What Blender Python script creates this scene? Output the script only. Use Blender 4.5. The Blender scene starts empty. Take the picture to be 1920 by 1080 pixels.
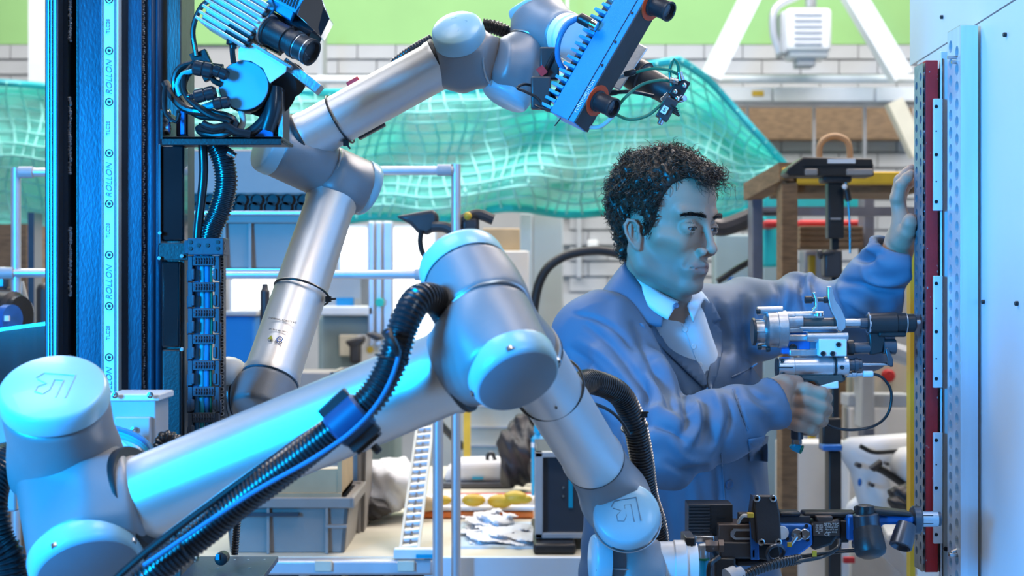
import bpy, bmesh, math, random
import numpy as np
from mathutils import Vector, Matrix
from mathutils.bvhtree import BVHTree
random.seed(7); np.random.seed(7)
SC = bpy.context.scene
COL = SC.collection
F = 3000.0      # focal length in pixels of the 1920 px wide photograph
CZ = 1.5        # camera height
# ---------------------------------------------------------------- camera, world, lights, exposure
cd = bpy.data.cameras.new('camera'); cam = bpy.data.objects.new('camera', cd); COL.objects.link(cam)
cam.location = (0, 0, CZ); cam.rotation_euler = (math.pi/2, 0, 0)
cd.sensor_width = 36; cd.lens = F/1920*36; cd.clip_start = .05; cd.clip_end = 100
cd.dof.use_dof = True; cd.dof.focus_distance = 2.38; cd.dof.aperture_fstop = 6.8
SC.camera = cam
W = bpy.data.worlds.new('world'); SC.world = W; W.use_nodes = True
W.node_tree.nodes['Background'].inputs[0].default_value = (.70, .72, .78, 1)
W.node_tree.nodes['Background'].inputs[1].default_value = .065
def area(name, loc, target, size, energy, color, sy=None):
    l = bpy.data.lights.new(name, 'AREA'); l.energy = energy; l.color = color
    l.shape = 'RECTANGLE'; l.size = size; l.size_y = sy or size
    o = bpy.data.objects.new(name, l); COL.objects.link(o); o.location = loc
    o.rotation_euler = (Vector(target)-Vector(loc)).to_track_quat('-Z', 'Y').to_euler()
    return o
area('blue_stage_light', (-1.9, .15, 1.80), (.1, 2.5, 1.42), .70, 54, (.0, .375, 1.0)).data.spread = math.radians(105)
area('cool_front_light', (1.0, .5, 2.7), (.75, 2.6, 1.45), .5, 5, (.75, .88, 1.0))
area('ceiling_light', (1.6, 4.6, 4.6), (.2, 2.6, 1.3), 1.6, 62, (1.0, .82, .74))
area('ceiling_light', (-1.3, 1.9, 4.4), (.1, 2.4, 1.2), 1.3, 26, (.95, .95, 1.0))
area('ceiling_light', (.75, 1.7, 4.3), (.45, 2.5, 1.3), 1.0, 21, (1.0, .86, .78))
area('ceiling_light', (-1.5, 6.4, 5.2), (-1.0, 7.2, 1.0), 3.2, 190, (1.0, .97, .95))
area('ceiling_light', (2.2, 6.2, 5.2), (2.0, 8.0, 1.5), 3.2, 190, (1.0, .97, .95))
SC.view_settings.view_transform = 'Standard'; SC.view_settings.look = 'None'
SC.view_settings.exposure = 0.42; SC.view_settings.gamma = 1; SC.view_settings.use_curve_mapping = False
SC.cycles.use_denoising = True
SC.cycles.max_bounces = 6; SC.cycles.transparent_max_bounces = 12

# ---------------------------------------------------------------- coordinates
def P(x, y, d): return Vector(((x-960)/F*d, d, CZ-(y-540)/F*d))
def Rp(r, d): return r*d/F
def VD(x, y, v):
    """direction given as (right, up, towards the viewer) seen at photo point x,y -> world"""
    w = -Vector(((x-960)/F, 1, -(y-540)/F)).normalized()
    r = Vector((0, 0, 1)).cross(w).normalized(); u = w.cross(r)
    return (r*v[0]+u*v[1]+w*v[2]).normalized()
def EA(x, y, ang, ratio):
    s = math.sqrt(max(0, 1-ratio*ratio)); a = math.radians(ang)
    return VD(x, y, (math.cos(a)*s, math.sin(a)*s, ratio))
def srgb(r, g, b):
    return tuple((c/255/12.92 if c/255 <= .04045 else ((c/255+.055)/1.055)**2.4) for c in (r, g, b))
# ---------------------------------------------------------------- materials
MATS = {}
def mat(name, col, rough=.5, metal=0., vary=.08, vs=14., bump=0., bs=250., coat=0., trans=0., emit=None, stretch=None, alpha=1., sub=0., rvary=.1, dirt=None):
    m = bpy.data.materials.new(name); m.use_nodes = True; MATS[name] = m
    n = m.node_tree.nodes; l = m.node_tree.links; b = n['Principled BSDF']
    tc = n.new('ShaderNodeTexCoord'); mp = n.new('ShaderNodeMapping'); l.new(tc.outputs['Object'], mp.inputs[0])
    if stretch: mp.inputs['Scale'].default_value = stretch
    nz = n.new('ShaderNodeTexNoise'); nz.inputs['Scale'].default_value = vs; nz.inputs['Detail'].default_value = 5
    l.new(mp.outputs[0], nz.inputs['Vector'])
    rp = n.new('ShaderNodeValToRGB'); c = col
    rp.color_ramp.elements[0].position = .3; rp.color_ramp.elements[1].position = .7
    rp.color_ramp.elements[0].color = tuple(max(0, k*(1-vary)) for k in c)+(1,)
    rp.color_ramp.elements[1].color = tuple(min(1, k*(1+vary)) for k in c)+(1,)
    l.new(nz.outputs['Fac'], rp.inputs[0])
    outc = rp.outputs[0]
    if dirt:   # chips / stains with a shape of their own: (colour, scale, threshold)
        n2 = n.new('ShaderNodeTexNoise'); n2.inputs['Scale'].default_value = dirt[1]; n2.inputs['Detail'].default_value = 8
        l.new(mp.outputs[0], n2.inputs['Vector'])
        r2 = n.new('ShaderNodeValToRGB'); r2.color_ramp.elements[0].position = dirt[2]; r2.color_ramp.elements[1].position = dirt[2]+.04
        l.new(n2.outputs['Fac'], r2.inputs[0])
        mx = n.new('ShaderNodeMix'); mx.data_type = 'RGBA'
        l.new(r2.outputs[0], mx.inputs[0]); l.new(outc, mx.inputs[6]); mx.inputs[7].default_value = tuple(dirt[0])+(1,)
        outc = mx.outputs[2]
    l.new(outc, b.inputs['Base Color'])
    b.inputs['Metallic'].default_value = metal
    mr = n.new('ShaderNodeMapRange'); mr.inputs[3].default_value = max(0.02, rough*(1-rvary)); mr.inputs[4].default_value = min(1, rough*(1+rvary))
    l.new(nz.outputs['Fac'], mr.inputs[0]); l.new(mr.outputs[0], b.inputs['Roughness'])
    b.inputs['Coat Weight'].default_value = coat
    b.inputs['Transmission Weight'].default_value = trans
    b.inputs['Alpha'].default_value = alpha
    if sub: b.inputs['Subsurface Weight'].default_value = sub; b.inputs['Subsurface Radius'].default_value = (.012, .004, .002); b.inputs['Subsurface Scale'].default_value = 1
    if bump:
        nb = n.new('ShaderNodeTexNoise'); nb.inputs['Scale'].default_value = bs; nb.inputs['Detail'].default_value = 4
        l.new(mp.outputs[0], nb.inputs['Vector'])
        bp = n.new('ShaderNodeBump'); bp.inputs['Strength'].default_value = bump; bp.inputs['Distance'].default_value = .002
        l.new(nb.outputs['Fac'], bp.inputs['Height']); l.new(bp.outputs[0], b.inputs['Normal'])
    if emit:
        b.inputs['Emission Color'].default_value = tuple(emit[0])+(1,); b.inputs['Emission Strength'].default_value = emit[1]
    return m
mat('housing', (.27, .28, .30), .38, .2, .05, bump=.12, bs=900)
mat('cap', (.36, .62, .74), .32, 0, .04, bump=.05, bs=700, coat=.15)
mat('cap_grey', (.20, .27, .34), .35, 0, .04, bump=.05, bs=700)
mat('alu_tube', (.78, .77, .76), .40, .85, .06, 5, bump=.06, bs=500)
mat('alu', (.62, .64, .67), .35, 1, .1, bump=.08)
mat('alu_rough', (.5, .52, .55), .42, 1, .18, 40, bump=.25, bs=160)
mat('steel', (.55, .56, .58), .25, 1, .08)
mat('chrome', (.8, .8, .8), .12, 1, .03)
mat('rubber', (.018, .019, .022), .45, 0, .2, bump=.1)
mat('hose', (.02, .021, .025), .28, 0, .2, coat=.25)
mat('black_metal', (.022, .022, .024), .38, .1, .2, bump=.15)
mat('black_gloss', (.012, .012, .014), .15, 0, .1, coat=.6)
mat('black_paint', (.05, .047, .05), .42, .2, .15, bump=.1)
mat('column_steel', (.032, .055, .095), .33, .3, .3, 5, bump=.12, bs=140, stretch=(2, 2, .8), rvary=.25)
mat('column_side', (.075, .08, .075), .45, .3, .35, 9, bump=.3, bs=90, stretch=(4, 4, .8))
mat('gap_dark', (.01, .012, .015), .5)
mat('weld', (.30, .32, .36), .32, .8, .3, 60, bump=.6, bs=200)
mat('rail', (.82, .92, .94), .3, .1, .03)
mat('rail_ink', (.16, .25, .28), .5)
mat('anod_dark', (.10, .11, .13), .3, .7, .1)
mat('blue_anod', (.05, .42, .75), .33, .25, .06, bump=.06, bs=800)
mat('blue_sensor', (.02, .30, .62), .4, .3, .06, bump=.25, bs=1500)
mat('blue_disc', (.22, .55, .75), .32, .35, .05)
mat('fin_white', (.74, .78, .80), .3, .6, .05)
mat('white_plastic', (.80, .81, .82), .4, 0, .03)
mat('white_gloss', (.86, .86, .87), .25, 0, .02, coat=.3)
mat('grey_box', (.45, .47, .50), .45, 0, .05)
mat('red_paint', (.52, .022, .026), .55, 0, .12, 30, bump=.25, bs=200, dirt=((.62, .55, .52), 40, .66))
mat('clamp_navy', (.012, .07, .17), .4, .1, .1)
mat('perf', (.40, .44, .50), .38, .7, .2, 40, bump=.3, bs=120)
mat('panel_white', (.74, .82, .90), .38, .1, .02, 4, bump=.03, bs=60)
mat('panel_alu', (.66, .78, .88), .32, .35, .08, 8, stretch=(6, 6, .4), bump=.05)
mat('red_ring', (.80, .09, .02), .45, 0, .1)
mat('lens_glass', (.01, .012, .02), .08, 0, .05, coat=1)
mat('cable_teal', (.02, .42, .48), .4, 0, .05)
mat('cable_blue', (.03, .20, .42), .4, 0, .05)
mat('cable_green', (.01, .17, .09), .38, 0, .2)
mat('cable_black', (.012, .013, .015), .36, 0, .1, coat=.2)
mat('cable_white', (.55, .55, .52), .45)
mat('chain', (.035, .05, .075), .42, 0, .15, bump=.1)
mat('yellow', (.62, .40, .03), .45, 0, .1)
mat('orange', (.85, .20, .03), .5, 0, .2)
mat('ptfe_blue', (.0, .35, .60), .35)
mat('tool_blue', (.03, .16, .48), .35, .25, .2, 20)
mat('tool_brown', (.10, .075, .065), .4, .3, .2, 30)
mat('label_ink', (.75, .75, .73), .5)
mat('label_dark', (.05, .05, .05), .5)
mat('bin_grey', (.31, .285, .265), .5, 0, .06, bump=.05)
mat('cardboard', (.50, .38, .23), .7, 0, .1)
mat('blue_cabinet', (.01, .18, .55), .45, 0, .05)
mat('floor_grey', (.30, .31, .32), .45, 0, .15, 1.5, bump=.1, bs=30)
mat('wall_green', (.27, .50, .19), .7, 0, .06, 2, bump=.1, bs=20)
mat('wall_grey', (.40, .40, .41), .75, 0, .08, 3, bump=.2, bs=30)
mat('block', (.46, .47, .49), .75, 0, .10, 3, bump=.3, bs=40)
mat('ceiling_white', (.6, .62, .64), .7, 0, .03)
mat('beam_white', (.80, .83, .87), .45, 0, .03)
mat('glass_lit', (.8, .9, 1), .2, emit=((1.0, .98, .92), 1.6))
mat('frame_alu', (.66, .68, .74), .38, .55, .05)
mat('machine_green', (.30, .39, .40), .5, 0, .05)
mat('cream', (.68, .64, .52), .6, 0, .05)
mat('brown_old', (.22, .14, .08), .65, 0, .3, 20, bump=.3, bs=80, stretch=(1, 1, 5))
mat('grey_post', (.17, .18, .23), .55, .1, .15)
mat('yellow_bar', (.75, .47, .03), .5, 0, .15)
mat('teal_bin', (.02, .55, .52), .5, 0, .05)
mat('cloth_white', (.76, .77, .80), .8, 0, .04)
mat('net_rope', (.30, .74, .68), .8, 0, .1)
mat('bag_black', (.03, .028, .03), .55, 0, .3)
mat('hoop', (.42, .26, .14), .6)
mat('monitor', (.05, .06, .08), .2)
mat('shirt', (.66, .76, .84), .75, 0, .03, bump=.1, bs=700)
mat('coat', (.100, .158, .240), .62, 0, .06, 10, bump=.18, bs=1400)
mat('button', (.06, .10, .18), .3)
mat('eye_white', (.36, .36, .36), .2, coat=.6)
mat('iris', (.07, .035, .015), .15, coat=1)
mat('brow_hair', (.012, .008, .006), .5)
mat('dark_glass', (.04, .045, .05), .12, 0, .1, trans=.35, alpha=.86)

# ---------------------------------------------------------------- objects
WL = {}
def wl(o): return WL.get(o.name, Vector((0, 0, 0))) if o else Vector((0, 0, 0))
def tag(o, label=None, cat=None, group=None, kind=None):
    if label: o['label'] = label
    if cat: o['category'] = cat
    if group: o['group'] = group
    if kind: o['kind'] = kind
    return o
def thing(name, label, cat, loc, group=None):
    o = bpy.data.objects.new(name, None); COL.objects.link(o); o.empty_display_size = .05
    loc = Vector(loc); o.location = loc; WL[o.name] = loc
    return tag(o, label, cat, group)
def link(name, me, mt, parent=None, pos=None):
    """me holds world coordinates; the object's origin goes to the middle of the mesh"""
    if pos is None:
        co = np.empty(len(me.vertices)*3, np.float32); me.vertices.foreach_get('co', co); co = co.reshape(-1, 3)
        pos = (co.min(0)+co.max(0))/2
        me.vertices.foreach_set('co', (co-pos).ravel()); pos = Vector([float(v) for v in pos])
    if mt: me.materials.append(MATS[mt])
    o = bpy.data.objects.new(name, me); COL.objects.link(o)
    WL[o.name] = Vector(pos)
    if parent: o.parent = parent; o.location = Vector(pos)-wl(parent)
    else: o.location = pos
    return o
def copy_tree(o, delta, parent=None):
    c = o.copy(); COL.objects.link(c)
    WL[c.name] = wl(o)+(Vector(delta) if parent is None else (wl(parent)-wl(o.parent)))
    if parent is None: c.location = o.location+Vector(delta)
    else: c.parent = parent
    for ch in list(o.children): copy_tree(ch, delta, c)
    return c
def again(o, delta, parent=None, label=None):
    """another instance of the same single mesh, moved by delta"""
    c = o.copy(); COL.objects.link(c); c.location = o.location+Vector(delta); WL[c.name] = wl(o)+Vector(delta)
    if label: c['label'] = label
    return c
def catmull(pts, step=None, n=8):
    pts = [Vector(p) for p in pts]
    if len(pts) < 3: return pts
    q = [pts[0]*2-pts[1]]+pts+[pts[-1]*2-pts[-2]]; out = []
    for i in range(1, len(q)-2):
        a, b, c, d = q[i-1], q[i], q[i+1], q[i+2]
        k = n if step is None else max(2, int((c-b).length/step))
        for j in range(k):
            t = j/k
            out.append(.5*((2*b)+(c-a)*t+(2*a-5*b+4*c-d)*t*t+(3*b-a-3*c+d)*t**3))
    out.append(pts[-1]); return out
class M:
    def __init__(s): s.v = []; s.f = []
    def quad_grid(s, rings, close=True):
        """rings: list of equal-length rings of points"""
        b = len(s.v); n = len(rings[0])
        for r in rings: s.v += [tuple(p) for p in r]
        for i in range(len(rings)-1):
            for j in range(n if close else n-1):
                k = (j+1) % n
                s.f.append((b+i*n+j, b+i*n+k, b+(i+1)*n+k, b+(i+1)*n+j))
        return b, n
    def lathe(s, p, ax, prof, n=40, cap=True):
        p = Vector(p); ax = Vector(ax).normalized()
        e = ax.orthogonal().normalized(); g = ax.cross(e)
        rings = [[p+ax*t+(e*math.cos(2*math.pi*j/n)+g*math.sin(2*math.pi*j/n))*max(r, 1e-5) for j in range(n)] for t, r in prof]
        b, _ = s.quad_grid(rings)
        if cap:
            s.f.append(tuple(b+j for j in range(n))[::-1]); L = b+(len(prof)-1)*n
            s.f.append(tuple(L+j for j in range(n)))
        return s
    def cyl(s, a, b, r, r2=None, n=28, ch=0.):
        a, b = Vector(a), Vector(b); L = (b-a).length; r2 = r if r2 is None else r2
        pr = [(0, r-ch), (ch, r), (L-ch, r2), (L, r2-ch)] if ch else [(0, r), (L, r2)]
        return s.lathe(a, b-a, pr, n)
    def ring(s, c, ax, R, r, n=40, m=8):
        """torus"""
        c = Vector(c); ax = Vector(ax).normalized(); e = ax.orthogonal().normalized(); g = ax.cross(e)
        rings = []
        for i in range(n+1):
            t = 2*math.pi*i/n; o = e*math.cos(t)+g*math.sin(t)
            rings.append([c+o*(R+r*math.cos(2*math.pi*j/m))+ax*(r*math.sin(2*math.pi*j/m)) for j in range(m)])
        s.quad_grid(rings); return s
    def box(s, c, size, ax=None):
        c = Vector(c); X, Y, Z = ax or (Vector((1, 0, 0)), Vector((0, 1, 0)), Vector((0, 0, 1)))
        b = len(s.v)
        for k in (-.5, .5):
            for j in (-.5, .5):
                for i in (-.5, .5): s.v.append(tuple(c+X*(i*size[0])+Y*(j*size[1])+Z*(k*size[2])))
        for q in ((0, 2, 3, 1), (4, 5, 7, 6), (0, 1, 5, 4), (2, 6, 7, 3), (0, 4, 6, 2), (1, 3, 7, 5)): s.f.append(tuple(b+i for i in q))
        return s
    def bb(s, lo, hi):
        return s.box([(a+b)/2 for a, b in zip(lo, hi)], [b-a for a, b in zip(lo, hi)])
    def pbox(s, x0, y0, x1, y1, d, th):
        """axis-aligned box whose front face covers the photo rectangle at depth d"""
        a, b = P(x0, y1, d), P(x1, y0, d)
        return s.bb((min(a.x, b.x), d, a.z), (max(a.x, b.x), d+th, b.z))
    def bar(s, a, b, w, h, up=(0, 0, 1)):
        a, b = Vector(a), Vector(b); X = (b-a).normalized(); Y = Vector(up).cross(X).normalized(); Z = X.cross(Y)
        return s.box((a+b)/2, ((b-a).length, w, h), (X, Y, Z))
    def prism(s, pts, vec):
        """polygon pts extruded by vec"""
        n = len(pts); b = len(s.v); vec = Vector(vec)
        s.v += [tuple(Vector(p)) for p in pts]+[tuple(Vector(p)+vec) for p in pts]
        s.f.append(tuple(range(b, b+n))); s.f.append(tuple(range(b+2*n-1, b+n-1, -1)))
        for i in range(n): j = (i+1) % n; s.f.append((b+i, b+n+i, b+n+j, b+j))
        return s
    def pprism(s, xy, d, th):
        return s.prism([P(x, y, d) for x, y in xy], (0, th, 0))
    def tube(s, pts, r, n=10, smooth=True, step=None, corr=0., pitch=.006, k=8):
        pts = catmull(pts, step if not corr else pitch/4, k) if smooth else [Vector(p) for p in pts]
        N = len(pts); rings = []; e = None
        for i, p in enumerate(pts):
            t = (pts[min(i+1, N-1)]-pts[max(i-1, 0)]).normalized()
            e = t.orthogonal().normalized() if e is None else (e-t*e.dot(t)).normalized()
            g = t.cross(e)
            rr = r[min(len(r)-1, int(i*len(r)/N))] if isinstance(r, (list, tuple)) else r
            if callable(r): rr = r(i/(N-1))
            if corr: rr *= (1, 1, 1-corr, 1-corr)[i % 4]
            rings.append([p+(e*math.cos(2*math.pi*j/n)+g*math.sin(2*math.pi*j/n))*rr for j in range(n)])
        b, _ = s.quad_grid(rings)
        s.f.append(tuple(b+j for j in range(n))[::-1]); L = b+(N-1)*n; s.f.append(tuple(L+j for j in range(n)))
        return s
    def ball(s, c, r, n=16, sc=(1, 1, 1)):
        c = Vector(c); rings = []
        for i in range(n//2+1):
            t = math.pi*i/(n//2)
            rings.append([c+Vector((math.sin(t)*math.cos(2*math.pi*j/n)*r*sc[0]+1e-6*math.cos(j), math.sin(t)*math.sin(2*math.pi*j/n)*r*sc[1]+1e-6*math.sin(j), math.cos(t)*r*sc[2])) for j in range(n)])
        s.quad_grid(rings); return s
    def hexbolt(s, c, ax, r, h):
        s.lathe(c, ax, [(0, r), (h*.8, r), (h, r*.85)], 6); return s
    def obj(s, name, mt, parent=None, bevel=0, seg=2, angle=35, smooth=True, label=None, kind=None):
        me = bpy.data.meshes.new(name); me.from_pydata(s.v, [], s.f); me.validate()
        bm = bmesh.new(); bm.from_mesh(me); bmesh.ops.recalc_face_normals(bm, faces=bm.faces); bm.to_mesh(me); bm.free()
        if smooth:
            me.shade_smooth()
            me.set_sharp_from_angle(angle=math.radians(angle))
        o = link(name, me, mt, parent)
        if bevel:
            md = o.modifiers.new('bevel', 'BEVEL'); md.width = bevel; md.segments = seg; md.limit_method = 'ANGLE'; md.angle_limit = math.radians(40)
            md.harden_normals = False
        if label: o['label'] = label
        if kind: o['kind'] = kind
        return o
def text(s, name, mt, parent, loc, xdir, up, size, align='CENTER', depth=.0003, shear=0., label=None):
    c = bpy.data.curves.new(name, 'FONT'); c.body = s; c.size = size; c.extrude = depth; c.align_x = align; c.align_y = 'CENTER'; c.shear = shear
    c.resolution_u = 3
    o = bpy.data.objects.new('tmp', c); COL.objects.link(o)
    dg = bpy.context.evaluated_depsgraph_get(); me = bpy.data.meshes.new_from_object(o.evaluated_get(dg))
    bpy.data.objects.remove(o); me.name = name; me.materials.clear()
    X = Vector(xdir).normalized(); Y = Vector(up); Y = (Y-X*Y.dot(X)).normalized(); Z = X.cross(Y)
    mt4 = Matrix((( X.x, Y.x, Z.x, loc[0]), (X.y, Y.y, Z.y, loc[1]), (X.z, Y.z, Z.z, loc[2]), (0, 0, 0, 1)))
    me.transform(mt4)
    o = link(name, me, mt, parent)
    if label: o['label'] = label
    return o

# ---------------------------------------------------------------- distance fields -> one continuous mesh
def smin(a, b, k):
    if k <= 0: return np.minimum(a, b)
    h = np.maximum(k-np.abs(a-b), 0)/k
    return np.minimum(a, b)-h*h*k*.25
def smax(a, b, k): return -smin(-a, -b, k)
def s_caps(X, a, b, r0, r1=None):
    a = np.array(a, np.float32); b = np.array(b, np.float32); r1 = r0 if r1 is None else r1
    ba = b-a; pa = X-a; h = np.clip(pa@ba/max(ba@ba, 1e-12), 0, 1)
    return np.linalg.norm(pa-h[:, None]*ba, axis=1)-(r0+(r1-r0)*h)
def s_ell(X, c, r, R=None):
    q = X-np.array(c, np.float32)
    if R is not None: q = q@np.array(R, np.float32)
    r = np.array(r, np.float32); k0 = np.linalg.norm(q/r, axis=1); k1 = np.linalg.norm(q/(r*r), axis=1)
    return k0*(k0-1)/np.maximum(k1, 1e-9)
def s_cyl(X, a, b, r, rd=0.):
    a = np.array(a, np.float32); b = np.array(b, np.float32); ba = b-a; L = np.linalg.norm(ba); ba = ba/L
    pa = X-a; t = pa@ba; rad = np.linalg.norm(pa-t[:, None]*ba, axis=1)
    dx = rad-(r-rd); dy = np.abs(t-L/2)-(L/2-rd)
    return np.minimum(np.maximum(dx, dy), 0)+np.sqrt(np.maximum(dx, 0)**2+np.maximum(dy, 0)**2)-rd
def s_box(X, c, h, R=None, rd=0.):
    q = X-np.array(c, np.float32)
    if R is not None: q = q@np.array(R, np.float32)
    q = np.abs(q)-(np.array(h, np.float32)-rd)
    return np.linalg.norm(np.maximum(q, 0), axis=1)+np.minimum(q.max(1), 0)-rd
def sdf_mesh(fn, lo, hi, h, name, newton=2):
    lo = np.array(lo, np.float32); hi = np.array(hi, np.float32); n = np.ceil((hi-lo)/h).astype(int)+1
    xs = [lo[i]+np.arange(n[i], dtype=np.float32)*h for i in range(3)]
    V = np.empty(n, np.float32); yy, zz = np.meshgrid(xs[1], xs[2], indexing='ij')
    # coarse pass decides which slabs of the fine grid are evaluated at all
    cs = 4; cn = [np.arange(0, n[i]+cs, cs) for i in range(3)]
    CX = np.stack(np.meshgrid(*[lo[i]+cn[i].astype(np.float32)*h for i in range(3)], indexing='ij'), -1)
    C = fn(CX.reshape(-1, 3)).reshape(CX.shape[:3])
    V[:] = np.repeat(np.repeat(np.repeat(C, cs, 0), cs, 1), cs, 2)[cs//2:, cs//2:, cs//2:][:n[0], :n[1], :n[2]]
    near = np.abs(V) < h*cs*1.9
    idx = np.argwhere(near)
    for s in range(0, len(idx), 400000):
        ii = idx[s:s+400000]; X = lo+ii.astype(np.float32)*h
        V[ii[:, 0], ii[:, 1], ii[:, 2]] = fn(X)
    S = V < 0
    cells = np.zeros(np.array(n)-1, bool); ctmp = None
    acc = np.zeros(tuple(np.array(n)-1)+(3,), np.float32); cnt = np.zeros(np.array(n)-1, np.float32)
    for ax in range(3):
        A = [slice(None)]*3; B = [slice(None)]*3; A[ax] = slice(0, -1); B[ax] = slice(1, None)
        va, vb = V[tuple(A)], V[tuple(B)]; cr = S[tuple(A)] != S[tuple(B)]
        t = np.where(cr, va/np.where(cr, va-vb, 1), 0)
        o = [i for i in range(3) if i != ax]
        for p in (0, 1):
            for q in (0, 1):
                sl = [slice(None)]*3; sl[o[0]] = slice(p, n[o[0]]-1+p); sl[o[1]] = slice(q, n[o[1]]-1+q)
                c = cr[tuple(sl)]; tt = t[tuple(sl)]
                cnt += c; acc[..., ax] += tt; acc[..., o[0]] += c*p; acc[..., o[1]] += c*q
    act = cnt > 0; vid = -np.ones(act.shape, np.int64); vi = np.argwhere(act); vid[act] = np.arange(len(vi))
    verts = lo+(vi+acc[act]/cnt[act][:, None])*h
    faces = []
    for ax in range(3):
        A = [slice(None)]*3; B = [slice(None)]*3; A[ax] = slice(0, -1); B[ax] = slice(1, None)
        sa, sb = S[tuple(A)], S[tuple(B)]; e = np.argwhere(sa != sb)
        o = [i for i in range(3) if i != ax]
        ok = (e[:, o[0]] > 0) & (e[:, o[1]] > 0) & (e[:, o[0]] < n[o[0]]-1) & (e[:, o[1]] < n[o[1]]-1); e = e[ok]
        flip = sa[e[:, 0], e[:, 1], e[:, 2]]
        q = []
        for p, r in ((0, 0), (1, 0), (1, 1), (0, 1)):
            c = e.copy(); c[:, o[0]] -= p; c[:, o[1]] -= r; q.append(vid[c[:, 0], c[:, 1], c[:, 2]])
        q = np.stack(q, 1)
        if ax == 1: flip = ~flip
        q[~flip] = q[~flip][:, ::-1]; faces.append(q)
    faces = np.concatenate(faces)
    for _ in range(newton):
        e = h*.3; f0 = fn(verts)
        g = np.stack([fn(verts+np.eye(3, dtype=np.float32)[i]*e)-f0 for i in range(3)], 1)/e
        gl = np.maximum(np.linalg.norm(g, axis=1), .3)
        verts = verts-np.clip(f0/gl, -h, h)[:, None]*g/gl[:, None]
    verts = verts.astype(np.float32)
    me = bpy.data.meshes.new(name)
    me.vertices.add(len(verts)); me.vertices.foreach_set('co', verts.ravel())
    me.loops.add(len(faces)*4); me.loops.foreach_set('vertex_index', faces.ravel().astype(np.int32))
    me.polygons.add(len(faces)); me.polygons.foreach_set('loop_start', np.arange(0, len(faces)*4, 4, dtype=np.int32))
    me.update(calc_edges=True); me.shade_smooth()
    return me
# ================================================================ hall shell
def struct(name, mt, m, **k): return tag(m.obj(name, mt, **k), kind='structure')
BY = 9.0
floor = struct('floor', 'floor_grey', M().bb((-6, -3, -.1), (6, BY, 0)))
# back wall: painted green panels above, grey concrete blocks below
wz = P(0, 84, BY).z
wall = struct('wall_back', 'wall_grey', M().bb((-6, BY, 0), (6, BY+.2, wz)))
up_ = M().bb((-6, BY-.02, wz), (6, BY+.2, 5.6)).obj('green_panel', 'wall_green', wall)
struct('wall_left', 'wall_grey', M().bb((-6.2, -3, 0), (-6, BY+.2, 5.6)))
struct('wall_right', 'wall_grey', M().bb((6, -3, 0), (6.2, BY+.2, 5.6)))
struct('ceiling', 'ceiling_white', M().bb((-6.2, -3, 5.6), (6.2, BY+.2, 5.7)))
bw, bh = 72/F*BY, 29/F*BY
blk = M().bb((0, BY-.03, wz-bh+.006), (bw-.006, BY+.001, wz-.006)).obj('concrete_block', 'block', wall, smooth=False)
b0 = Vector(wl(blk)); nblk = 0
for r in range(22):
    for c in range(-16, 17):
        x = c*bw+(bw/2 if r % 2 else 0); px = 960+x/BY*F
        if r < 3: ok = 560 < px < 1740 or -60 < px < 90
        else: ok = 1000 < px < 1740
        if not ok: continue
        o = blk.copy(); COL.objects.link(o); o.location = blk.location+Vector((x-0, random.uniform(-.004, .004), -r*bh)); o.parent = wall; nblk += 1
bpy.data.objects.remove(blk)
# steel structure in front of the wall
D8 = 8.2
def px_tube(x0, y0, x1, y1, d, rpx, mt, name, par=None, d2=None, n=16):
    return M().tube([P(x0, y0, d), P(x1, y1, d2 or d)], Rp(rpx, d), n, smooth=False).obj(name, mt, par)
pp = px_tube(560, 150, 1790, 148, D8, 8, 'beam_white', 'ceiling_pipe'); tag(pp, 'long pale horizontal pipe crossing in front of the block wall', 'pipe')
ct = thing('cable_tray', 'white cable tray of long panels below the pale pipe on the back wall', 'cable tray', P(1500, 180, D8))
for i, (a, b) in enumerate(((1325, 1448), (1450, 1640), (1642, 1790))): M().pbox(a, 163, b, 190, D8, .12).obj('tray_panel', 'beam_white', ct, bevel=.006)
M().pbox(1325, 190, 1790, 198, D8+.02, .10).obj('tray_lip', 'alu', ct)
M().pbox(1410, 170, 1432, 180, D8-.004, .004).obj('yellow_label', 'yellow', ct)
for x in (1330, 1400, 1525, 1620):
    M().pbox(x, 190, x+4, 330, D8+.1, .03).obj('drop_pipe', 'frame_alu', ct)
br = thing('truss_brace', 'white diagonal roof brace left of the hanging heater', 'brace', P(1375, 70, 8)); M().bar(P(1424, -40, 8), P(1332, 145, 8), .10, .11, (0, 1, 0)).obj('brace_beam', 'beam_white', br)
br = thing('truss_brace', 'white diagonal roof brace right of the hanging heater', 'brace', P(1640, 70, 8)); M().bar(P(1580, -40, 8), P(1690, 145, 8), .10, .11, (0, 1, 0)).obj('brace_beam', 'beam_white', br)
M().bar(P(1675, 190, 8), P(1722, 290, 8), .08, .09, (0, 1, 0)).obj('brace_foot', 'cream', br)
hp_ = thing('wall_heater', 'grey hanging unit heater between two white diagonal braces', 'heater', P(1515, 120, 7.9))
M().pbox(1475, 14, 1560, 96, 7.9, .22).obj('heater_body', 'white_plastic', hp_, bevel=.02)
M().pbox(1480, 92, 1556, 108, 7.92, .18).obj('heater_hood', 'white_plastic', hp_, bevel=.02)
M().pbox(1466, 20, 1478, 100, 7.92, .2).obj('heater_side', 'grey_box', hp_, bevel=.01)
M().pbox(1494, 106, 1530, 124, 7.95, .12).obj('heater_outlet', 'grey_box', hp_, bevel=.01)
for i in range(6): M().pbox(1490, 24+i*11, 1542, 28+i*11, 7.89, .02).obj('heater_slat', 'frame_alu', hp_)
M().tube([P(1520, 14, 8), P(1520, -20, 8)], .03, 10, smooth=False).obj('heater_hanger', 'alu', hp_)
M().tube([P(1462, 100, 8), P(1450, 60, 8), P(1455, 15, 8), P(1500, -10, 8)], .02, 10).obj('heater_pipe', 'frame_alu', hp_)
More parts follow.
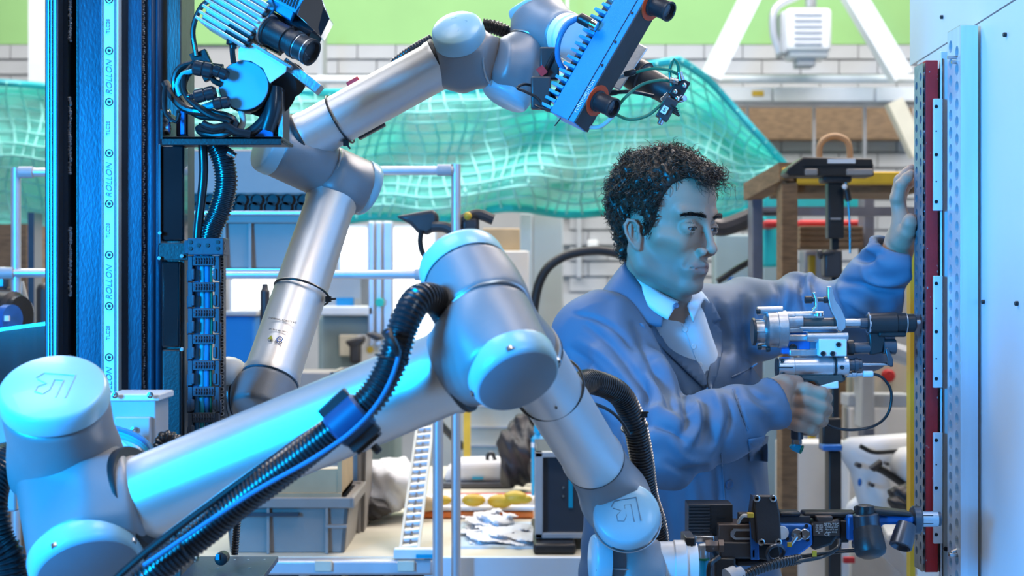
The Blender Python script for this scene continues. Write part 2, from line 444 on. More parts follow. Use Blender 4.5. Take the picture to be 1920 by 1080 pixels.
for (x, a, b, w, lab) in ((68, -20, 156, 30, 'white upright post in the top left corner before the green wall'), (600, 60, 160, 10, 'grey wall bracket beside the green wall above the rear robot arm')):
    tag(M().pbox(x-w/2, a, x+w/2, b, 8.4, .2).obj('wall_post', 'beam_white' if w > 20 else 'grey_box'), lab, 'post')
tag(M().pbox(1062, -20, 1066, 90, 8.6, .1).obj('wall_post', 'beam_white'), 'thin white upright strip on the green wall above the sensor bar', 'post')
# bright windows
for i, (x0, y0, x1, y1) in enumerate(((436, 525, 520, 600), (640, 428, 686, 505), (738, 428, 812, 700), (742, 560, 800, 640))[:3]):
    w = struct('window_%d' % (i+1), 'frame_alu', M().pbox(x0-6, y0-6, x1+6, y1+6, 8.80, .10)); M().pbox(x0, y0, x1, y1, 8.78, .02).obj('pane', 'glass_lit', w)
# ---------------------------------------------------------------- green netting: real cords plus fine weave sheet
def net_pt(u, v):
    """u 0..1 left to right, v 0..1 top to bottom -> world"""
    x = -80+u*1560
    top = np.interp(x, [-80, 90, 350, 880, 1180, 1275, 1330, 1480], [148, 162, 175, 172, 128, 112, 150, 318])
    bot = np.interp(x, [-80, 90, 345, 700, 880, 1000, 1150, 1300, 1400, 1480], [425, 430, 408, 404, 412, 400, 392, 405, 405, 326])
    sag = 10*math.sin(u*17)*(v)+6*math.sin(u*41+v*3)*v
    y = top+(bot-top)*v+sag
    d = 6.4+.18*math.sin(u*14+v*2)+.10*math.sin(v*9+u*6)+.05*math.sin(u*70+v*8)
    return P(x, y, d)
net = thing('safety_net', 'translucent green safety netting draped across the hall behind everything', 'net', P(700, 170, 6.4))
U_, V_ = 200, 40
m = M(); m.quad_grid([[net_pt(i/U_, j/V_) for i in range(U_+1)] for j in range(V_+1)], close=False)
mm = bpy.data.materials.new('net_weave'); mm.use_nodes = True; MATS['net_weave'] = mm
n = mm.node_tree.nodes; l = mm.node_tree.links; b = n['Principled BSDF']; b.inputs['Base Color'].default_value = (.12, .74, .65, 1); b.inputs['Roughness'].default_value = .7
tr_ = n.new('ShaderNodeBsdfTransparent'); tl = n.new('ShaderNodeBsdfTranslucent'); tl.inputs[0].default_value = (.06, .76, .64, 1)
mx = n.new('ShaderNodeMixShader'); mx2 = n.new('ShaderNodeMixShader'); ns = n.new('ShaderNodeTexNoise'); ns.inputs['Scale'].default_value = 2.2; ns.inputs['Detail'].default_value = 3
mr = n.new('ShaderNodeMapRange'); mr.inputs[1].default_value = .3; mr.inputs[2].default_value = .7; mr.inputs[3].default_value = .60; mr.inputs[4].default_value = .97
tc = n.new('ShaderNodeTexCoord'); l.new(tc.outputs['Object'], ns.inputs['Vector']); l.new(ns.outputs['Fac'], mr.inputs[0])
mx.inputs[0].default_value = .35; l.new(b.outputs[0], mx.inputs[1]); l.new(tl.outputs[0], mx.inputs[2])
l.new(mr.outputs[0], mx2.inputs[0]); l.new(tr_.outputs[0], mx2.inputs[1]); l.new(mx.outputs[0], mx2.inputs[2]); l.new(mx2.outputs[0], n['Material Output'].inputs[0])
m.obj('net_sheet', 'net_weave', net)
m = M()
for j in range(1, 12):
    m.tube([net_pt(i/70, j/12+.008*math.sin(i))-Vector((0, .02, 0)) for i in range(71)], .0055, 4, smooth=False)
for i in range(0, 62):
    m.tube([net_pt(min(1, i/61+.006*math.sin(j+i)), j/10)-Vector((0, .02, 0)) for j in range(11)], .005, 4, smooth=False)
m.obj('net_cords', 'net_rope', net, kind='stuff')
M().tube([net_pt(i/90, .0) for i in range(91)], .016, 6, smooth=False).obj('edge_rope', 'cable_teal', net)
M().tube([net_pt(i/90, 1.) for i in range(91)], .018, 6, smooth=False).obj('edge_rope', 'teal_bin', net)
for x in (345, 875, 1290): M().pbox(x-4, 150 if x != 875 else 168, x+4, 420, 6.7, .03).obj('net_pole', 'beam_white', net)
M().pbox(600, 342, 1000, 352, 6.9, .06).obj('net_rail', 'beam_white', net)

# ================================================================ blue welded column with guide rail
C = thing('column', 'tall welded blue steel machine column with light guide rail', 'column', (P(215, 540, 2.30).x, 2.35, 0))
zb, zt = .55, 2.75
def strip(x0, x1, d, th, mt, name, **k):
    a, b = P(x0, 0, d).x, P(x1, 0, d).x
    return M().bb((a, d, zb), (b, d+th, zt)).obj(name, mt, C, **k)
strip(84, 109, 2.31, .10, 'anod_dark', 'edge_profile', bevel=.002)
for i, x in enumerate((90, 96, 102)): strip(x, x+1.6, 2.3085, .004, 'alu', 'profile_groove')
strip(108, 127, 2.335, .10, 'column_steel', 'side_flange')
strip(124, 150, 2.37, .05, 'gap_dark', 'column_web')
strip(143, 149, 2.335, .03, 'black_metal', 'web_edge')
strip(147, 266, 2.33, .12, 'column_steel', 'front_plate', bevel=.001)
strip(264, 291, 2.342, .10, 'column_steel', 'corner_tube', bevel=.006)
strip(288, 302, 2.345, .04, 'column_steel', 'corner_edge', bevel=.006)
# receding right side, flat bar
M().bb((P(290, 0, 2.36).x, 2.36, zb), (P(345, 0, 2.38).x, 2.46, zt)).obj('side_plate', 'column_side', C, bevel=.002)
def weld(x, ys, d, w=5):
    for y0, y1 in ys:
        m = M(); y = y0; 
        while y < y1:
            m.ball(P(x+random.uniform(-1.2, 1.2), y, d), Rp(random.uniform(w*.75, w), d), 8, (1, .8, .8)); y += random.uniform(3.2, 5)
        m.obj('weld_bead', 'weld', C, kind='stuff')
weld(131.5, ((-40, 78), (184, 325), (428, 555), (668, 800)), 2.337)
weld(269, ((-40, 1100),), 2.338, 3.4)
# guide rail
rl = P(187, 0, 2.30).x; rr = P(219, 0, 2.30).x
M().bb((rl, 2.31, zb), (rr, 2.33, zt)).obj('guide_rail', 'rail', C, bevel=.001)
gr = [o for o in C.children if o.name.startswith('guide_rail')][0]
for a, b in ((189.5, 191), (193, 194), (214, 215.2), (216.5, 217.5)): M().bb((P(a, 0, 2.309).x, 2.309, zb), (P(b, 0, 2.309).x, 2.311, zt)).obj('rail_groove', 'rail_ink', gr)
for i in range(-1, 11):
    y = 95+i*96-(1 if i > 2 else 0)
    c_ = P(204.5, y, 2.3095)
    s = M().lathe(c_, (0, -1, 0), [(-.004, .0056), (.0001, .0056), (.0003, .0046), (-.002, .0046), (-.002, .0001)], 24).obj('rail_screw', 'steel', gr)
    M().ring(c_+Vector((0, -.0003, 0)), (0, 1, 0), .0052, .0006, 24, 5).obj('screw_rim', 'gap_dark', s)
    M().lathe(c_+Vector((0, -.0005, 0)), (0, -1, 0), [(0, .0024), (.0003, .0020)], 6).obj('screw_socket', 'gap_dark', s)
for y in (-47, 145, 338, 530, 722, 914): text('ROLLON', 'lettering', 'rail_ink', gr, P(204.5, y, 2.3092), (0, 0, 1), (-1, 0, 0), .0125, shear=.3)
for y in (49, 240, 432, 624, 818): text('TLC28', 'lettering', 'rail_ink', gr, P(202.5, y, 2.3092), (0, 0, 1), (-1, 0, 0), .0075)
# black covers on the right side of the column
bc_ = thing('cover_panel', 'black sheet cover bolted on the side of the blue column below the tray', 'cover', P(325, 450, 2.3))
M().pbox(301, 272, 345, 452, 2.30, .03).obj('upper_cover', 'black_gloss', bc_, bevel=.003)
M().pbox(296, 270, 302, 460, 2.295, .04).obj('cover_edge', 'anod_dark', bc_, bevel=.001)
M().pbox(297, 455, 352, 488, 2.295, .012).obj('bracket_plate', 'black_metal', bc_, bevel=.001)
M().pbox(303, 490, 337, 652, 2.30, .04).obj('lower_cover', 'black_gloss', bc_, bevel=.003)
M().pbox(337, 478, 346, 860, 2.31, .04).obj('cover_edge', 'column_side', bc_, bevel=.001)
M().pbox(303, 655, 340, 860, 2.30, .04).obj('lower_cover', 'black_metal', bc_, bevel=.003)
for x, y in ((300, 437), (299, 484), (341, 480), (341, 655)): M().hexbolt(P(x, y, 2.292), (0, -1, 0), .0032, .003).obj('cover_bolt', 'steel', bc_)
# control box behind the shoulder joint
kb = thing('control_box', 'pale metal control box behind the shoulder of the foreground robot', 'box', P(255, 860, 2.2))
M().pbox(196, 746, 292, 880, 2.10, .08).obj('box_body', 'grey_box', kb, bevel=.002)
M().pbox(196, 739, 299, 752, 2.095, .09).obj('box_lid', 'white_plastic', kb, bevel=.002)
M().pbox(214, 782, 281, 850, 2.09, .012).obj('raised_panel', 'grey_box', kb, bevel=.002)
for x, y in ((216, 741), (282, 741), (252, 806)): M().lathe(P(x, y, 2.088), (0, -1, 0), [(0, .0042), (.002, .0042), (.0025, .002), (.001, .0001)], 16).obj('box_screw', 'steel', kb)
M().lathe(P(240, 835, 2.07), (0, -1, 0), [(-.02, .010), (.004, .010), (.005, .007)], 12).obj('cable_gland', 'white_plastic', kb)
for k in range(3): M().tube([P(205, 800+k*6, 2.05), P(245, 812+k*6, 2.03), P(275, 830+k*6, 2.0), P(290, 855+k*6, 1.98)], .0034, 10).obj('cable', 'cable_teal' if k else 'cable_blue', kb)
M().tube([P(225, 812, 2.06), P(250, 835, 2.04), P(262, 858, 2.02)], .006, 10).obj('cable', 'cable_white', kb)
tag(M().tube([P(298, 845, 2.0), P(308, 822, 2.0), P(330, 828, 2.0), P(345, 850, 2.0)], .010, 14, corr=.14, pitch=.005).obj('corrugated_hose', 'hose'), 'short black corrugated hose loop above the foreground arm tube by the control box', 'hose')
# base plates
bp = thing('mounting_plate', 'grey drilled steel plate at the bottom edge under the foreground arm', 'plate', P(430, 1100, 2.2))
zt_ = P(0, 1045, 2.35).z
M().prism([(P(372, 0, 2.30).x, 2.08, zt_), (P(372, 0, 2.35).x, 2.36, zt_), (P(520, 0, 2.35).x, 2.36, zt_), (P(470, 0, 2.08).x, 2.08, zt_)], (0, 0, -.008)).obj('plate_sheet', 'column_steel', bp, bevel=.001)
for x, y in ((445, 2.33), (470, 2.33), (500, 2.33), (430, 2.26), (487, 2.26)): M().lathe((P(x, 0, 2.35).x, y, zt_), (0, 0, 1), [(0, .0018), (.0006, .0018)], 10).obj('plate_rivet', 'alu', bp)
tag(M().bb((-.62, 2.25, .5), (-.36, 2.5, .62)).obj('base_block', 'black_metal', bevel=.004), 'black machine base block at the foot of the blue column', 'base')
tag(M().tube([P(448, 900, 2.5), P(446, 960, 2.5), P(440, 1040, 2.5)], .006, 12, corr=.15, pitch=.004).obj('corrugated_hose', 'hose'), 'thin dark spiral hose hanging in front of the grey crate', 'hose')
m = M(); m.lathe(P(419, 1044, 2.25), (0, -1, 0), [(0, .009), (.02, .009), (.022, .006)], 24); q = m.obj('round_connector', 'black_metal'); tag(q, 'black round connector with blue insert behind the foreground hose', 'connector')
M().pbox(404, 1040, 411, 1050, 2.225, .02).obj('connector_insert', 'ptfe_blue', q)

# ================================================================ workpiece wall on the right
Wp = thing('panel_wall', 'large light aluminium panel wall on the right with black rivets and seams', 'panel', (.75, 2.5, 0))
def WX(d): return .72+.053*(d-2.25)+.0
pz = lambda y, d: CZ-(y-540)/F*d
# seam line rises towards the viewer: between upper and lower plate
def plate(z0, z1, y0, y1, mt, name, off=0):
    return M().prism([(WX(y0)+off, y0, z0(y0)), (WX(y1)+off, y1, z0(y1)), (WX(y1)+off, y1, z1(y1)), (WX(y0)+off, y0, z1(y0))], (.02, 0, 0)).obj(name, mt, Wp)
ys, ye = 1.75, 3.07
zs = pz(103, 2.90); zs2 = pz(0, 2.30)
seamz = lambda y: zs+(zs2-zs)*(2.90-y)/.60
plate(lambda y: .3, lambda y: seamz(y)-.0015, ys, 3.0, 'panel_white', 'lower_plate')
plate(lambda y: seamz(y)+.0015, lambda y: 3.2, ys, ye, 'panel_white', 'upper_plate')
def on_wall(x, y):
    k = (x-960)/F; dd = (.72-.053*2.25)/(k-.053); return P(x, y, dd)
for x, y in ((1887, 65), (1768, 32), (1846, 566), (1909, 569)):
    M().lathe(on_wall(x, y), (-1, 0, 0), [(0, .0035), (.004, .0035), (.005, .0028)], 14).obj('panel_stud', 'black_metal', Wp)
# light strip edge in front of the panel
xe = .7325
# plate between red bar and drilled strip
vp = thing('back_plate', 'pale vertical plate between the red bar and the drilled angle strip', 'plate', (.70, 2.66, 0))
M().bb((P(1764, 0, 2.60).x, 2.60, .5), (P(1779.5, 0, 2.60).x, 2.612, pz(96, 2.60))).obj('plate_body', 'panel_white', vp, bevel=.001)
M().bb((P(1766, 0, 2.598).x, 2.597, .5), (P(1768, 0, 2.598).x, 2.60, pz(110, 2.60))).obj('plate_edge', 'steel', vp)
for x, y in ((1773, 1029),): M().hexbolt(P(x, y, 2.598), (0, -1, 0), .004, .004).obj('plate_bolt', 'black_metal', vp)
# drilled angle strip: 1780..1800 side face with slots, 1800..1832 front face
Sx0, Sx1, Sy0, Sy1 = .700, .7275, 2.50, 2.572
dr = thing('drilled_strip', 'tall aluminium angle strip with two rows of round drilled holes', 'strip', (.71, 2.53, 0))
def perforated(x, y0, y1, z0, z1, th, cols, pitch, r, mt, par, name, n=12, zoff=0.):
    """sheet in the plane x=const with real round holes (annular cells joined in one grid)"""
    vs, fs = [], []; w = (y1-y0)/cols
    rows = int((z1-z0)/pitch)
    for c in range(cols):
        ya, yb = y0+c*w, y0+(c+1)*w; sh = (pitch/2 if c % 2 else 0)+zoff
        for i in range(-1, rows+1):
            za, zb_ = z0+i*pitch+sh, z0+(i+1)*pitch+sh
            za, zb_ = max(za, z0), min(zb_, z1)
            if zb_-za < 1e-4: continue
            cz = z0+i*pitch+sh+pitch/2; cy = (ya+yb)/2; b = len(vs)
            if zb_-za < pitch*.98:
                for X_ in (x, x+th): vs.extend([(X_, ya, za), (X_, yb, za), (X_, yb, zb_), (X_, ya, zb_)])
                fs.append((b, b+3, b+2, b+1)); fs.append((b+4, b+5, b+6, b+7)); continue
            sq = []
            for k in range(n):
                t = 2*math.pi*k/n+math.pi/4; cx_, sz_ = math.cos(t), math.sin(t); s = max(abs(cx_), abs(sz_))
                sq.append((cy+cx_/s*(yb-ya)/2, cz+sz_/s*(zb_-za)/2))
            for X_ in (x, x+th):
                vs.extend([(X_, p, q) for p, q in sq]); vs.extend([(X_, cy+math.cos(2*math.pi*k/n+math.pi/4)*r, cz+math.sin(2*math.pi*k/n+math.pi/4)*r) for k in range(n)])
            for k in range(n):
                k2 = (k+1) % n
                fs.append((b+k, b+n+k, b+n+k2, b+k2)); fs.append((b+2*n+k, b+2*n+k2, b+3*n+k2, b+3*n+k)); fs.append((b+n+k, b+3*n+k, b+3*n+k2, b+n+k2))
    me = bpy.data.meshes.new(name); me.from_pydata(vs, [], fs); me.update()
    return link(name, me, mt, par)
ztop = pz(48, 2.5)
perforated(Sx0, Sy0, Sy1, .62, ztop, .006, 2, .0275, .0098, 'panel_alu', dr, 'slotted_side', 20)
M().bb((Sx0, Sy0-.003, .62), (Sx1, Sy0, ztop)).obj('front_face', 'panel_alu', dr, bevel=.0006)
M().bb((Sx1-.004, Sy0, .62), (Sx1, Sy1, ztop)).obj('inner_web', 'alu', dr)
M().bb((Sx0+.019, Sy0+.004, .62), (Sx0+.021, Sy1, ztop)).obj('back_web', 'anod_dark', dr)
M().bb((Sx0, Sy0, ztop), (Sx1, Sy1, ztop+.001)).obj('top_end', 'alu', dr)
for y, dx in ((104, -.006), (113, 0)): M().tube([(Sx0-.008+dx, Sy0+.02, pz(y, 2.5)), (Sx0+.01, Sy0+.02, pz(y+1, 2.5))], .0028, 10, smooth=False).obj('cleco_pin', 'steel', dr)
M().tube([(Sx0-.008, Sy0+.02, pz(1040, 2.5)), (Sx0+.01, Sy0+.02, pz(1030, 2.5))], .0036, 10, smooth=False).obj('cleco_pin', 'steel', dr)
M().box((Sx0-.005, Sy0+.02, pz(1044, 2.5)), (.014, .01, .006)).obj('cleco_pin', 'steel', dr, bevel=.001)
# red bar with perforated side
rx0, rx1, ry0, ry1 = .668, .6925, 2.600, 2.655
rt, rbm = pz(113, 2.6), pz(1073, 2.6)
rbar = thing('red_bar', 'red painted square bar with chipped edges and perforated silver side', 'bar', (.68, 2.62, rbm))
M().bb((rx0+.004, ry0, rbm), (rx1, ry1, rt)).obj('red_face', 'red_paint', rbar, bevel=.0012)
perforated(rx0-.0005, ry0-.0005, ry1, rbm, rt-.004, .004, 2, .0232, .0070, 'perf', rbar, 'perforated_side', 16, .006)
M().bb((rx0+.0036, ry0+.001, rbm), (rx0+.005, ry1, rt-.004)).obj('side_core', 'anod_dark', rbar)
for y0, y1 in ((185, 395), (517, 727), (811, 1019)):
    pl_ = M().bb((P(1750, 0, 2.59).x, 2.588, pz(y1, 2.59)), (P(1767, 0, 2.59).x, 2.594, pz(y0, 2.59))).obj('tab_plate', 'panel_white', rbar, bevel=.0008)
    for k, r in ((.07, .0030), (.29, .0013), (.5, .0030), (.74, .0013), (.92, .0030)):
        M().lathe(P(1755.5, y0+(y1-y0)*k, 2.5878), (0, -1, 0), [(0, r), (.0004, r)], 14).obj('tab_hole', 'gap_dark', pl_)
M().bb((P(1760, 0, 2.61).x, 2.605, rbm), (P(1763, 0, 2.61).x, 2.64, rt-.012)).obj('rear_edge', 'black_metal', rbar)
random.seed(11)
m = M()
for i in range(26):
    y = random.uniform(120, 1060); x = random.choice([1733, 1733, 1733.5, 1758, 1745+random.uniform(-8, 8)]); s = random.uniform(.6, 2.0)
    pts = [P(x+s*math.cos(t)*.7, y+s*1.6*math.sin(t)*random.uniform(.6, 1.2), ry0-.0003) for t in np.linspace(0, 2*math.pi, 7)[:-1]]
    m.prism(pts, (0, .0004, 0))
m.obj('paint_chips', 'alu_rough', rbar, kind='stuff')
tag(M().pbox(1707, 470, 1716, 1991, 3.1, .03).obj('orange_post', 'yellow'), 'narrow orange-yellow upright behind the perforated strip', 'post')

# ================================================================ aluminium cage frame and crates
fr = thing('cage_frame', 'aluminium tube frame with plastic connectors standing behind the robots', 'frame', P(450, 1040, 3.9))
for x, y0, d, w in ((30, 315, 3.455, 9), (855, 308, 3.455, 9)):
    M().tube([P(x, y0, d), P(x, 1842, d)], Rp(w, d), 16, smooth=False).obj('post', 'frame_alu', fr)
M().tube([P(821, 700, 3.42), P(821, 1855, 3.42)], Rp(10, 3.42), 16, smooth=False).obj('post', 'frame_alu', fr)
for x0, x1, y in ((38, 120, 323), (590, 850, 320), (20, 110, 512), (350, 805, 515)):
    M().tube([P(x0, y, 3.45), P(x1, y, 3.45)], Rp(8.5, 3.45), 16, smooth=False).obj('cross_rail', 'frame_alu', fr)
for x0, x1, y in ((36, 62, 323), (820, 846, 319), (0, 26, 512), (778, 806, 515)):
    M().tube([P(x0, y, 3.447), P(x1, y, 3.447)], Rp(11, 3.45), 16, smooth=False).obj('rail_connector', 'grey_box', fr)
M().pbox(350, 503.5, 592, 507, 3.47, .46).obj('shelf_board', 'frame_alu', fr)
def crate(name, label, x0, y0, x1, y1, d, depth, taper=0, par=None, holes=False, ribs=(), flip=0):
    t = thing(name, label, 'crate', P((x0+x1)/2, y1, d))
    a = P(x0, y0, d); b = P(x1, y1, d); tp = Rp(taper, d)
    m = M(); W_ = .012
    # four walls and bottom
    m.prism([(a.x, d, a.z), (b.x, d, a.z), (b.x-tp, d+.01, b.z), (a.x+tp, d+.01, b.z)], (0, W_, 0))
    m.prism([(a.x, d+depth, a.z), (b.x, d+depth, a.z), (b.x-tp, d+depth-.01, b.z), (a.x+tp, d+depth-.01, b.z)], (0, -W_, 0))
    for xx, sg in ((a.x, 1), (b.x, -1)):
        m.prism([(xx, d, a.z), (xx, d+depth, a.z), (xx+sg*tp, d+depth-.01, b.z), (xx+sg*tp, d+.01, b.z)], (sg*W_, 0, 0))
    m.bb((a.x+tp, d+.01, b.z), (b.x-tp, d+depth-.01, b.z+.008))
    m.obj('crate_body', 'bin_grey', t, bevel=.003)
    m = M()
    for q0, q1 in (((a.x-.01, d-.012), (b.x+.01, d)), ((a.x-.01, d+depth), (b.x+.01, d+depth+.012)), ((a.x-.012, d-.012), (a.x, d+depth+.012)), ((b.x, d-.012), (b.x+.012, d+depth+.012))):
        m.bb((q0[0], q0[1], a.z-.02), (q1[0], q1[1], a.z+.004))
    m.obj('crate_rim', 'bin_grey', t, bevel=.003)
    for xx in ribs: M().pbox(xx, y0+12, xx+5, y1, d-.010, .012).obj('crate_rib', 'bin_grey', t)
    return t
c1_ = crate('storage_crate', 'grey plastic crate on the upper level of the frame, below the perforated one', 352, 402, 590, 503, 3.50, .4, 12, ribs=(372, 418, 466))
c2_ = thing('storage_crate', 'dark grey crate with a band of round holes between blue column and raised arm', 'crate', P(450, 395, 3.98))
M().pbox(340, 280, 585, 366, 3.50, .35).obj('crate_body', 'bin_grey', c2_, bevel=.006)
M().pbox(350, 366, 580, 398, 3.51, .30).obj('hole_band', 'black_paint', c2_, bevel=.002)
for r in range(2):
    for k in range(8): M().lathe(P(365+k*29-r*4, 375+r*14, 3.505), (0, -1, 0), [(0, Rp(10, 4)), (.008, Rp(10, 4)), (.008, Rp(9, 4)), (.001, Rp(8.5, 4)), (.001, .0001)], 18).obj('round_hole', 'gap_dark', c2_)
M().pbox(345, 395, 590, 403, 3.47, .34).obj('shelf_rim', 'frame_alu', c2_, bevel=.002)
c3_ = crate('storage_crate', 'grey stacking crate on the conveyor bench holding a cardboard box', 420, 935, 655, 1038, 3.556, .28, 10, ribs=(610, 500))
M().pbox(418, 962, 560, 968, 3.541, .015).obj('crate_slot', 'anod_dark', c3_)
M().pbox(610, 985, 650, 990, 3.541, .015).obj('crate_rib', 'bin_grey', c3_)
cb = thing('cardboard_box', 'open tan cardboard box inside the grey stacking crate', 'box', P(560, 930, 3.6))
M().pbox(430, 880, 640, 932, 3.575, .012).obj('box_front', 'cardboard', cb)
M().bb((P(430, 0, 3.56).x, 3.56, P(0, 932, 3.56).z), (P(640, 0, 3.56).x, 3.82, P(0, 925, 3.56).z)).obj('box_base', 'cardboard', cb)
M().bb((P(632, 0, 3.56).x, 3.57, P(0, 932, 3.56).z), (P(640, 0, 3.56).x, 3.82, P(0, 862, 3.56).z)).obj('box_side', 'cardboard', cb)
c4_ = crate('storage_crate', 'tall grey crate end standing behind the cardboard box', 628, 700, 690, 999, 3.86, .2, 8, ribs=(640, 670))
tag(M().pbox(548, 698, 640, 1250, 5.35, .2).obj('grey_cupboard', 'bin_grey', bevel=.005), 'grey cupboard top showing above the foreground arm tube', 'cupboard')
# bench with profile rail, roller track
bench = thing('work_bench', 'pale work bench with aluminium edge rail behind the robots', 'bench', P(700, 1040, 3.6))
tz = P(0, 1046, 3.5).z
M().bb((P(330, 0, 3.5).x, 3.52, tz-.03), (P(1110, 0, 3.5).x, 5.3, tz)).obj('bench_top', 'cream', bench, bevel=.003)
M().bb((P(440, 0, 3.5).x, 3.48, tz-.035), (P(812, 0, 3.5).x, 3.52, tz-.002)).obj('edge_rail', 'frame_alu', bench, bevel=.006)
M().bb((P(812, 0, 3.9).x, 3.50, tz-.045), (P(1110, 0, 3.5).x, 3.52, tz+.001)).obj('edge_board', 'panel_white', bench, bevel=.002)
for x in (590, 745): M().pbox(x, 1052, x+32, 1072, 3.47, .015).obj('rail_clip', 'cream', bench, bevel=.002)
M().pbox(738, 1030, 812, 1048, 3.478, .03).obj('rail_end', 'white_plastic', bench, bevel=.002)
M().pbox(780, 1040, 812, 1047, 3.472, .01).obj('blue_mark', 'ptfe_blue', bench)
M().bb((P(300, 0, 3.6).x, 3.8, 0), (P(1110, 0, 3.6).x, 4.8, tz-.06)).obj('bench_body', 'anod_dark', bench)
for k, (x, w, mt_) in enumerate(((560, 16, 'white_plastic'), (640, 10, 'cardboard'), (720, 14, 'bin_grey'), (930, 40, 'cream'))): tag(M().pbox(x, 1072, x+w, 1110, 3.6+.01*k, .05).obj('stored_part', mt_, bevel=.004), ('small white part', 'small brown carton', 'small grey part', 'pale boxed part')[k]+' on the shelf under the bench edge', 'part')
tk = thing('roller_track', 'steep roller track with steel rollers leaning on the bench', 'conveyor', P(765, 1035, 3.55))
a0, a1 = P(767, 1036, 3.54), P(797, 800, 3.9); tdir = (a1-a0).normalized(); side = Vector((1, 0, .1)).normalized()
for s in (-1, 1): M().bar(a0+side*s*Rp(17, 3.6), a1+side*s*Rp(15, 3.9), .006, .02, (0, 1, 0)).obj('side_rail', 'cream', tk)
M().bar(a0+Vector((0, .02, 0)), a1+Vector((0, .02, 0)), .004, .034, (0, 1, 0)).obj('track_back', 'anod_dark', tk)
L = (a1-a0).length
for i in range(17):
    q = a0+tdir*(L*(i+.6)/17); M().cyl(q-side*Rp(14, 3.7), q+side*Rp(14, 3.7), Rp(6, 3.7), n=14).obj('roller', 'frame_alu', tk)
# things on the bench
ft = thing('parts_tray', 'orange tray with white foam and yellow pieces on the bench', 'tray', P(890, 965, 4.25))
M().pbox(784, 960, 1000, 972, 4.09, .35).obj('tray_base', 'orange', ft, bevel=.004)
M().pbox(840, 952, 1000, 961, 4.11, .3).obj('tray_rim', 'red_paint', ft, bevel=.003)
M().pbox(778, 950, 1004, 958, 4.09, .25).obj('foam_base', 'cloth_white', ft, bevel=.004)
for i in range(10): M().ball(P(790+i*23, 941+(i % 2)*3, 4.14), Rp(17, 4.1), 14, (1, .8, .9)).obj('foam_bump', 'cloth_white', ft)
for x, y, w in ((830, 938, 17), (888, 938, 22), (938, 940, 24), (966, 933, 24), (982, 936, 16)): M().ball(P(x, y, 4.07), Rp(w, 4.1), 14, (1, .6, .55)).obj('yellow_piece', 'yellow', ft)
M().ball(P(798, 945, 4.06), Rp(20, 4.2), 14, (1, .6, .7)).obj('peach_piece', 'cardboard', ft)
dt_ = thing('instrument_case', 'white soft case with blue mark lying on a dark tray above the foam', 'case', P(890, 910, 4.5))
M().pbox(828, 905, 960, 916, 4.70, .2).obj('case_tray', 'anod_dark', dt_, bevel=.004)
m = M(); m.pprism([(830, 905), (838, 882), (862, 866), (944, 864), (948, 880), (948, 906)], 4.72, .16); m.obj('case_body', 'cloth_white', dt_, bevel=.02, seg=3)
M().pbox(885, 895, 906, 899, 4.71, .01).obj('blue_mark', 'ptfe_blue', dt_)
M().tube([P(915, 870, 4.75), P(914, 856, 4.75), P(922, 850, 4.75), P(930, 866, 4.75)], .006, 8).obj('case_handle', 'anod_dark', dt_)
bag = thing('plastic_bag', 'crumpled clear plastic bag with papers lying on the bench front', 'bag', P(950, 1010, 3.8))
random.seed(3)
def lump(x, y, d, rx, ry, rz, mt, name, par, amp=.25, fq=9, seed=0):
    c = np.array(P(x, y, d)); r = np.array((Rp(rx, d), rz, Rp(ry, d)))
    def fn(X):
        q = (X-c)/r; nn_ = amp*(np.sin(q[:, 0]*fq*.5+seed+2*np.sin(q[:, 2]*2.3))*np.cos(q[:, 2]*fq*.37+q[:, 1]*3+seed)+.5*np.abs(np.sin(q[:, 0]*fq+q[:, 2]*fq*.6+seed*2)))
        return (np.linalg.norm(q, axis=1)-1+nn_*.5)*r.min()
    return link(name, sdf_mesh(fn, c-r*1.4, c+r*1.4, r.min()/7, name, 1), mt, par)
lump(955, 1003, 3.75, 90, 12, .12, 'cloth_white', 'bag_film', bag, .5, 12, 1)
lump(915, 975, 3.95, 48, 16, .10, 'cloth_white', 'bag_film', bag, .6, 11, 4)
M().bb((P(855, 0, 3.6).x, 3.62, tz), (P(1050, 0, 3.75).x, 4.0, tz+.006)).obj('paper_sheet', 'panel_alu', bag)
wc_ = lump(735, 912, 4.12, 60, 56, .12, 'cloth_white', 'white_cloth', None, .35, 6, 2); tag(wc_, 'white crumpled cloth heap beside the grey crate', 'cloth')
tag(lump(702, 955, 4.0, 32, 22, .04, 'bag_black', 'dark_cloth', None, .3, 6, 5), 'dark cloth lying under the white heap', 'cloth')
pc_ = thing('computer_case', 'dark fronted computer case with silver frame on the bench', 'computer', P(1050, 1015, 3.9))
M().pbox(1006, 850, 1140, 1009, 3.62, .35).obj('case_body', 'monitor', pc_, bevel=.003)
m = M(); m.pbox(1003, 848, 1140, 858, 3.60, .03); m.pbox(1003, 1000, 1140, 1010, 3.60, .03); m.pbox(1003, 848, 1018, 1010, 3.60, .03); m.obj('front_frame', 'grey_box', pc_, bevel=.002)
for y in (914, 930): M().lathe(P(1056, y, 3.618), (0, -1, 0), [(0, .004), (.003, .003)], 12).obj('front_knob', 'steel', pc_)
M().pbox(1066, 900, 1074, 952, 3.615, .01).obj('side_vent', 'ptfe_blue', pc_)
tag(M().pbox(1000, 1020, 1080, 1040, 3.54, .4).obj('black_box', 'black_metal', bevel=.006), 'low black box under the computer case', 'box')
bj = lump(975, 852, 4.62, 42, 70, .10, 'bag_black', 'backpack', None, .4, 7, 3); tag(bj, 'black backpack standing on the bench by the blue bottle', 'backpack')
tag(lump(1020, 882, 4.5, 30, 48, .08, 'bag_black', 'dark_jacket', None, .4, 8, 7), 'dark jacket heap beside the black backpack', 'jacket')
bt = thing('spray_bottle', 'blue bottle standing behind the computer case', 'bottle', P(1008, 845, 4.3))
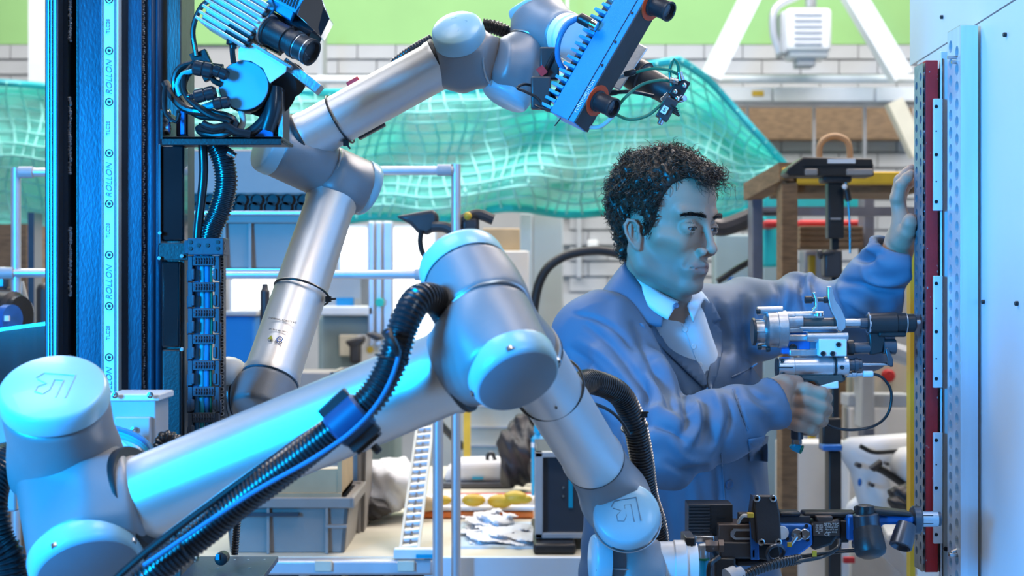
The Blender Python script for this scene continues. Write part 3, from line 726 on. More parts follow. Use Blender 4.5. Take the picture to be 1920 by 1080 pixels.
M().lathe(P(1010, 850, 4.3), (0, 0, 1), [(-.145, .012), (-.143, .020), (.04, .020), (.05, .012), (.052, .010), (.058, .014), (.075, .012), (.078, .006)], 20).obj('bottle_body', 'ptfe_blue', bt)
M().lathe(P(1010, 838, 4.3), (0, 0, 1), [(0, .0206), (.012, .0206)], 20).obj('bottle_label', 'white_plastic', bt)
tag(M().pbox(869, 700, 882, 887, 5.1, .03).obj('yellow_pole', 'yellow_bar'), 'bright yellow upright pole behind the cage frame', 'pole')
# beige machine bodies behind the bench
mb_ = thing('beige_machine', 'beige sheet metal machine behind the bench, partly hidden by the elbow', 'machine', P(900, 1000, 5.4))
M().pbox(790, 690, 1040, 1320, 5.7, .5).obj('machine_body', 'cream', mb_, bevel=.02)
for y in (760, 800, 835): M().pbox(880, y, 1000, y+3, 5.69, .01).obj('machine_seam', 'grey_box', mb_)
M().tube([P(800, 760, 5.2), P(830, 800, 5.2), P(870, 840, 5.2)], .012, 8).obj('machine_cable', 'cable_black', mb_)
m5 = thing('green_machine', 'grey-green machine cabinet with green lamp button and windows', 'machine', P(680, 900, 6.2))
M().pbox(596, 592, 738, 1265, 6.2, .5).obj('cabinet_body', 'machine_green', m5, bevel=.02)
for x0, x1 in ((690, 702), (704, 716), (718, 736)): M().pbox(x0, 415, x1, 650, 6.15, .08).obj('frame_upright', 'frame_alu', m5, bevel=.005)
M().pbox(600, 574, 700, 592, 6.15, .3).obj('window_sill', 'white_plastic', m5, bevel=.006)
M().pbox(608, 520, 676, 576, 6.3, .02).obj('cabinet_window', 'grey_box', m5)
M().pbox(630, 558, 662, 574, 6.2, .05).obj('blue_tray', 'blue_sensor', m5)
M().lathe(P(712, 567, 6.12), (0, -1, 0), [(0, .018), (.01, .016)], 20).obj('green_lamp', 'teal_bin', m5)
M().lathe(P(694, 656, 6.10), (0, -1, 0), [(0, .014), (.01, .012)], 16).obj('yellow_button', 'yellow_bar', m5)
M().pbox(668, 628, 722, 682, 6.16, .04).obj('switch_panel', 'white_plastic', m5, bevel=.004)
M().pbox(636, 628, 672, 668, 6.16, .04).obj('switch_panel', 'cream', m5, bevel=.004)
m = M(); m.pbox(655, 640, 676, 682, 6.05, .06); m.pprism([(645, 640), (682, 628), (684, 640), (664, 662)], 6.05, .06); m.obj('black_handle', 'black_paint', m5, bevel=.01)
m = M(); m.pprism([(682, 626), (700, 622), (722, 634), (705, 640)], 6.05, .05); m.obj('black_handle', 'black_paint', m5, bevel=.008)
bcab = thing('blue_cabinet', 'plain blue cabinet beside the cable chain behind the rear arm', 'cabinet', P(450, 690, 5.0))
M().pbox(412, 592, 478, 1439, 5.0, .4).obj('cabinet_body', 'blue_cabinet', bcab, bevel=.008)
M().pbox(418, 583, 482, 592, 4.98, .4).obj('cabinet_top', 'grey_box', bcab, bevel=.004)
tag(M().lathe(P(497, 600, 4.4), (0, 0, 1), [(-.50, .014), (.08, .014), (.085, .010), (.10, .008)], 14).obj('black_stick', 'black_paint'), 'short black upright stick left of the raised tube', 'rod')
tag(M().pbox(346, 636, 352, 2090, 2.9, .02).obj('tan_strip', 'cardboard'), 'narrow tan strip between the column cover and the cable chain', 'strip')
# black clamp with cable loop, carton, white sheet
cl = thing('cable_clamp', 'black holder with a hanging cable loop above the elbow joint', 'holder', P(800, 430, 4.6))
m = M(); m.pprism([(740, 405), (812, 392), (822, 402), (820, 430), (800, 440), (782, 436), (768, 420)], 3.5, .05); m.obj('holder_body', 'black_paint', cl, bevel=.01)
M().tube([P(812, 425, 3.5), P(840, 428, 3.49), P(870, 452, 3.48)], .012, 10).obj('holder_arm', 'black_paint', cl)
M().tube([P(790, 432, 3.5), P(788, 455, 3.5), P(795, 478, 3.5), P(815, 492, 3.5)], .006, 10).obj('cable_loop', 'cable_black', cl)
M().tube([P(860, 415, 3.47), P(895, 402, 3.47), P(925, 412, 3.47)], .012, 10).obj('holder_arm', 'black_paint', cl)
M().ball(P(877, 405, 3.44), .009, 12).obj('amber_lamp', 'yellow', cl)
tag(M().pbox(863, 404, 898, 440, 3.46, .06).obj('black_unit', 'black_paint', bevel=.01), 'small black unit right of the frame post above the elbow', 'box')
M().pbox(880, 470, 990, 692, 5.72, .4).obj('machine_tower', 'cream', mb_, bevel=.01)
tag(M().pbox(905, 428, 975, 470, 5.75, .2).obj('carton', 'cardboard', bevel=.004), 'tan carton behind the elbow cap', 'carton')
M().pbox(925, 471, 992, 570, 5.69, .03).obj('machine_door', 'white_plastic', mb_, bevel=.003)
pl2 = [(1000, 1056, 'cloth_white', 'pale block pillar between the elbow and the man'), (975, 998, 'anod_dark', 'dark upright profile behind the elbow')]
for x0, x1, mt_, lab in pl2:
    tag(M().pbox(x0, 400, x1, 900, 7.0, .2).obj('hall_pillar', 'block' if mt_ == 'cloth_white' else 'grey_box', bevel=.005), lab, 'pillar')
tag(M().pbox(1082, 300, 1090, 520, 8.92, .08).obj('downpipe', 'grey_box'), 'slim grey-blue pipe on the block wall left of the man', 'pipe')
tag(M().pbox(1102, 450, 1122, 468, 8.9, .1).obj('junction_box', 'white_plastic', bevel=.01), 'small white junction box left of the head', 'box')
tag(M().tube([P(992, 905, 4.78), P(996, 700, 4.78), P(1001, 580, 4.78), P(1018, 515, 4.78), P(1055, 482, 4.78), P(1110, 470, 4.78), P(1160, 476, 4.78), P(1210, 500, 4.78)], .0142, 14).obj('air_hose', 'rubber'), 'thick dark hose arching from the elbow to behind the neck', 'hose')
# left edge machinery behind the dark guard
gd = thing('guard_panel', 'smoked guard panel with light top edge left of the column', 'guard', P(40, 760, 2.9))
M().prism([P(-30, 622, 2.9), P(92, 606, 2.9), P(92, 800, 2.9), P(-30, 800, 2.9)], (0, .006, 0)).obj('smoked_pane', 'dark_glass', gd)
M().bar(P(-30, 622, 2.895), P(92, 606, 2.895), .006, .003, (0, 1, 0)).obj('pane_edge', 'alu', gd)
mo = thing('motor_unit', 'dark motor unit with blue label at the left edge behind the smoked guard', 'motor', P(20, 620, 3.4))
m = M(); m.lathe(P(-10, 590, 3.4), X_ if 'X_' in globals() else (1, -.4, 0), [(0, .05), (.05, .05), (.055, .04), (.07, .04)], 28); m.obj('motor_body', 'black_metal', mo)
M().lathe(P(10, 598, 3.33), (1, -.5, 0), [(0, .03), (.02, .03)], 24).obj('motor_end', 'tool_blue', mo)
M().pbox(2, 592, 16, 602, 3.3, .01).obj('motor_label', 'white_plastic', mo)
m = M(); m.pbox(-20, 500, 14, 545, 3.5, .1); m.obj('motor_clamp', 'anod_dark', mo, bevel=.01)
M().tube([P(40, 528, 3.5), P(48, 560, 3.5), P(58, 580, 3.5), P(54, 610, 3.5)], .006, 8).obj('motor_cable', 'cable_white', mo)
M().tube([P(20, 560, 3.5), P(38, 585, 3.5), P(50, 620, 3.5)], .012, 8).obj('motor_cable', 'cable_black', mo)
tag(M().pbox(52, 398, 64, 1343, 5.6, .1).obj('dark_post', 'anod_dark'), 'dark post behind the frame at the left edge', 'post')
tag(M().pbox(-10, 420, 50, 1315, 5.8, .3).obj('brown_cabinet', 'brown_old'), 'brown cabinet at the far left behind the frame post', 'cabinet')
tag(M().pbox(64, 530, 96, 1515, 4.6, .2).obj('dark_machine', 'black_paint', bevel=.02), 'dark machine part left of the column above the guard', 'machine')
tag(M().pbox(-40, 740, 30, 960, 2.6, .1).obj('pale_cover', 'grey_box', bevel=.004), 'pale blue-grey cover at the left edge behind the shoulder joint', 'cover')

# ================================================================ table, scanner stand and machines right of the man
D5 = 4.6
tb_ = thing('steel_table', 'old brown and yellow steel table frame behind the black stand', 'table', P(1560, 1000, 4.9))
for x0, x1, y0, d in ((1411, 1431, 352, 4.6), (1466, 1496, 330, 4.3), (1620, 1640, 360, 5.1)): M().pbox(x0, y0, x1, 1400, d, .09).obj('table_leg', 'grey_post' if x0 != 1466 else 'brown_old', tb_, bevel=.003)
M().bar(P(1410, 360, 4.62), P(1478, 322, 4.3), .05, .05, (0, 0, 1)).obj('side_beam', 'brown_old', tb_)
M().pbox(1470, 322, 1720, 345, 4.3, .05).obj('front_beam', 'yellow_bar', tb_, bevel=.004)
M().pbox(1475, 345, 1720, 362, 4.35, .3).obj('table_top', 'brown_old', tb_, bevel=.004)
M().pbox(1468, 314, 1482, 334, 4.28, .05).obj('corner_block', 'yellow_bar', tb_, bevel=.004)
M().pbox(1430, 388, 1720, 404, 4.9, .05).obj('rear_beam', 'grey_post', tb_)
M().pbox(1430, 392, 1470, 396, 4.85, .05).obj('rear_beam', 'grey_post', tb_)
for x0, x1, y0, y1, lab in ((1432, 1620, 360, 392, 'turquoise bin behind the steel table, upper row'), (1432, 1466, 395, 500, 'turquoise sheet between the two left table legs')): tag(M().pbox(x0, y0, x1, y1, 5.5, .2).obj('turquoise_bin', 'teal_bin', bevel=.01), lab, 'bin')
for x0, x1, lab in ((1434, 1466, 'dark red box between the left table legs'), (1498, 1620, 'dark red box behind the black stand')): tag(M().pbox(x0, 412, x1, 426, 5.3, .2).obj('red_box', 'red_paint', bevel=.01), lab, 'box')
wb_ = thing('wooden_crate', 'worn wooden crate on the steel table frame behind the stand', 'crate', P(1580, 460, 5.0))
for i in range(4): M().pbox(1500, 424+i*10, 1618, 432+i*10, 5.0, .02).obj('crate_plank', 'brown_old', wb_, bevel=.002)
M().pbox(1500, 424, 1618, 465, 5.03, .3).obj('crate_core', 'brown_old', wb_)
tag(M().pbox(1508, 470, 1560, 1370, 5.4, .1).obj('grey_locker', 'grey_box', bevel=.006), 'grey locker behind the black stand column', 'locker')
tag(M().pbox(1518, 478, 1530, 1400, 5.2, .04).obj('orange_post', 'yellow', bevel=.004), 'orange-yellow post left of the black stand pole', 'post')
tag(M().pbox(1430, 470, 1466, 1290, 6.0, .1).obj('pale_cabinet', 'machine_green', bevel=.006), 'pale green-grey cabinet behind the left table legs', 'cabinet')
pcab = M().pbox(1340, 440, 1412, 1290, 6.0, .1).obj('pale_cabinet', 'machine_green', bevel=.006); tag(pcab, 'pale green-grey cabinet right of the chin', 'cabinet')
for x, lab in ((1372, 'left blue square label right of the chin'), (1392, 'right blue square label right of the chin')): M().pbox(x-5, 520, x+5, 532, 5.98, .02).obj('blue_label', 'tool_blue', pcab)
tag(M().tube([P(1325, 420, 4.8), P(1360, 425, 4.8), P(1425, 400, 4.8)], .028, 10).obj('dark_boom', 'black_paint'), 'dark blurred boom reaching from eye level to the table leg', 'boom')
tag(M().tube([P(1345, 528, 4.8), P(1380, 505, 4.8), P(1412, 487, 4.8)], .010, 10).obj('dark_hose', 'cable_black'), 'thin dark hose right of the chin', 'hose')
tag(M().tube([P(1536, 351, 4.5), P(1536, 300, 4.5), P(1538, 272, 4.5), P(1552, 258, 4.5), P(1572, 256, 4.5), P(1590, 268, 4.5), P(1594, 300, 4.5), P(1595, 351, 4.5)], .0088, 12).obj('tan_hoop', 'hoop'), 'tan hoop standing above the black scanner head', 'hoop')
st = thing('scanner_stand', 'black scanner head with white label on a tall black stand', 'stand', P(1568, 1200, 3.9))
m = M(); m.prism([P(1474, 324, 3.8), P(1478, 314, 3.8), P(1506, 294, 3.8), P(1636, 297, 3.8), P(1640, 330, 3.8), P(1480, 330, 3.8)], (0, .09, 0)); m.obj('head_housing', 'black_metal', st, bevel=.004)
M().pbox(1552, 298, 1604, 306, 3.794, .004).obj('head_label', 'white_plastic', st)
for x0, x1 in ((1510, 1534), (1588, 1638)): M().pbox(x0, 316, x1, 328, 3.79, .02).obj('head_window', 'bin_grey', st, bevel=.003)
M().pbox(1508, 309, 1638, 311, 3.795, .01).obj('head_groove', 'gap_dark', st)
M().pbox(1543, 328, 1598, 342, 3.82, .06).obj('head_mount', 'black_paint', st, bevel=.006)
M().pbox(1553, 338, 1583, 447, 3.84, .04).obj('upper_column', 'black_metal', st, bevel=.003)
M().pbox(1558, 408, 1577, 412, 3.835, .01).obj('column_band', 'bin_grey', st)
M().pbox(1560, 445, 1574, 1500, 3.87, .03).obj('stand_pole', 'black_metal', st, bevel=.003)
M().pbox(1546, 468, 1580, 520, 3.85, .05).obj('pole_clamp', 'black_paint', st, bevel=.006)
M().lathe(P(1532, 478, 3.85), (1, 0, .2), [(0, .004), (.003, .012), (.012, .011), (.014, .005), (.04, .005)], 16).obj('clamp_lever', 'black_paint', st)
M().pbox(1542, 784, 1578, 846, 3.84, .05).obj('pole_clamp', 'black_metal', st, bevel=.004)
M().pbox(1543, 834, 1580, 846, 3.82, .05).obj('blue_clip', 'tool_blue', st, bevel=.004)
M().pbox(1554, 846, 1578, 1300, 3.85, .05).obj('lower_column', 'black_metal', st, bevel=.003)
m = M(); m.tube([P(1586, 342, 3.82), P(1590, 375, 3.82), P(1593, 420, 3.82), P(1594, 475, 3.82)], .0025, 8); m.obj('head_cable', 'cable_black', st)
M().lathe(P(1585, 345, 3.81), (.2, 0, -1), [(0, .006), (.01, .006), (.011, .008), (.04, .008), (.042, .004)], 14).obj('cable_plug', 'black_metal', st)
M().ball(P(1584, 350, 3.8), .007, 10).obj('cable_clip', 'white_plastic', st)
# cluttered hall behind
for x0, y0, x1, y1, d, mt_, nm, lab, ct_ in (
    (1590, 740, 1712, 764, 5.0, 'grey_box', 'grey_beam', 'grey horizontal beam behind the drill hand', 'beam'),
    (1616, 660, 1640, 805, 4.9, 'grey_box', 'steel_upright', 'grey steel upright under the drill', 'post'),
    (1600, 662, 1712, 763, 5.4, 'cream', 'beige_console', 'beige console with red button behind the drill', 'console'),
    (1592, 764, 1712, 1370, 5.4, 'white_plastic', 'white_cupboard', 'white cupboard behind the white robot', 'cupboard'),
    (1588, 500, 1708, 1310, 5.8, 'grey_box', 'grey_cupboard', 'grey cupboard behind the raised sleeve', 'cupboard'),
    (1480, 700, 1590, 1340, 5.6, 'brown_old', 'brown_cabinet', 'brown cabinet behind the grip hand', 'cabinet'),
    (1466, 830, 1552, 1100, 4.6, 'white_plastic', 'white_board', 'white board standing right of the lab coat', 'board'),
    (1578, 830, 1594, 1100, 4.5, 'white_plastic', 'white_upright', 'white upright beside the black stand column', 'post'),
    (1330, 200, 1712, 262, 8.87, 'brown_old', 'brown_board', 'brown band on the back wall below the cable tray', 'panel')):
    tag(M().pbox(x0, y0, x1, y1, d, .12).obj(nm, mt_, bevel=.006), lab, ct_)
bcon = [o for o in COL.objects if o.name.startswith('beige_console')][0]; M().lathe(P(1664, 704, 5.39), (0, -1, 0), [(0, .022), (.02, .022), (.025, .016)], 18).obj('stop_button', 'red_paint', bcon)
tag(M().pbox(1583, 1046, 1603, 1056, 4.45, .02).obj('red_label', 'red_paint'), 'small red label on the white upright low down', 'label')
tag(M().tube([P(1560, 662, 5.0), P(1600, 640, 5.0), P(1660, 655, 5.0), P(1712, 672, 5.0)], .03, 10).obj('grey_duct', 'grey_box'), 'pale grey duct behind the front of the drill', 'duct')
wr = thing('white_robot', 'white blurred robot with black cables behind the drilled bars', 'robot', P(1660, 1000, 4.3))
def wcap(parts, name, k=.03, h=.012, mt='white_plastic'):
    pr = [(np.array(P(*a)), np.array(P(*b)), Rp(r, 4.3)) for a, b, r in parts]
    allp = np.array([p for q in pr for p in q[:2]]); R = max(q[2] for q in pr)+.03
    def fn(X):
        dd = None
        for a, b, r in pr:
            q = s_caps(X, a, b, r); dd = q if dd is None else smin(dd, q, k)
        return dd
    return link(name, sdf_mesh(fn, allp.min(0)-R, allp.max(0)+R, h, name, 1), mt, wr)
wcap([((1600, 845, 4.3), (1740, 835, 4.3), 26), ((1625, 870, 4.3), (1640, 930, 4.3), 34), ((1700, 870, 4.2), (1740, 900, 4.2), 32)], 'robot_shoulder')
wcap([((1640, 940, 4.35), (1720, 960, 4.35), 30), ((1610, 960, 4.35), (1640, 1010, 4.4), 26)], 'robot_base')
M().pbox(1688, 862, 1724, 908, 4.2, .1).obj('robot_cover', 'white_gloss', wr, bevel=.01)
M().tube([P(1612, 836, 4.2), P(1640, 848, 4.2), P(1690, 846, 4.2), P(1720, 856, 4.2)], .006, 8).obj('robot_cable', 'cable_black', wr)
M().tube([P(1640, 875, 4.18), P(1660, 885, 4.18), P(1690, 905, 4.18), P(1712, 920, 4.18)], .010, 8).obj('robot_cable', 'cable_black', wr)
M().pprism([(1632, 878), (1654, 862), (1656, 872), (1640, 886)], 4.17, .03).obj('black_clip', 'black_paint', wr, bevel=.003)
for x, y, r in ((1611, 873, 5), (1636, 910, 4), (1664, 870, 3)): M().lathe(P(x, y, 4.2), (0, -1, 0), [(-.03, Rp(r, 4.2)), (.002, Rp(r, 4.2))], 12).obj('robot_port', 'black_paint', wr)
M().ball(P(1612, 904, 4.2), .008, 10, (.7, .7, 1.4)).obj('blue_mark', 'tool_blue', wr)
lump(1700, 935, 4.0, 40, 28, .06, 'bag_black', 'cable_heap', wr, .4, 8, 2)
tag(M().bar(P(1640, 1010, 4.2), P(1712, 1080, 4.2), .04, .03, (0, 1, 0)).obj('grey_strut', 'frame_alu'), 'grey diagonal strut low down by the perforated strip', 'strut')
tag(M().pbox(1596, 1000, 1720, 1120, 4.8, .2).obj('plinth', 'grey_box', bevel=.01), 'grey base box under the white robot', 'base')
# ================================================================ robot arms
def housing(parent, cyls, k=.03, name='joint_housing', mt='housing', h=.0045, rd=.006):
    pts = np.array([list(c[i]) for c in cyls for i in (0, 1)]); R = max(c[2] for c in cyls)+.012
    def fn(X):
        d = None
        for a, b, r in cyls:
            q = s_cyl(X, a, b, r, rd); d = q if d is None else smin(d, q, k)
        return d
    me = sdf_mesh(fn, pts.min(0)-R, pts.max(0)+R, h, name)
    return link(name, me, mt, parent)
def cap(parent, c, ax, r, th, mt='cap', face=None, nscrew=4, rot=.6, dome=.0, screw=True):
    """lid of a joint: c = middle of its base, ax = outward"""
    c = Vector(c); ax = Vector(ax).normalized(); m = M()
    pr = [(-.001, r*1.005), (th*.10, r*1.02), (th*.55, r*1.01), (th*.80, r*.985), (th*.93, r*.95), (th, r*.905)]
    if dome: pr += [(th+dome*.5, r*.6), (th+dome*.85, r*.3), (th+dome, .0001)]
    m.lathe(c, ax, pr, 56, cap=not dome)
    o = m.obj('joint_cap', mt, parent, angle=50)
    if face: M().lathe(c+ax*(th-.0005), ax, [(0, r*.90), (.0014, r*.895), (.0018, r*.88)], 48).obj('cap_plate', face, o)
    e = ax.orthogonal().normalized(); g = ax.cross(e)
    if screw:
        for i in range(nscrew):
            t = rot+2*math.pi*i/nscrew; q = c+(e*math.cos(t)+g*math.sin(t))*r*(.80 if not face else .965)
            b = M().lathe(q+ax*(th-.0042-(.004 if face else 0)), ax, [(0, .0042), (.004, .0042), (.0042, .0032), (.0018, .0022), (.0018, .0001)], 14)
            b.obj('cap_screw', 'steel', o)
    return o
def collar(parent, c, ax, r, w=.008, mt='rubber', name='seal_ring'):
    ax = Vector(ax).normalized()
    return M().lathe(Vector(c)-ax*w/2, ax, [(0, r*.97), (w*.2, r), (w*.8, r), (w, r*.97)], 56).obj(name, mt, parent)
def seam(parent, c, ax, r, t=.0013):
    return M().ring(c, ax, r, t, 64, 6).obj('seam_ring', 'alu', parent)
def alu_tube(parent, a, b, r, r2=None, lip=True):
    a, b = Vector(a), Vector(b); m = M(); L = (b-a).length; ax = (b-a).normalized(); r2 = r2 or r
    pr = [(0, r*1.05), (.010, r*1.05), (.016, r), (L-.016, r2), (L-.010, r2*1.05), (L, r2*1.05)]
    m.lathe(a, ax, pr, 64)
    return m.obj('arm_tube', 'alu_tube', parent, angle=50)
def zip_tie(parent, c, ax, r, tail, label=None):
    o = M().ring(c, ax, r+.001, .0018, 48, 6)
    t = Vector(tail).normalized(); q = Vector(c)+t*(r+.003)
    o.box(q, (.009, .009, .009)); o.tube([q, q+t*.012+Vector(ax)*.004], .0016, 6, smooth=False)
    return o.obj('cable_tie', 'cable_black', parent)

# ---- A: the large arm in the foreground
A = thing('robot_arm', 'large grey jointed robot arm in the foreground, hose clamped on its tube', 'robot arm', P(160, 1060, 1.8), 'jointed robot arms')
u1 = EA(103, 745, 98, .62); u2 = EA(150, 1000, -79, .60)
s0 = P(127, 880, 1.87)                            # crossing of the two axes
c1 = P(103, 752, 1.80)
cyl1 = (s0-u1*.025, c1-u1*.012, .0600)
housing(A, [(s0-u1*.01, c1, .0600), (s0+u2*.006, s0-u2*.035, .0600)], .03)
cap(A, c1, u1, .0605, .022, rot=.3)
seam(A, s0+u2*.012, u2, .0608)
lowc = s0+u2*.128
tA0 = P(248, 941, 1.83); tA1 = P(857, 690, 1.735); ta = (tA1-tA0).normalized()
hc = s0+u2*.070
housing(A, [(s0+u2*.012, lowc-u2*.002, .0612), (hc+ta*.02, tA0, .0555)], .045)
cap(A, lowc-u2*.004, u2, .0625, .026, face='cap_grey', rot=1.2)
collar(A, tA0+ta*.009, ta, .0625, .017)
alu_tube(A, tA0+ta*.008, tA1-ta*.002, .0475, .0455)
collar(A, tA1-ta*.002, ta, .0500, .008)
# elbow
e_dn = EA(966, 705, -64, .60); lc = P(961, 694, 1.665); ew = (lc-e_dn*.02)
up = -e_dn
sm = lc+up*.083; tc = lc+up*.148
eb = lc+up*.042
housing(A, [(lc+up*.004, sm-up*.001, .0478), (tA1+ta*.002, eb, .0470)], .04)
cap(A, lc+up*.010, e_dn, .0482, .026, face='cap_grey', rot=.9)
seam(A, sm, e_dn, .0488, .0016)
fA0 = P(990, 665, 1.80); fA1 = P(1113, 862, 2.06); fa = (fA1-fA0).normalized()
ub = lc+up*.112
housing(A, [(sm+up*.001, tc, .0480), (ub, fA0, .0395)], .035)
cap(A, tc-up*.002, up, .0485, .026, dome=.006, rot=.3)
alu_tube(A, fA0-fa*.01, fA1, .0375, .0385)
collar(A, fA0+fa*.002, fa, .040, .006)
collar(A, fA1, fa, .0405, .007)
zip_tie(A, P(1031, 728, 1.886), fa, .0400, Vector((.1, -1, -.35)))
# wrist
w1 = P(1150, 922, 2.125)
uc = EA(1175, 965, 95, .93)
cc = P(1175, 966, 2.05)
housing(A, [(fA1+fa*.002, w1, .0400), (w1-uc*.028, cc-uc*.010, .0425)], .03)
cap(A, cc-uc*.010, uc, .0425, .020, dome=.004, rot=.2, nscrew=3)
seam(A, cc-uc*.018, uc, .0432)
w2 = P(1181, 1012, 2.13)
dn = Vector((0, -.10, -1)).normalized()
housing(A, [(w2, w2+dn*.105, .0378), (w2+dn*.045, w2+dn*.045+Vector((.045, .0, .0)), .034)], .02)
seam(A, w2+dn*.036, dn, .0385)
cap(A, P(1138, 1050, 2.10), EA(1138, 1050, 180, .2), .034, .020, rot=.5)
fl = P(1236, 1058, 2.13); X1 = Vector((1, 0, 0))
M().lathe(fl, X1, [(0, .030), (.018, .030), (.02, .032), (.034, .032), (.036, .028), (.05, .028)], 48).obj('tool_flange', 'white_plastic', A)
# engraved emblem on the wrist cap
def emblem(parent, c, xd, yd, s, mt='cap_grey'):
    xd, yd = Vector(xd).normalized(), Vector(yd).normalized()
    U = lambda a, b: c+xd*(a*s)+yd*(b*s)
    for path in ([(-.85, .45), (-.6, .8), (.75, .8), (.75, -.75)], [(.35, -.75), (.35, .40), (-.05, .40), (-.05, -.3), (-.25, -.6), (-.62, -.5), (-.62, -.15), (-.3, .1), (-.75, .35)]):
        M().tube([U(*q) for q in path], s*.035, 6, smooth=False).obj('emblem_line', mt, parent)
capo = [o for o in A.children if o.name.startswith('joint_cap')][-2]
n_ = uc; yd = VD(1175, 965, (-.18, .98, 0)); yd = (yd-n_*yd.dot(n_)).normalized(); xd = yd.cross(n_)
emblem(capo, cc-uc*.010+uc*.0232, xd, yd, .021)
capo1 = [o for o in A.children if o.name.startswith('joint_cap')][0]
yd = VD(103, 745, (0.1, 1, 0)); yd = (yd-u1*yd.dot(u1)).normalized()
emblem(capo1, c1+u1*.0222, yd.cross(u1), yd, .026, 'cap')

# corrugated hose strapped along it, with its clamp and cables
H = thing('corrugated_hose', 'thick black corrugated hose strapped along the foreground robot arm', 'hose', P(620, 800, 1.7))
hp = [P(838, 590, 1.72), P(815, 562, 1.70), P(783, 563, 1.67), P(757, 610, 1.655), P(735, 680, 1.65), P(700, 742, 1.645), P(640, 795, 1.65), P(560, 858, 1.665), P(470, 925, 1.68), P(380, 1000, 1.69), P(290, 1072, 1.69), P(230, 1130, 1.70)]
M().tube(hp, .0165, 20, corr=.13, pitch=.0052).obj('hose_tube', 'hose', H)
M().tube([P(726, 622, 1.625), P(748, 660, 1.623), P(722, 735, 1.62), P(670, 800, 1.62), P(590, 858, 1.63), P(480, 920, 1.65), P(380, 985, 1.66), P(270, 1060, 1.665)], .0024, 10, step=.01).obj('side_cable', 'cable_blue', H)
M().tube([P(640, 800, 1.68), P(540, 885, 1.69), P(430, 965, 1.70), P(330, 1040, 1.70), P(260, 1100, 1.7)], .0125, 18, corr=.13, pitch=.0052).obj('hose_tube', 'hose', H)
M().tube([P(650, 790, 1.69), P(600, 800, 1.69), P(500, 868, 1.678), P(400, 940, 1.68), P(280, 1030, 1.68), P(200, 1100, 1.68)], .004, 10, step=.01).obj('side_cable', 'cable_black', H)
m = M(); cd_ = (P(700, 742, 1.65)-P(640, 795, 1.65)).normalized()
C_ = P(655, 788, 1.645)
m.lathe(C_-cd_*.020, cd_, [(0, .0185), (.003, .0215), (.037, .0215), (.04, .0185)], 28)
m.obj('clamp_band', 'clamp_navy', H); 
m = M(); nn = cd_.cross(Vector((0, 1, 0))).normalized()
for sgn in (-1, 1): m.box(C_+nn*sgn*.023, (.036, .018, .012), (cd_, Vector((0, 1, 0)), nn))
m.box(P(683, 820, 1.665), (.03, .03, .02), (cd_, Vector((0, 1, 0)), nn)); m.hexbolt(P(700, 835, 1.66), nn*-1, .005, .01)
m.obj('clamp_block', 'black_paint', H, bevel=.0015)
m = M(); m.tube([P(726, 622, 1.63), P(733, 640, 1.622), P(742, 655, 1.62), P(746, 668, 1.622)], lambda t: .002+.004*(1-t), 8); m.obj('strap_tail', 'cable_black', H)
M().ring(P(735, 672, 1.652), (P(740, 650, 1.65)-P(730, 690, 1.65)).normalized(), .0172, .0014, 32, 6).obj('cable_tie', 'cable_black', H)
M().ring(P(350, 1024, 1.69), (P(380, 1000, 1.69)-P(290, 1072, 1.69)).normalized(), .0185, .0014, 32, 6).obj('cable_tie', 'cable_black', H)
# second hose at the left edge
H2 = M().tube([P(58, 866, 1.93), P(18, 864, 1.96), P(-8, 880, 1.9), P(-25, 940, 1.86), P(-12, 1010, 1.85), P(10, 1050, 1.85), P(20, 1110, 1.85)], .024, 20, corr=.12, pitch=.006).obj('corrugated_hose', 'hose')
tag(H2, 'black corrugated hose bending behind the left shoulder joint', 'hose')
H3 = thing('corrugated_hose', 'black corrugated hose arching from the robot forearm down the lab coat', 'hose', P(1180, 780, 2.2))
M().tube([P(1040, 705, 1.99), P(1075, 722, 2.02), P(1110, 716, 2.06), P(1160, 738, 2.10), P(1188, 790, 2.12), P(1203, 860, 2.14), P(1212, 930, 2.16), P(1228, 985, 2.18), P(1238, 1060, 2.2)], .0165, 20, corr=.12, pitch=.0042).obj('hose_tube', 'hose', H3)
M().tube([P(1160, 745, 2.125), P(1185, 800, 2.14), P(1198, 880, 2.16), P(1205, 940, 2.18), P(1222, 1000, 2.2), P(1232, 1080, 2.2)], .0105, 16, corr=.12, pitch=.0042).obj('hose_tube', 'hose', H3)
M().tube([P(1100, 752, 2.06), P(1140, 768, 2.08), P(1165, 790, 2.09), P(1180, 815, 2.1)], .0022, 8).obj('side_cable', 'cable_black', H3)
m = M(); m.ring(P(1190, 800, 2.125), (P(1203, 860, 2.14)-P(1188, 790, 2.12)).normalized(), .0175, .0016, 32, 6); m.box(P(1208, 777, 2.11), (.008, .007, .008)); m.tube([P(1206, 778, 2.11), P(1216, 772, 2.11)], .0015, 6, smooth=False)
m.obj('cable_tie', 'cable_black', H3)

# ---- B: the slimmer arm behind, carrying the sensor
B = thing('robot_arm', 'grey robot arm with raised elbow behind the blue column, sensor bar on its wrist', 'robot arm', P(470, 760, 2.5), 'jointed robot arms')
lb = P(355, 742, 2.50); rb = P(520, 738, 2.47)
sA = P(446, 742, 2.48); aX = (rb-lb).normalized()
housing(B, [(lb, sA-aX*.002, .0440)], .02)
tb0 = P(507, 712, 2.44); tb1 = P(622, 374, 2.62); tb = (tb1-tb0).normalized()
tb0b = tb0-tb*.055
housing(B, [(sA+aX*.003, P(535, 742, 2.47), .0435), (tb0b, tb0, .0440)], .03)
collar(B, sA, aX, .0445, .005, 'alu', 'seam_ring'); collar(B, sA+aX*.006, aX, .0442, .005)
M().ball(P(428, 700, 2.46), .026, 20, (1.2, 1, 1)).obj('joint_cap', 'white_plastic', B)
collar(B, tb0+tb*.002, tb, .0445, .005, 'cap_grey')
alu_tube(B, tb0, tb1, .0430, .0405)
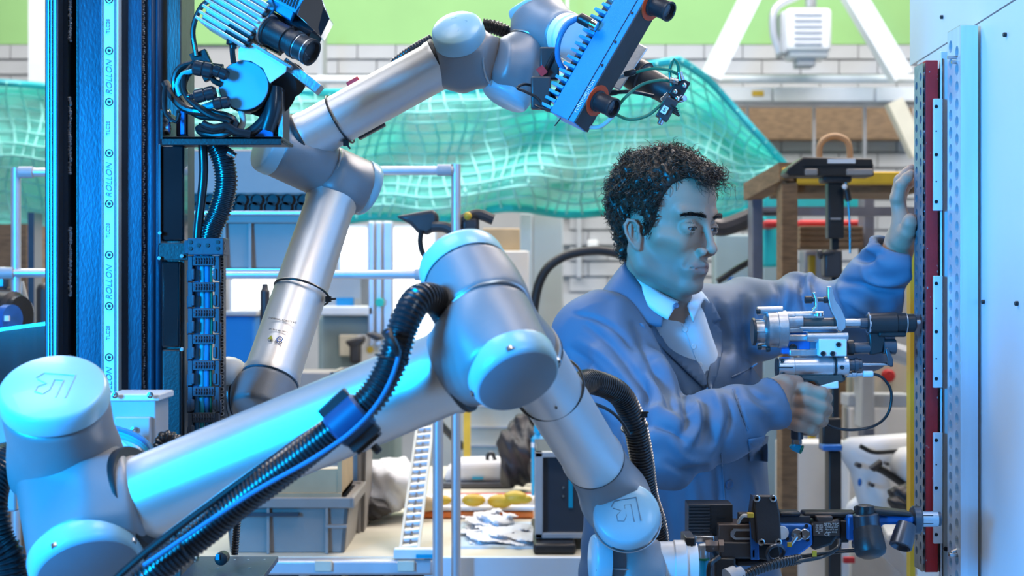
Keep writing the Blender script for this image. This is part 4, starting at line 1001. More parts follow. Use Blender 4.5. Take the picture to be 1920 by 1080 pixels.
collar(B, tb1, tb, .0435, .007)
zip_tie(B, P(566, 548, 2.52)+Vector((0, 0, 0)), (tb+Vector((0, -.12, 0))).normalized(), .0435, Vector((1, -.3, -.25)))
# rating label on the tube
lt = thing  # (kept simple: lettering is a part of the arm)
def on_tube(a, b, r, t, side):   # point on the viewer's side of a tube
    a, b = Vector(a), Vector(b); p = a+(b-a)*t; ax = (b-a).normalized(); w = (Vector((0, 0, CZ))-p); w = (w-ax*w.dot(ax)).normalized(); s = w.cross(ax)
    n = (w*math.cos(side)+s*math.sin(side)); return p+n*(r+.0006), n
p_, n_ = on_tube(tb0, tb1, .0435, .10, -.35); xx = tb.cross(n_); 
for i, (txt, sz) in enumerate((('UNIVERSAL ROBOTS A/S', .0042), ('S/N 2019 48V 1000W', .0034), ('CE  20 kg', .006))):
    q, n2 = on_tube(tb0, tb1, .0428, .235-i*.055, .28)
    text(txt, 'lettering', 'label_dark', B, q+n2*.0012, tb.cross(n2) if (tb.cross(n2)).x > 0 else -(tb.cross(n2)), tb, sz)
q, n2 = on_tube(tb0, tb1, .043, .13, .28)
xx = tb.cross(n2); xx = xx if xx.x > 0 else -xx
M().prism([q+n2*.001+xx*-.012, q+n2*.001+xx*-.004, q+n2*.001+xx*-.008+tb*.007], n2*.0004).obj('warning_mark', 'yellow', B)
M().ring(q+n2*.001+xx*.006+tb*.003, n2, .0042, .0007, 24, 5).obj('hand_mark', 'tool_blue', B)
# elbow
j2 = P(641, 322, 2.63)
ea = EA(690, 350, 4-12, -.22)            # joint axis, outward at the right cap
capR = P(676, 350, 2.66)
ax2 = (capR-P(560, 296, 2.60)).normalized()
mid = P(604, 318, 2.62)
housing(B, [(tb1+tb*.003, P(638, 330, 2.635), .0430), (mid+ax2*.010, capR, .0455)], .035)
cap(B, capR-ax2*.002, ax2, .0460, .020, 'cap', rot=.4)
seam(B, mid+ax2*.006, ax2, .0460, .0016)
capL = mid-ax2*.088
tc0 = P(566, 262, 2.585); tc1 = P(828, 118, 2.57); tc_ = (tc1-tc0).normalized()
housing(B, [(mid+ax2*.003, capL, .0455), (mid-ax2*.050, tc0, .0440)], .035)
cap(B, capL+ax2*.002, -ax2, .0460, .024, 'cap', rot=.4)
collar(B, tc0+tc_*.002, tc_, .0450, .008)
alu_tube(B, tc0+tc_*.004, tc1, .0400, .0395)
collar(B, tc1, tc_, .0425, .008)
zip_tie(B, P(637, 224, 2.58), (tc_+Vector((0, -.1, 0))).normalized(), .0415, Vector((.3, -.4, -1)))
M().box(P(694, 240, 2.62), (.018, .02, .05), (tc_.cross(Vector((0, 1, 0))), Vector((0, 1, 0)), tc_)).obj('tube_bracket', 'black_paint', B, bevel=.002)
m = M(); m.box(P(664, 157, 2.62), (.022, .02, .014), (tc_, Vector((0, 1, 0)), tc_.cross(Vector((0, 1, 0))))); m.obj('indicator_block', 'red_paint', B, bevel=.002)
M().tube([P(735, 118, 2.64), P(770, 92, 2.64), P(808, 70, 2.65)], .006, 12, corr=.14, pitch=.005).obj('hose_tube', 'hose', B)
M().tube([P(905, 48, 2.62), P(930, 52, 2.62), P(960, 66, 2.62), P(985, 84, 2.62)], .0125, 16, corr=.14, pitch=.0055).obj('hose_tube', 'hose', B)
# wrist 1
wa = EA(858, 60, 106, .62); wc = P(862, 72, 2.53)
wb = wc-wa*.058
w12 = P(931, 118, 2.545)
housing(B, [(wc, wb, .0400), (wb+Vector((0, 0, .004)), w12, .0400), (wb, tc1+tc_*.003, .0410)], .03)
cap(B, wc-wa*.002, wa, .0415, .026, dome=.007, rot=.5, nscrew=3)
capW = [o for o in B.children if o.name.startswith('joint_cap')][-1]
yd = VD(858, 60, (.3, 1, 0)); yd = (yd-wa*yd.dot(wa)).normalized(); emblem(capW, wc+wa*.029, yd.cross(wa), yd, .017, 'cap')
a12 = (w12-wb).normalized(); seam(B, w12, a12, .0408, .0016)
# wrist 2: joint whose lid looks down
wd = EA(945, 180, -108, -.18); wdc = P(955, 168, 2.56)
wtop = P(1000, 85, 2.58); a2 = (wtop-wdc).normalized()
housing(B, [(w12+a12*.003, P(978, 130, 2.56), .0400), (wdc, wtop-a2*.003, .0410)], .035)
cap(B, wdc+a2*.002, -a2, .0400, .022, rot=.4)
seam(B, wtop, a2, .0418, .0016)
# wrist 3
w3t = P(1012, 28, 2.60); fl0 = P(1062, 66, 2.53)
a3 = EA(1000, 20, 118, -.1)
housing(B, [(wtop+a2*.002, P(1020, 50, 2.59), .0410), (P(1020, 52, 2.59), P(1006, 22, 2.60), .0420), (P(1020, 50, 2.59), fl0, .038)], .03)
cap(B, P(1006, 22, 2.60), a3, .0425, .022, rot=.4)
a4 = (fl0-P(1020, 50, 2.59)).normalized()
M().lathe(fl0, a4, [(0, .036), (.014, .036), (.015, .033), (.024, .033), (.025, .037), (.034, .037)], 48).obj('tool_flange', 'white_gloss', B)
# ================================================================ sensor bar on arm B
S = thing('stereo_camera', 'blue finned stereo camera bar with two red-ringed lenses on the rear robot wrist', 'camera', P(1130, 110, 2.42), None)
Lx = Vector((.5, 0, .866)); Nn = Vector((.70, -.59, -.404)).normalized(); Bb = Lx.cross(Nn)   # Lx along, Nn lens direction
sc_ = P(1146, 88, 2.42)
if Bb.y < 0: Bb = -Bb                                # Bb points away from the viewer
o_ = sc_+Nn*.0
LEN = .262
m = M(); m.box(sc_, (LEN, .050, .040), (Lx, Nn, Bb)); m.obj('camera_body', 'blue_sensor', S, bevel=.0012)
m = M(); m.box(sc_+Nn*.0262, (LEN-.002, .003, .040), (Lx, Nn, Bb)); m.obj('front_plate', 'black_paint', S, bevel=.0008)
m = M(); m.box(sc_+Nn*.014-Bb*.0202, (LEN, .0012, .0012), (Lx, Nn, Bb)); m.obj('body_groove', 'gap_dark', S)
for i in range(17):
    if i in (15, 16): ln = .016
    else: ln = .024
    q = sc_-Lx*(LEN/2-.006-i*.0118)-Nn*(.025+ln/2)-Bb*.006
    M().box(q, (.0048, ln, .030), (Lx, Nn, Bb)).obj('cooling_fin', 'blue_anod' if i < 16 else 'fin_white', S, bevel=.0006)
m = M(); m.box(sc_-Nn*.040+Bb*.012, (.20, .030, .020), (Lx, Nn, Bb)); m.obj('rear_mount', 'black_paint', S, bevel=.002)
for t, nm in ((.083, 0), (-.083, 1)):
    q = sc_+Lx*t+Nn*.0275
    M().lathe(q, Nn, [(0, .0245), (.0012, .0245), (.0012, .021)], 40).obj('lens_surround', 'red_ring', S)
    l = M().lathe(q, Nn, [(0, .0165), (.004, .0165), (.005, .0145), (.028, .0145), (.030, .0155), (.034, .0155), (.034, .0125), (.030, .0115)], 36).obj('lens_barrel', 'black_metal', S)
    M().lathe(q+Nn*.0295, Nn, [(0, .0118), (.001, .009), (.0016, .0001)], 28).obj('lens_glass', 'lens_glass', l)
for t in (-.035, .005, .055, .095):
    M().lathe(sc_+Lx*t+Nn*.018-Bb*.0205, -Bb, [(0, .0022), (.0008, .0022), (.0008, .0001)], 12).obj('body_screw', 'black_metal', S)
text('roboception', 'lettering', 'label_ink', S, sc_-Lx*.088+Nn*.0185-Bb*.0208, Lx, -Nn, .0112)
# cables at the sensor
m = M(); m.tube([P(1058, 132, 2.44), P(1046, 110, 2.43), P(1048, 75, 2.42), P(1065, 45, 2.42), P(1090, 32, 2.42)], .0042, 10, step=.008); m.obj('sensor_cable', 'cable_blue', S)
m = M(); m.lathe(P(1085, 32, 2.42), (P(1118, 50, 2.41)-P(1085, 32, 2.42)), [(0, .006), (.003, .0085), (.022, .0085), (.024, .007)], 20); m.obj('cable_plug', 'black_metal', S)
m = M(); m.lathe(P(1108, 44, 2.41), (P(1118, 50, 2.41)-P(1085, 32, 2.42)), [(0, .0072), (.010, .0072), (.011, .006)], 20); m.obj('plug_nut', 'chrome', S)
m = M(); m.tube([P(1040, 100, 2.45), P(1022, 140, 2.45), P(1030, 170, 2.45), P(1050, 205, 2.44)], .0042, 10); m.obj('sensor_cable', 'cable_black', S)
for pth, r in (([P(1010, 165, 2.45), P(985, 158, 2.44), P(970, 165, 2.43), P(985, 172, 2.43), P(1008, 185, 2.43), P(1022, 205, 2.43), P(1052, 212, 2.42)], .0022),
               ([P(1000, 180, 2.45), P(1005, 198, 2.43), P(1035, 208, 2.42), P(1060, 210, 2.42)], .0022),
               ([P(1055, 214, 2.42), P(1048, 226, 2.42), P(1040, 236, 2.42)], .0009)):
    M().tube(pth, r, 8).obj('sensor_cable', 'cable_black', S)
m = M(); m.box(P(1014, 175, 2.44), (.03, .02, .05)); m.box(P(1030, 120, 2.46), (.03, .02, .05)); m.obj('connector_block', 'black_paint', S, bevel=.003)
M().box(P(1016, 133, 2.44), (.012, .004, .014), (Vector((.8, 0, .6)), Vector((0, 1, 0)), Vector((-.6, 0, .8)))).obj('red_tab', 'red_paint', S)

# dark tube probe reaching past the sensor, with its hose fittings
D = thing('probe_arm', 'dark tube probe with green air hoses reaching right past the blue sensor bar', 'probe', P(1165, 125, 2.55))
d0, d1 = P(1140, 110, 2.56), P(1262, 178, 2.50); da = (d1-d0).normalized()
M().lathe(d0, da, [(0, .026), ((d1-d0).length*.52, .026), ((d1-d0).length*.55, .024), ((d1-d0).length*.56, .0215), ((d1-d0).length, .0200), ((d1-d0).length+.004, .016)], 36).obj('probe_tube', 'black_paint', D)
M().lathe(d0+da*.058, da, [(0, .0268), (.014, .0268)], 36).obj('probe_band', 'black_metal', D)
M().box(P(1165, 118, 2.52), (.05, .012, .09), (da, Vector((0, 1, 0)), da.cross(Vector((0, 1, 0))))).obj('adapter_plate', 'alu', D, bevel=.002)
for pth in ([P(1188, 137, 2.44), P(1220, 129, 2.44), P(1252, 131, 2.44), P(1272, 140, 2.45)],
            [P(1152, 208, 2.42), P(1175, 180, 2.42), P(1205, 158, 2.43), P(1240, 150, 2.44), P(1262, 154, 2.45)],
            [P(1150, 212, 2.42), P(1180, 224, 2.42), P(1215, 216, 2.43), P(1244, 192, 2.44)],
            [P(1259, 162, 2.45), P(1256, 130, 2.45), P(1264, 111, 2.45), P(1272, 125, 2.45), P(1272, 142, 2.45)]):
    M().tube(pth, .0024, 10, step=.006).obj('air_hose', 'cable_green', D)
M().tube([P(1143, 152, 2.46), P(1160, 145, 2.45), P(1190, 137, 2.44)], .0030, 10).obj('grey_cable', 'cable_white', D)
M().tube([P(1092, 230, 2.42), P(1105, 238, 2.42), P(1128, 236, 2.42), P(1152, 212, 2.42), P(1135, 198, 2.43)], .0032, 10).obj('grey_cable', 'cable_white', D)
M().tube([P(1130, 176, 2.45), P(1180, 172, 2.44), P(1225, 180, 2.46)], .0030, 10).obj('black_cable', 'cable_black', D)
for a, b, r in ((P(1170, 139, 2.44), P(1192, 134, 2.44), .0048), (P(1134, 175, 2.45), P(1158, 173, 2.445), .0045), (P(1144, 216, 2.42), P(1156, 206, 2.42), .0058)):
    M().lathe(a, b-a, [(0, r*.7), (.003, r), ((b-a).length-.003, r), ((b-a).length, r*.7)], 16).obj('hose_joint', 'rubber', D)
M().lathe(P(1088, 229, 2.42), (1, 0, -.2), [(0, .004), (.008, .004)], 12).obj('brass_nut', 'yellow', D)
m = M(); m.box(P(1272, 168, 2.45), (.022, .02, .034), (Vector((.87, 0, -.5)), Vector((0, 1, 0)), Vector((.5, 0, .87)))); m.obj('valve_block', 'black_metal', D, bevel=.002)
m = M(); m.box(P(1250, 205, 2.44), (.020, .018, .034), (Vector((.87, 0, -.5)), Vector((0, 1, 0)), Vector((.5, 0, .87)))); vb = m.obj('sensor_box', 'black_paint', D, bevel=.0015)
M().box(P(1246, 206, 2.427), (.009, .001, .012), (Vector((.87, 0, -.5)), Vector((0, 1, 0)), Vector((.5, 0, .87)))).obj('sticker', 'white_plastic', vb)
text('5', 'lettering', 'label_dark', vb, P(1246, 206, 2.4262), (.87, 0, -.5), (.5, 0, .87), .010)
m = M()
for i in range(4): m.box(P(1263+i*1.5, 201+i*4.2, 2.437), (.012, .016, .0014), (Vector((.87, 0, -.5)), Vector((0, 1, 0)), Vector((.5, 0, .87))))
m.obj('box_ribs', 'black_metal', vb)
for (x, y), ax in (((1248, 183), (-1, 0, -.8)), ((1264, 152), (-1, 0, .3)), ((1276, 144), (-.2, 0, 1)), ((1279, 185), (.5, -1, 0)), ((1240, 225), (-.4, 0, -1))):
    m = M(); a_ = Vector(ax).normalized(); m.lathe(P(x, y, 2.44)-a_*.006, a_, [(0, .0055), (.006, .0055), (.0065, .0045), (.013, .0045), (.0135, .0035)], 16); m.obj('push_fitting', 'steel', D)
for x, y in ((1266, 172), (1283, 160), (1270, 185)):
    M().ball(P(x, y, 2.435), .004, 10).obj('valve_screw', 'chrome', D)

# ================================================================ camera unit on the left tray
tr = thing('tray_bracket', 'black sheet metal tray bracket bolted to the right side of the blue column', 'bracket', P(420, 265, 2.3))
m = M(); m.bb(P(303, 262, 2.22), (P(528, 262, 2.22).x, 2.34, P(303, 256, 2.22).z)); m.bb(P(303, 272, 2.22), (P(528, 262, 2.22).x, 2.224, P(303, 256, 2.22).z)); m.obj('tray_plate', 'black_metal', tr, bevel=.001)
m = M(); m.bb(P(300, 262, 2.22), (P(306, 262, 2.22).x, 2.34, P(303, 205, 2.22).z)); m.obj('tray_flange', 'black_metal', tr, bevel=.001)
for y in (218, 240):
    for yy in (2.235,):
        M().lathe(P(305, y, yy), (1, 0, 0), [(0, .010), (.010, .010), (.011, .008), (.011, .005), (.007, .004), (.007, .0001)], 20).obj('cap_screw', 'steel', tr)
m = M(); m.pbox(508, 165, 530, 268, 2.24, .07); m.obj('upright_plate', 'black_metal', tr, bevel=.001)
m = M(); m.pbox(522, 172, 530, 258, 2.235, .004); 
m.obj('slot_bar', 'alu_rough', tr)
for y in (185, 205, 228, 248): M().lathe(P(518, y, 2.238), (0, -1, 0), [(0, .0024), (.0015, .0024), (.0015, .0001)], 12).obj('plate_screw', 'black_metal', tr)
m = M(); m.pbox(478, 236, 512, 266, 2.23, .02); m.obj('mount_block', 'tool_blue', tr, bevel=.001)
m = M(); m.bb(P(330, 256, 2.25), (P(352, 256, 2.25).x, 2.30, P(330, 205, 2.25).z)); m.obj('terminal_block', 'black_paint', tr, bevel=.002)
m = M(); m.pbox(338, 202, 346, 252, 2.24, .03); m.obj('blue_bracket', 'tool_blue', tr, bevel=.001)

K = thing('camera_unit', 'silver finned camera unit tilted on a bright blue turned disc above the tray', 'camera', P(457, 160, 2.3))
th = math.radians(-31); ex = Vector((math.cos(th), 0, math.sin(th))); ez = Vector((-math.sin(th), 0, math.cos(th))); ey = Vector((0, 1, 0))
AX = (ex, ey, ez)
dc = P(457, 160, 2.22)
m = M(); m.lathe(dc+Vector((0, .004, 0)), (0, 1, 0), [(0, .0345), (.003, .0360), (.020, .0360), (.020, .034), (.055, .034)], 56); m.obj('motor_body', 'black_metal', K)
m = M(); m.lathe(dc+Vector((0, .004, 0)), (0, -1, 0), [(0, .0340), (.003, .0340), (.0038, .0332)], 64); m.obj('turned_disc', 'blue_disc', K)
m = M(); m.cyl(P(500, 165, 2.26), P(500, 165, 2.36), .042, n=48); m.cyl(P(540, 150, 2.29), P(540, 150, 2.36), .026, n=36); m.obj('motor_housing', 'black_metal', K)
m = M(); m.tube([P(500, 245, 2.235), P(512, 205, 2.235), P(515, 165, 2.24)], .012, 14); m.tube([P(440, 262, 2.235), P(470, 250, 2.235), P(495, 228, 2.235), P(512, 200, 2.235)], .009, 14); m.obj('motor_cable', 'hose', K)
# bright folded mounting plate
m = M(); m.pprism([(447, 92), (460, 78), (538, 122), (536, 135), (506, 156), (493, 128), (470, 114), (447, 112)], 2.20, .003); m.obj('mount_plate', 'white_gloss', K, bevel=.0006)
# platform bar
pc = P(495, 100, 2.235)
m = M(); m.box(P(490, 95, 2.23), (.108, .07, .0045), AX); m.obj('platform', 'alu', K, bevel=.001)
m = M(); m.box(P(567, 144, 2.23), (.062, .035, .014), (Vector((math.cos(math.radians(-38)), 0, math.sin(math.radians(-38)))), ey, Vector((math.sin(math.radians(38)), 0, math.cos(math.radians(38)))))); m.obj('platform_arm', 'alu_rough', K, bevel=.001)
m = M(); m.box(P(449, 66, 2.205), (.034, .03, .022), AX); m.obj('side_block', 'black_metal', K, bevel=.002)
m = M(); m.lathe(P(437, 72, 2.205), (0, 0, -1), [(0, .009), (.008, .0095), (.010, .005), (.014, .005)], 18); m.tube([P(435, 80, 2.205), P(436, 100, 2.205), P(438, 118, 2.21)], .0038, 10); m.obj('power_plug', 'cable_black', K)
# finned motor block
fc = P(447, 34, 2.23)
m = M(); m.box(fc, (.070, .075, .068), AX); m.obj('finned_block', 'fin_white', K, bevel=.002)
for i in range(8):
    q = fc+ez*(-.031+i*.0092)-ey*.041-ex*.002
    M().box(q, (.078, .012, .0042), AX).obj('cooling_fin', 'fin_white', K, bevel=.0012)
m = M(); m.box(fc+ex*.038, (.006, .078, .060), AX); m.obj('end_ring', 'black_metal', K, bevel=.001)
# blue camera body
bc = P(510, 22, 2.24)
th2 = math.radians(-27); ex2 = Vector((math.cos(th2), 0, math.sin(th2))); ez2 = Vector((-math.sin(th2), 0, math.cos(th2))); AX2 = (ex2, ey, ez2)
m = M(); m.pprism([(463, 60), (496, 5), (508, -4), (514, 16), (483, 66), (470, 64)], 2.195, .012); m.obj('body_side', 'blue_sensor', K, bevel=.001)
m = M(); m.pprism([(500, 10), (508, -8), (552, 18), (545, 38)], 2.200, .02); m.obj('body_edge', 'blue_sensor', K, bevel=.001)
m = M(); m.pprism([(505, -4), (520, -30), (575, -10), (553, 24)], 2.198, .045); g_ = m.obj('vent_panel', 'blue_anod', K, bevel=.001)
for i in range(9):
    a = (512+i*4.9, -18+i*2.6); m = M(); m.pprism([(a[0]+7, a[1]-6), (a[0]+9.4, a[1]-4.8), (a[0]+2.4, a[1]+14), (a[0], a[1]+12.6)], 2.1965, .002); m.obj('vent_slot', 'gap_dark', g_)
m = M(); m.pprism([(566, 0), (593, -30), (618, 34), (600, 68), (556, 28)], 2.20, .05); m.obj('side_cover', 'chrome', K, bevel=.001)
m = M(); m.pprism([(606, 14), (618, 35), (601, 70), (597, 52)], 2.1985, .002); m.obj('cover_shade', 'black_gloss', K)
m = M(); m.pprism([(470, 66), (498, 14), (548, 40), (556, 60), (520, 100), (482, 80)], 2.225, .03); m.obj('lens_bay', 'black_metal', K, bevel=.001)
ld = (P(582, 98, 2.18)-P(500, 55, 2.21)).normalized()
m = M(); m.lathe(P(498, 54, 2.212), ld, [(0, .021), (.009, .021), (.010, .019), (.040, .019), (.041, .0165), (.05, .0165), (.052, .0195), (.060, .0195), (.061, .018), (.078, .018), (.079, .019), (.084, .019), (.084, .016), (.078, .014)], 40); m.obj('lens_barrel', 'black_metal', K)
m = M(); m.lathe(P(493, 51, 2.212), ld, [(0, .0225), (.009, .0225)], 40); m.obj('lens_mount', 'white_plastic', K)
m = M(); m.lathe(P(498, 54, 2.212)+ld*.0615, ld, [(0, .0183), (.001, .0183)], 40); m.lathe(P(498, 54, 2.212)+ld*.0765, ld, [(0, .0186), (.0015, .0186)], 40); m.obj('lens_scale', 'alu', K)
m = M(); m.lathe(P(540, 45, 2.235), ld, [(0, .016), (.050, .016), (.05, .013)], 32); m.obj('lens_barrel', 'black_gloss', K)
m = M(); m.tube([P(549, 50, 2.20), P(554, 68, 2.195), P(564, 74, 2.19)], .0008, 6, smooth=False); m.obj('lock_lever', 'steel', K)
for i in range(4): M().hexbolt(P(459+i*13, 70+i*8, 2.199), (0, -1, 0), .0022, .002).obj('platform_bolt', 'steel', K)
# cables over the tray
KC = thing('cable_bundle', 'tangle of black cables and connectors lying on the tray beside the column', 'cables', P(380, 225, 2.25))
def cab(pts, r, mt='cable_black', name='cable', par=None, d=2.22, n=10):
    return M().tube([P(x, y, d+dd) if True else 0 for x, y, dd in pts], r, n, step=.006).obj(name, mt, par or KC)
cab([(404, -4, .0), (378, 12, 0), (362, 55, 0), (368, 105, 0)], .0038)
cab([(365, 118, .02), (340, 126, .02), (328, 148, .02), (335, 185, .02), (372, 216, .02), (420, 222, 0), (438, 240, 0), (420, 252, 0), (380, 250, .01), (372, 240, .02)], .0052)
cab([(418, 130, 0), (400, 128, 0), (372, 122, 0)], .0075)
cab([(310, 155, .03), (322, 178, .02), (350, 205, .01), (400, 212, 0), (436, 224, 0), (438, 240, -.005), (400, 244, 0), (372, 238, 0)], .0060)
cab([(360, 125, .01), (345, 145, 0), (350, 180, 0), (392, 215, -.01), (430, 228, -.01), (410, 244, -.01)], .0045)
cab([(366, 132, 0), (342, 140, 0), (332, 160, 0), (338, 180, 0)], .0036, 'cable_teal')
cab([(372, 206, 0), (388, 202, 0), (405, 196, 0)], .0036, 'cable_teal')
cab([(368, 204, .0), (385, 198, .0), (400, 192, 0)], .0030, 'cable_teal')
cab([(451, 206, .01), (456, 225, .01), (452, 240, .01), (445, 243, .01)], .0042, 'cable_white')
cab([(310, 160, .0), (308, 185, 0), (312, 215, 0), (330, 228, 0), (336, 212, 0)], .0032)
cab([(355, 180, .02), (345, 165, .02), (352, 142, .02), (365, 132, .02)], .0036)
cab([(395, 140, 0), (402, 152, 0), (415, 158, 0)], .0042)
cab([(380, 232, -.01), (400, 240, -.012), (425, 236, -.012), (442, 246, -.012), (470, 252, -.01)], .0055)
for a, b, r in (((362, 126), (400, 134), .0105), ((398, 130), (428, 142), .0080), ((364, 182), (405, 172), .0095), ((400, 195), (432, 190), .0090), ((350, 181), (364, 181), .004)):
    a3, b3 = P(a[0], a[1], 2.205), P(b[0], b[1], 2.205); L = (b3-a3).length
    M().lathe(a3, b3-a3, [(0, r*.7), (.003, r), (L*.45, r), (L*.5, r*.88), (L*.55, r), (L-.003, r), (L, r*.7)], 20).obj('connector', 'hose', KC)
m = M(); m.box(P(385, 123, 2.23), (.021, .012, .042), (Vector((.9, 0, .43)), ey, Vector((-.43, 0, .9)))); m.obj('square_block', 'black_metal', KC, bevel=.0015)
m = M(); m.box(P(366, 106, 2.235), (.012, .008, .012), (Vector((.9, 0, .43)), ey, Vector((-.43, 0, .9)))); m.obj('square_block', 'black_metal', KC, bevel=.001)
# hoses dropping from the tray to the cable chain
HT = thing('corrugated_hose', 'black corrugated hose hanging from the tray into the cable chain', 'hose', P(410, 360, 2.3))
M().tube([P(405, 270, 2.28), P(418, 300, 2.28), P(424, 345, 2.28), P(412, 395, 2.28), P(398, 425, 2.28), P(392, 448, 2.28)], .0165, 20, corr=.13, pitch=.0048).obj('hose_tube', 'hose', HT)
M().lathe(P(428, 285, 2.26), (1, 0, -.6), [(0, .006), (.006, .006), (.0065, .0045), (.012, .0045)], 14).obj('hose_screw', 'steel', HT)
m = M().tube([P(380, 272, 2.27), P(382, 320, 2.27), P(378, 370, 2.27), P(372, 420, 2.27), P(370, 450, 2.27)], .0065, 12, step=.01).obj('flat_cable', 'cable_black')
tag(m, 'smooth black cable hanging beside the corrugated hose below the tray', 'cable')
cc_ = thing('cable_chain', 'dark plastic cable chain hanging beside the column with teal cables showing', 'cable chain', P(387, 630, 2.3))
ch0 = 446; d_ = 2.26
m = M(); m.pbox(352, 446, 419, 478, d_-.008, .045); m.pbox(345, 450, 356, 476, d_, .02); m.pbox(414, 448, 422, 474, d_+.002, .02); e_ = m.obj('end_bracket', 'chain', cc_, bevel=.0012)
for x, y in ((357, 454), (357, 466), (372, 460), (389, 460), (408, 454), (408, 466)): M().lathe(P(x, y, d_-.0085), (0, -1, 0), [(0, .0028), (.001, .0028), (.001, .0001)], 12).obj('bracket_screw', 'black_metal', e_)
for x in (417,):
    for y in (456, 466): M().lathe(P(x, y, d_), (0, -1, 0), [(0, .0042), (.003, .0042), (.003, .0001)], 12).obj('bracket_screw', 'steel', e_)
for i in range(8):
    y = 480+i*49
    m = M(); m.pbox(352, y, 361, y+47, d_, .040); m.pbox(402, y, 411, y+47, d_, .040)
    m.pbox(350, y+26, 353, y+50, d_+.002, .036); m.pbox(411, y+26, 414, y+50, d_+.002, .036)
    m.pbox(361, y, 402, y+18, d_-.002, .006)
    m.pbox(361, y, 402, y+18, d_+.034, .006)
    for k in range(7): m.pbox(365+k*5, y+3, 367.5+k*5, y+15, d_-.0045, .003)
    m.pbox(362, y+7.5, 401, y+9.5, d_-.0045, .003)
    m.pbox(358, y+24, 364, y+44, d_-.003, .006); m.pbox(399, y+24, 405, y+44, d_-.003, .006)
    m.obj('chain_link', 'chain', cc_, bevel=.0008, seg=1)
m = M(); m.pbox(412, 478, 419, 830, d_+.012, .02); m.obj('chain_back', 'black_metal', cc_)
for i in range(30): M().lathe(P(416, 486+i*11.6, d_+.0125), (0, -1, 0), [(0, .0035), (.001, .0035), (.001, .0022), (.0002, .0018)], 10).obj('chain_rivet', 'alu_rough', cc_)
for x, mt_, r in ((369, 'cable_blue', .0040), (379, 'cable_teal', .0034), (389, 'cable_blue', .0040), (396, 'cable_green', .0018)):
    M().tube([P(x+(2 if x < 385 else 6), 425, d_+.012), P(x, 448, d_+.012), P(x+1, 600, d_+.014), P(x-1, 700, d_+.012), P(x+1, 840, d_+.014)], r, 10, step=.02).obj('cable', mt_, cc_)
cab([(370, 450, .05), (375, 400, .05), (378, 372, .05)], .0048, 'cable_blue', 'blue_cable', cc_)

# ================================================================ hand-held drilling tool (upper)
T = thing('hand_drill', 'silver pneumatic hand drill with pistol grip held against the perforated strip', 'drill', P(1530, 700, 2.60))
d = 2.60; X = Vector((1, 0, 0)); Y_ = Vector((0, 1, 0))
def hc_(x0, y, x1, r, mt, name, dd=0., par=None, ch=.001, prof=None, tilt=-6):
    """horizontal turned part between photo columns x0..x1 on row y, radius in pixels; tilt in px over the length"""
    a, b = P(x0, y, d+dd), P(x1, y+tilt*(x1-x0)/300, d+dd); L = (b-a).length; k = d/F
    if prof: pr = [(t*L, q*k) for t, q in prof]
    else: pr = [(0, r*k-ch), (ch, r*k), (L-ch, r*k), (L, r*k-ch)]
    return M().lathe(a, b-a, pr, 36).obj(name, mt, par or T)
hc_(1410, 622, 1416, 26, 'black_metal', 'rear_plate')
hc_(1414, 622, 1436, 0, 'alu_rough', 'rear_boss', prof=[(0, 19), (.2, 20), (1, 20)])
g = hc_(1432, 618, 1476, 0, 'alu_rough', 'gear_housing', prof=[(0, 22), (.08, 29), (.15, 33), (.55, 34), (.57, 35), (.95, 35), (1, 30)])
for a, b in ((0, 1), (90, 1), (180, 1), (270, 1)):
    r = math.radians(a); q = P(1424, 621, d)+Vector((0, math.cos(r), math.sin(r)))*.017
    M().box(q, (.020, .004, .004)).obj('boss_rib', 'alu_rough', g, bevel=.001)
hc_(1419, 583, 1468, 8, 'alu_rough', 'side_boss'); hc_(1420, 650, 1440, 6, 'alu_rough', 'side_boss', .01)
for x, y in ((1418, 584), (1420, 651), (1436, 655)): hc_(x, y, x+8, 5, 'black_metal', 'housing_bolt', -.004)
hc_(1476, 592, 1544, 8, 'alu', 'guide_rod', tilt=-3); hc_(1474, 594, 1490, 10, 'alu_rough', 'rod_boss')
hc_(1472, 603, 1505, 13, 'alu_rough', 'rod_boss')
hc_(1472, 618, 1505, 6, 'alu_rough', 'rod_boss')
hc_(1497, 606, 1568, 10, 'tool_brown', 'guide_sleeve', tilt=0)
hc_(1500, 615, 1570, 3, 'alu', 'guide_rod', -.012, tilt=-2)
hc_(1560, 606, 1634, 8, 'steel', 'feed_rod', tilt=-2)
hc_(1562, 606, 1568, 13, 'black_metal', 'rod_collar'); hc_(1570, 616, 1578, 7, 'steel', 'rod_collar')
hc_(1612, 607, 1632, 10, 'anod_dark', 'rod_collar')
hc_(1626, 607, 1697, 0, 'black_metal', 'spindle_body', prof=[(0, 16), (.04, 20), (.75, 21), (.78, 19), (1, 19)])
m = M(); m.lathe(P(1627, 607, d), X, [(0, .0185), (.0025, .0185)], 8); m.lathe(P(1697, 606, d), X, [(0, .0170), (.0015, .0170)], 36); m.obj('edge_ring', 'alu', T)
hc_(1697, 606, 1716, 0, 'black_metal', 'spindle_nose', prof=[(0, 17.5), (.85, 17.5), (1, 14)])
hc_(1714, 604, 1726, 5, 'steel', 'drill_tip')
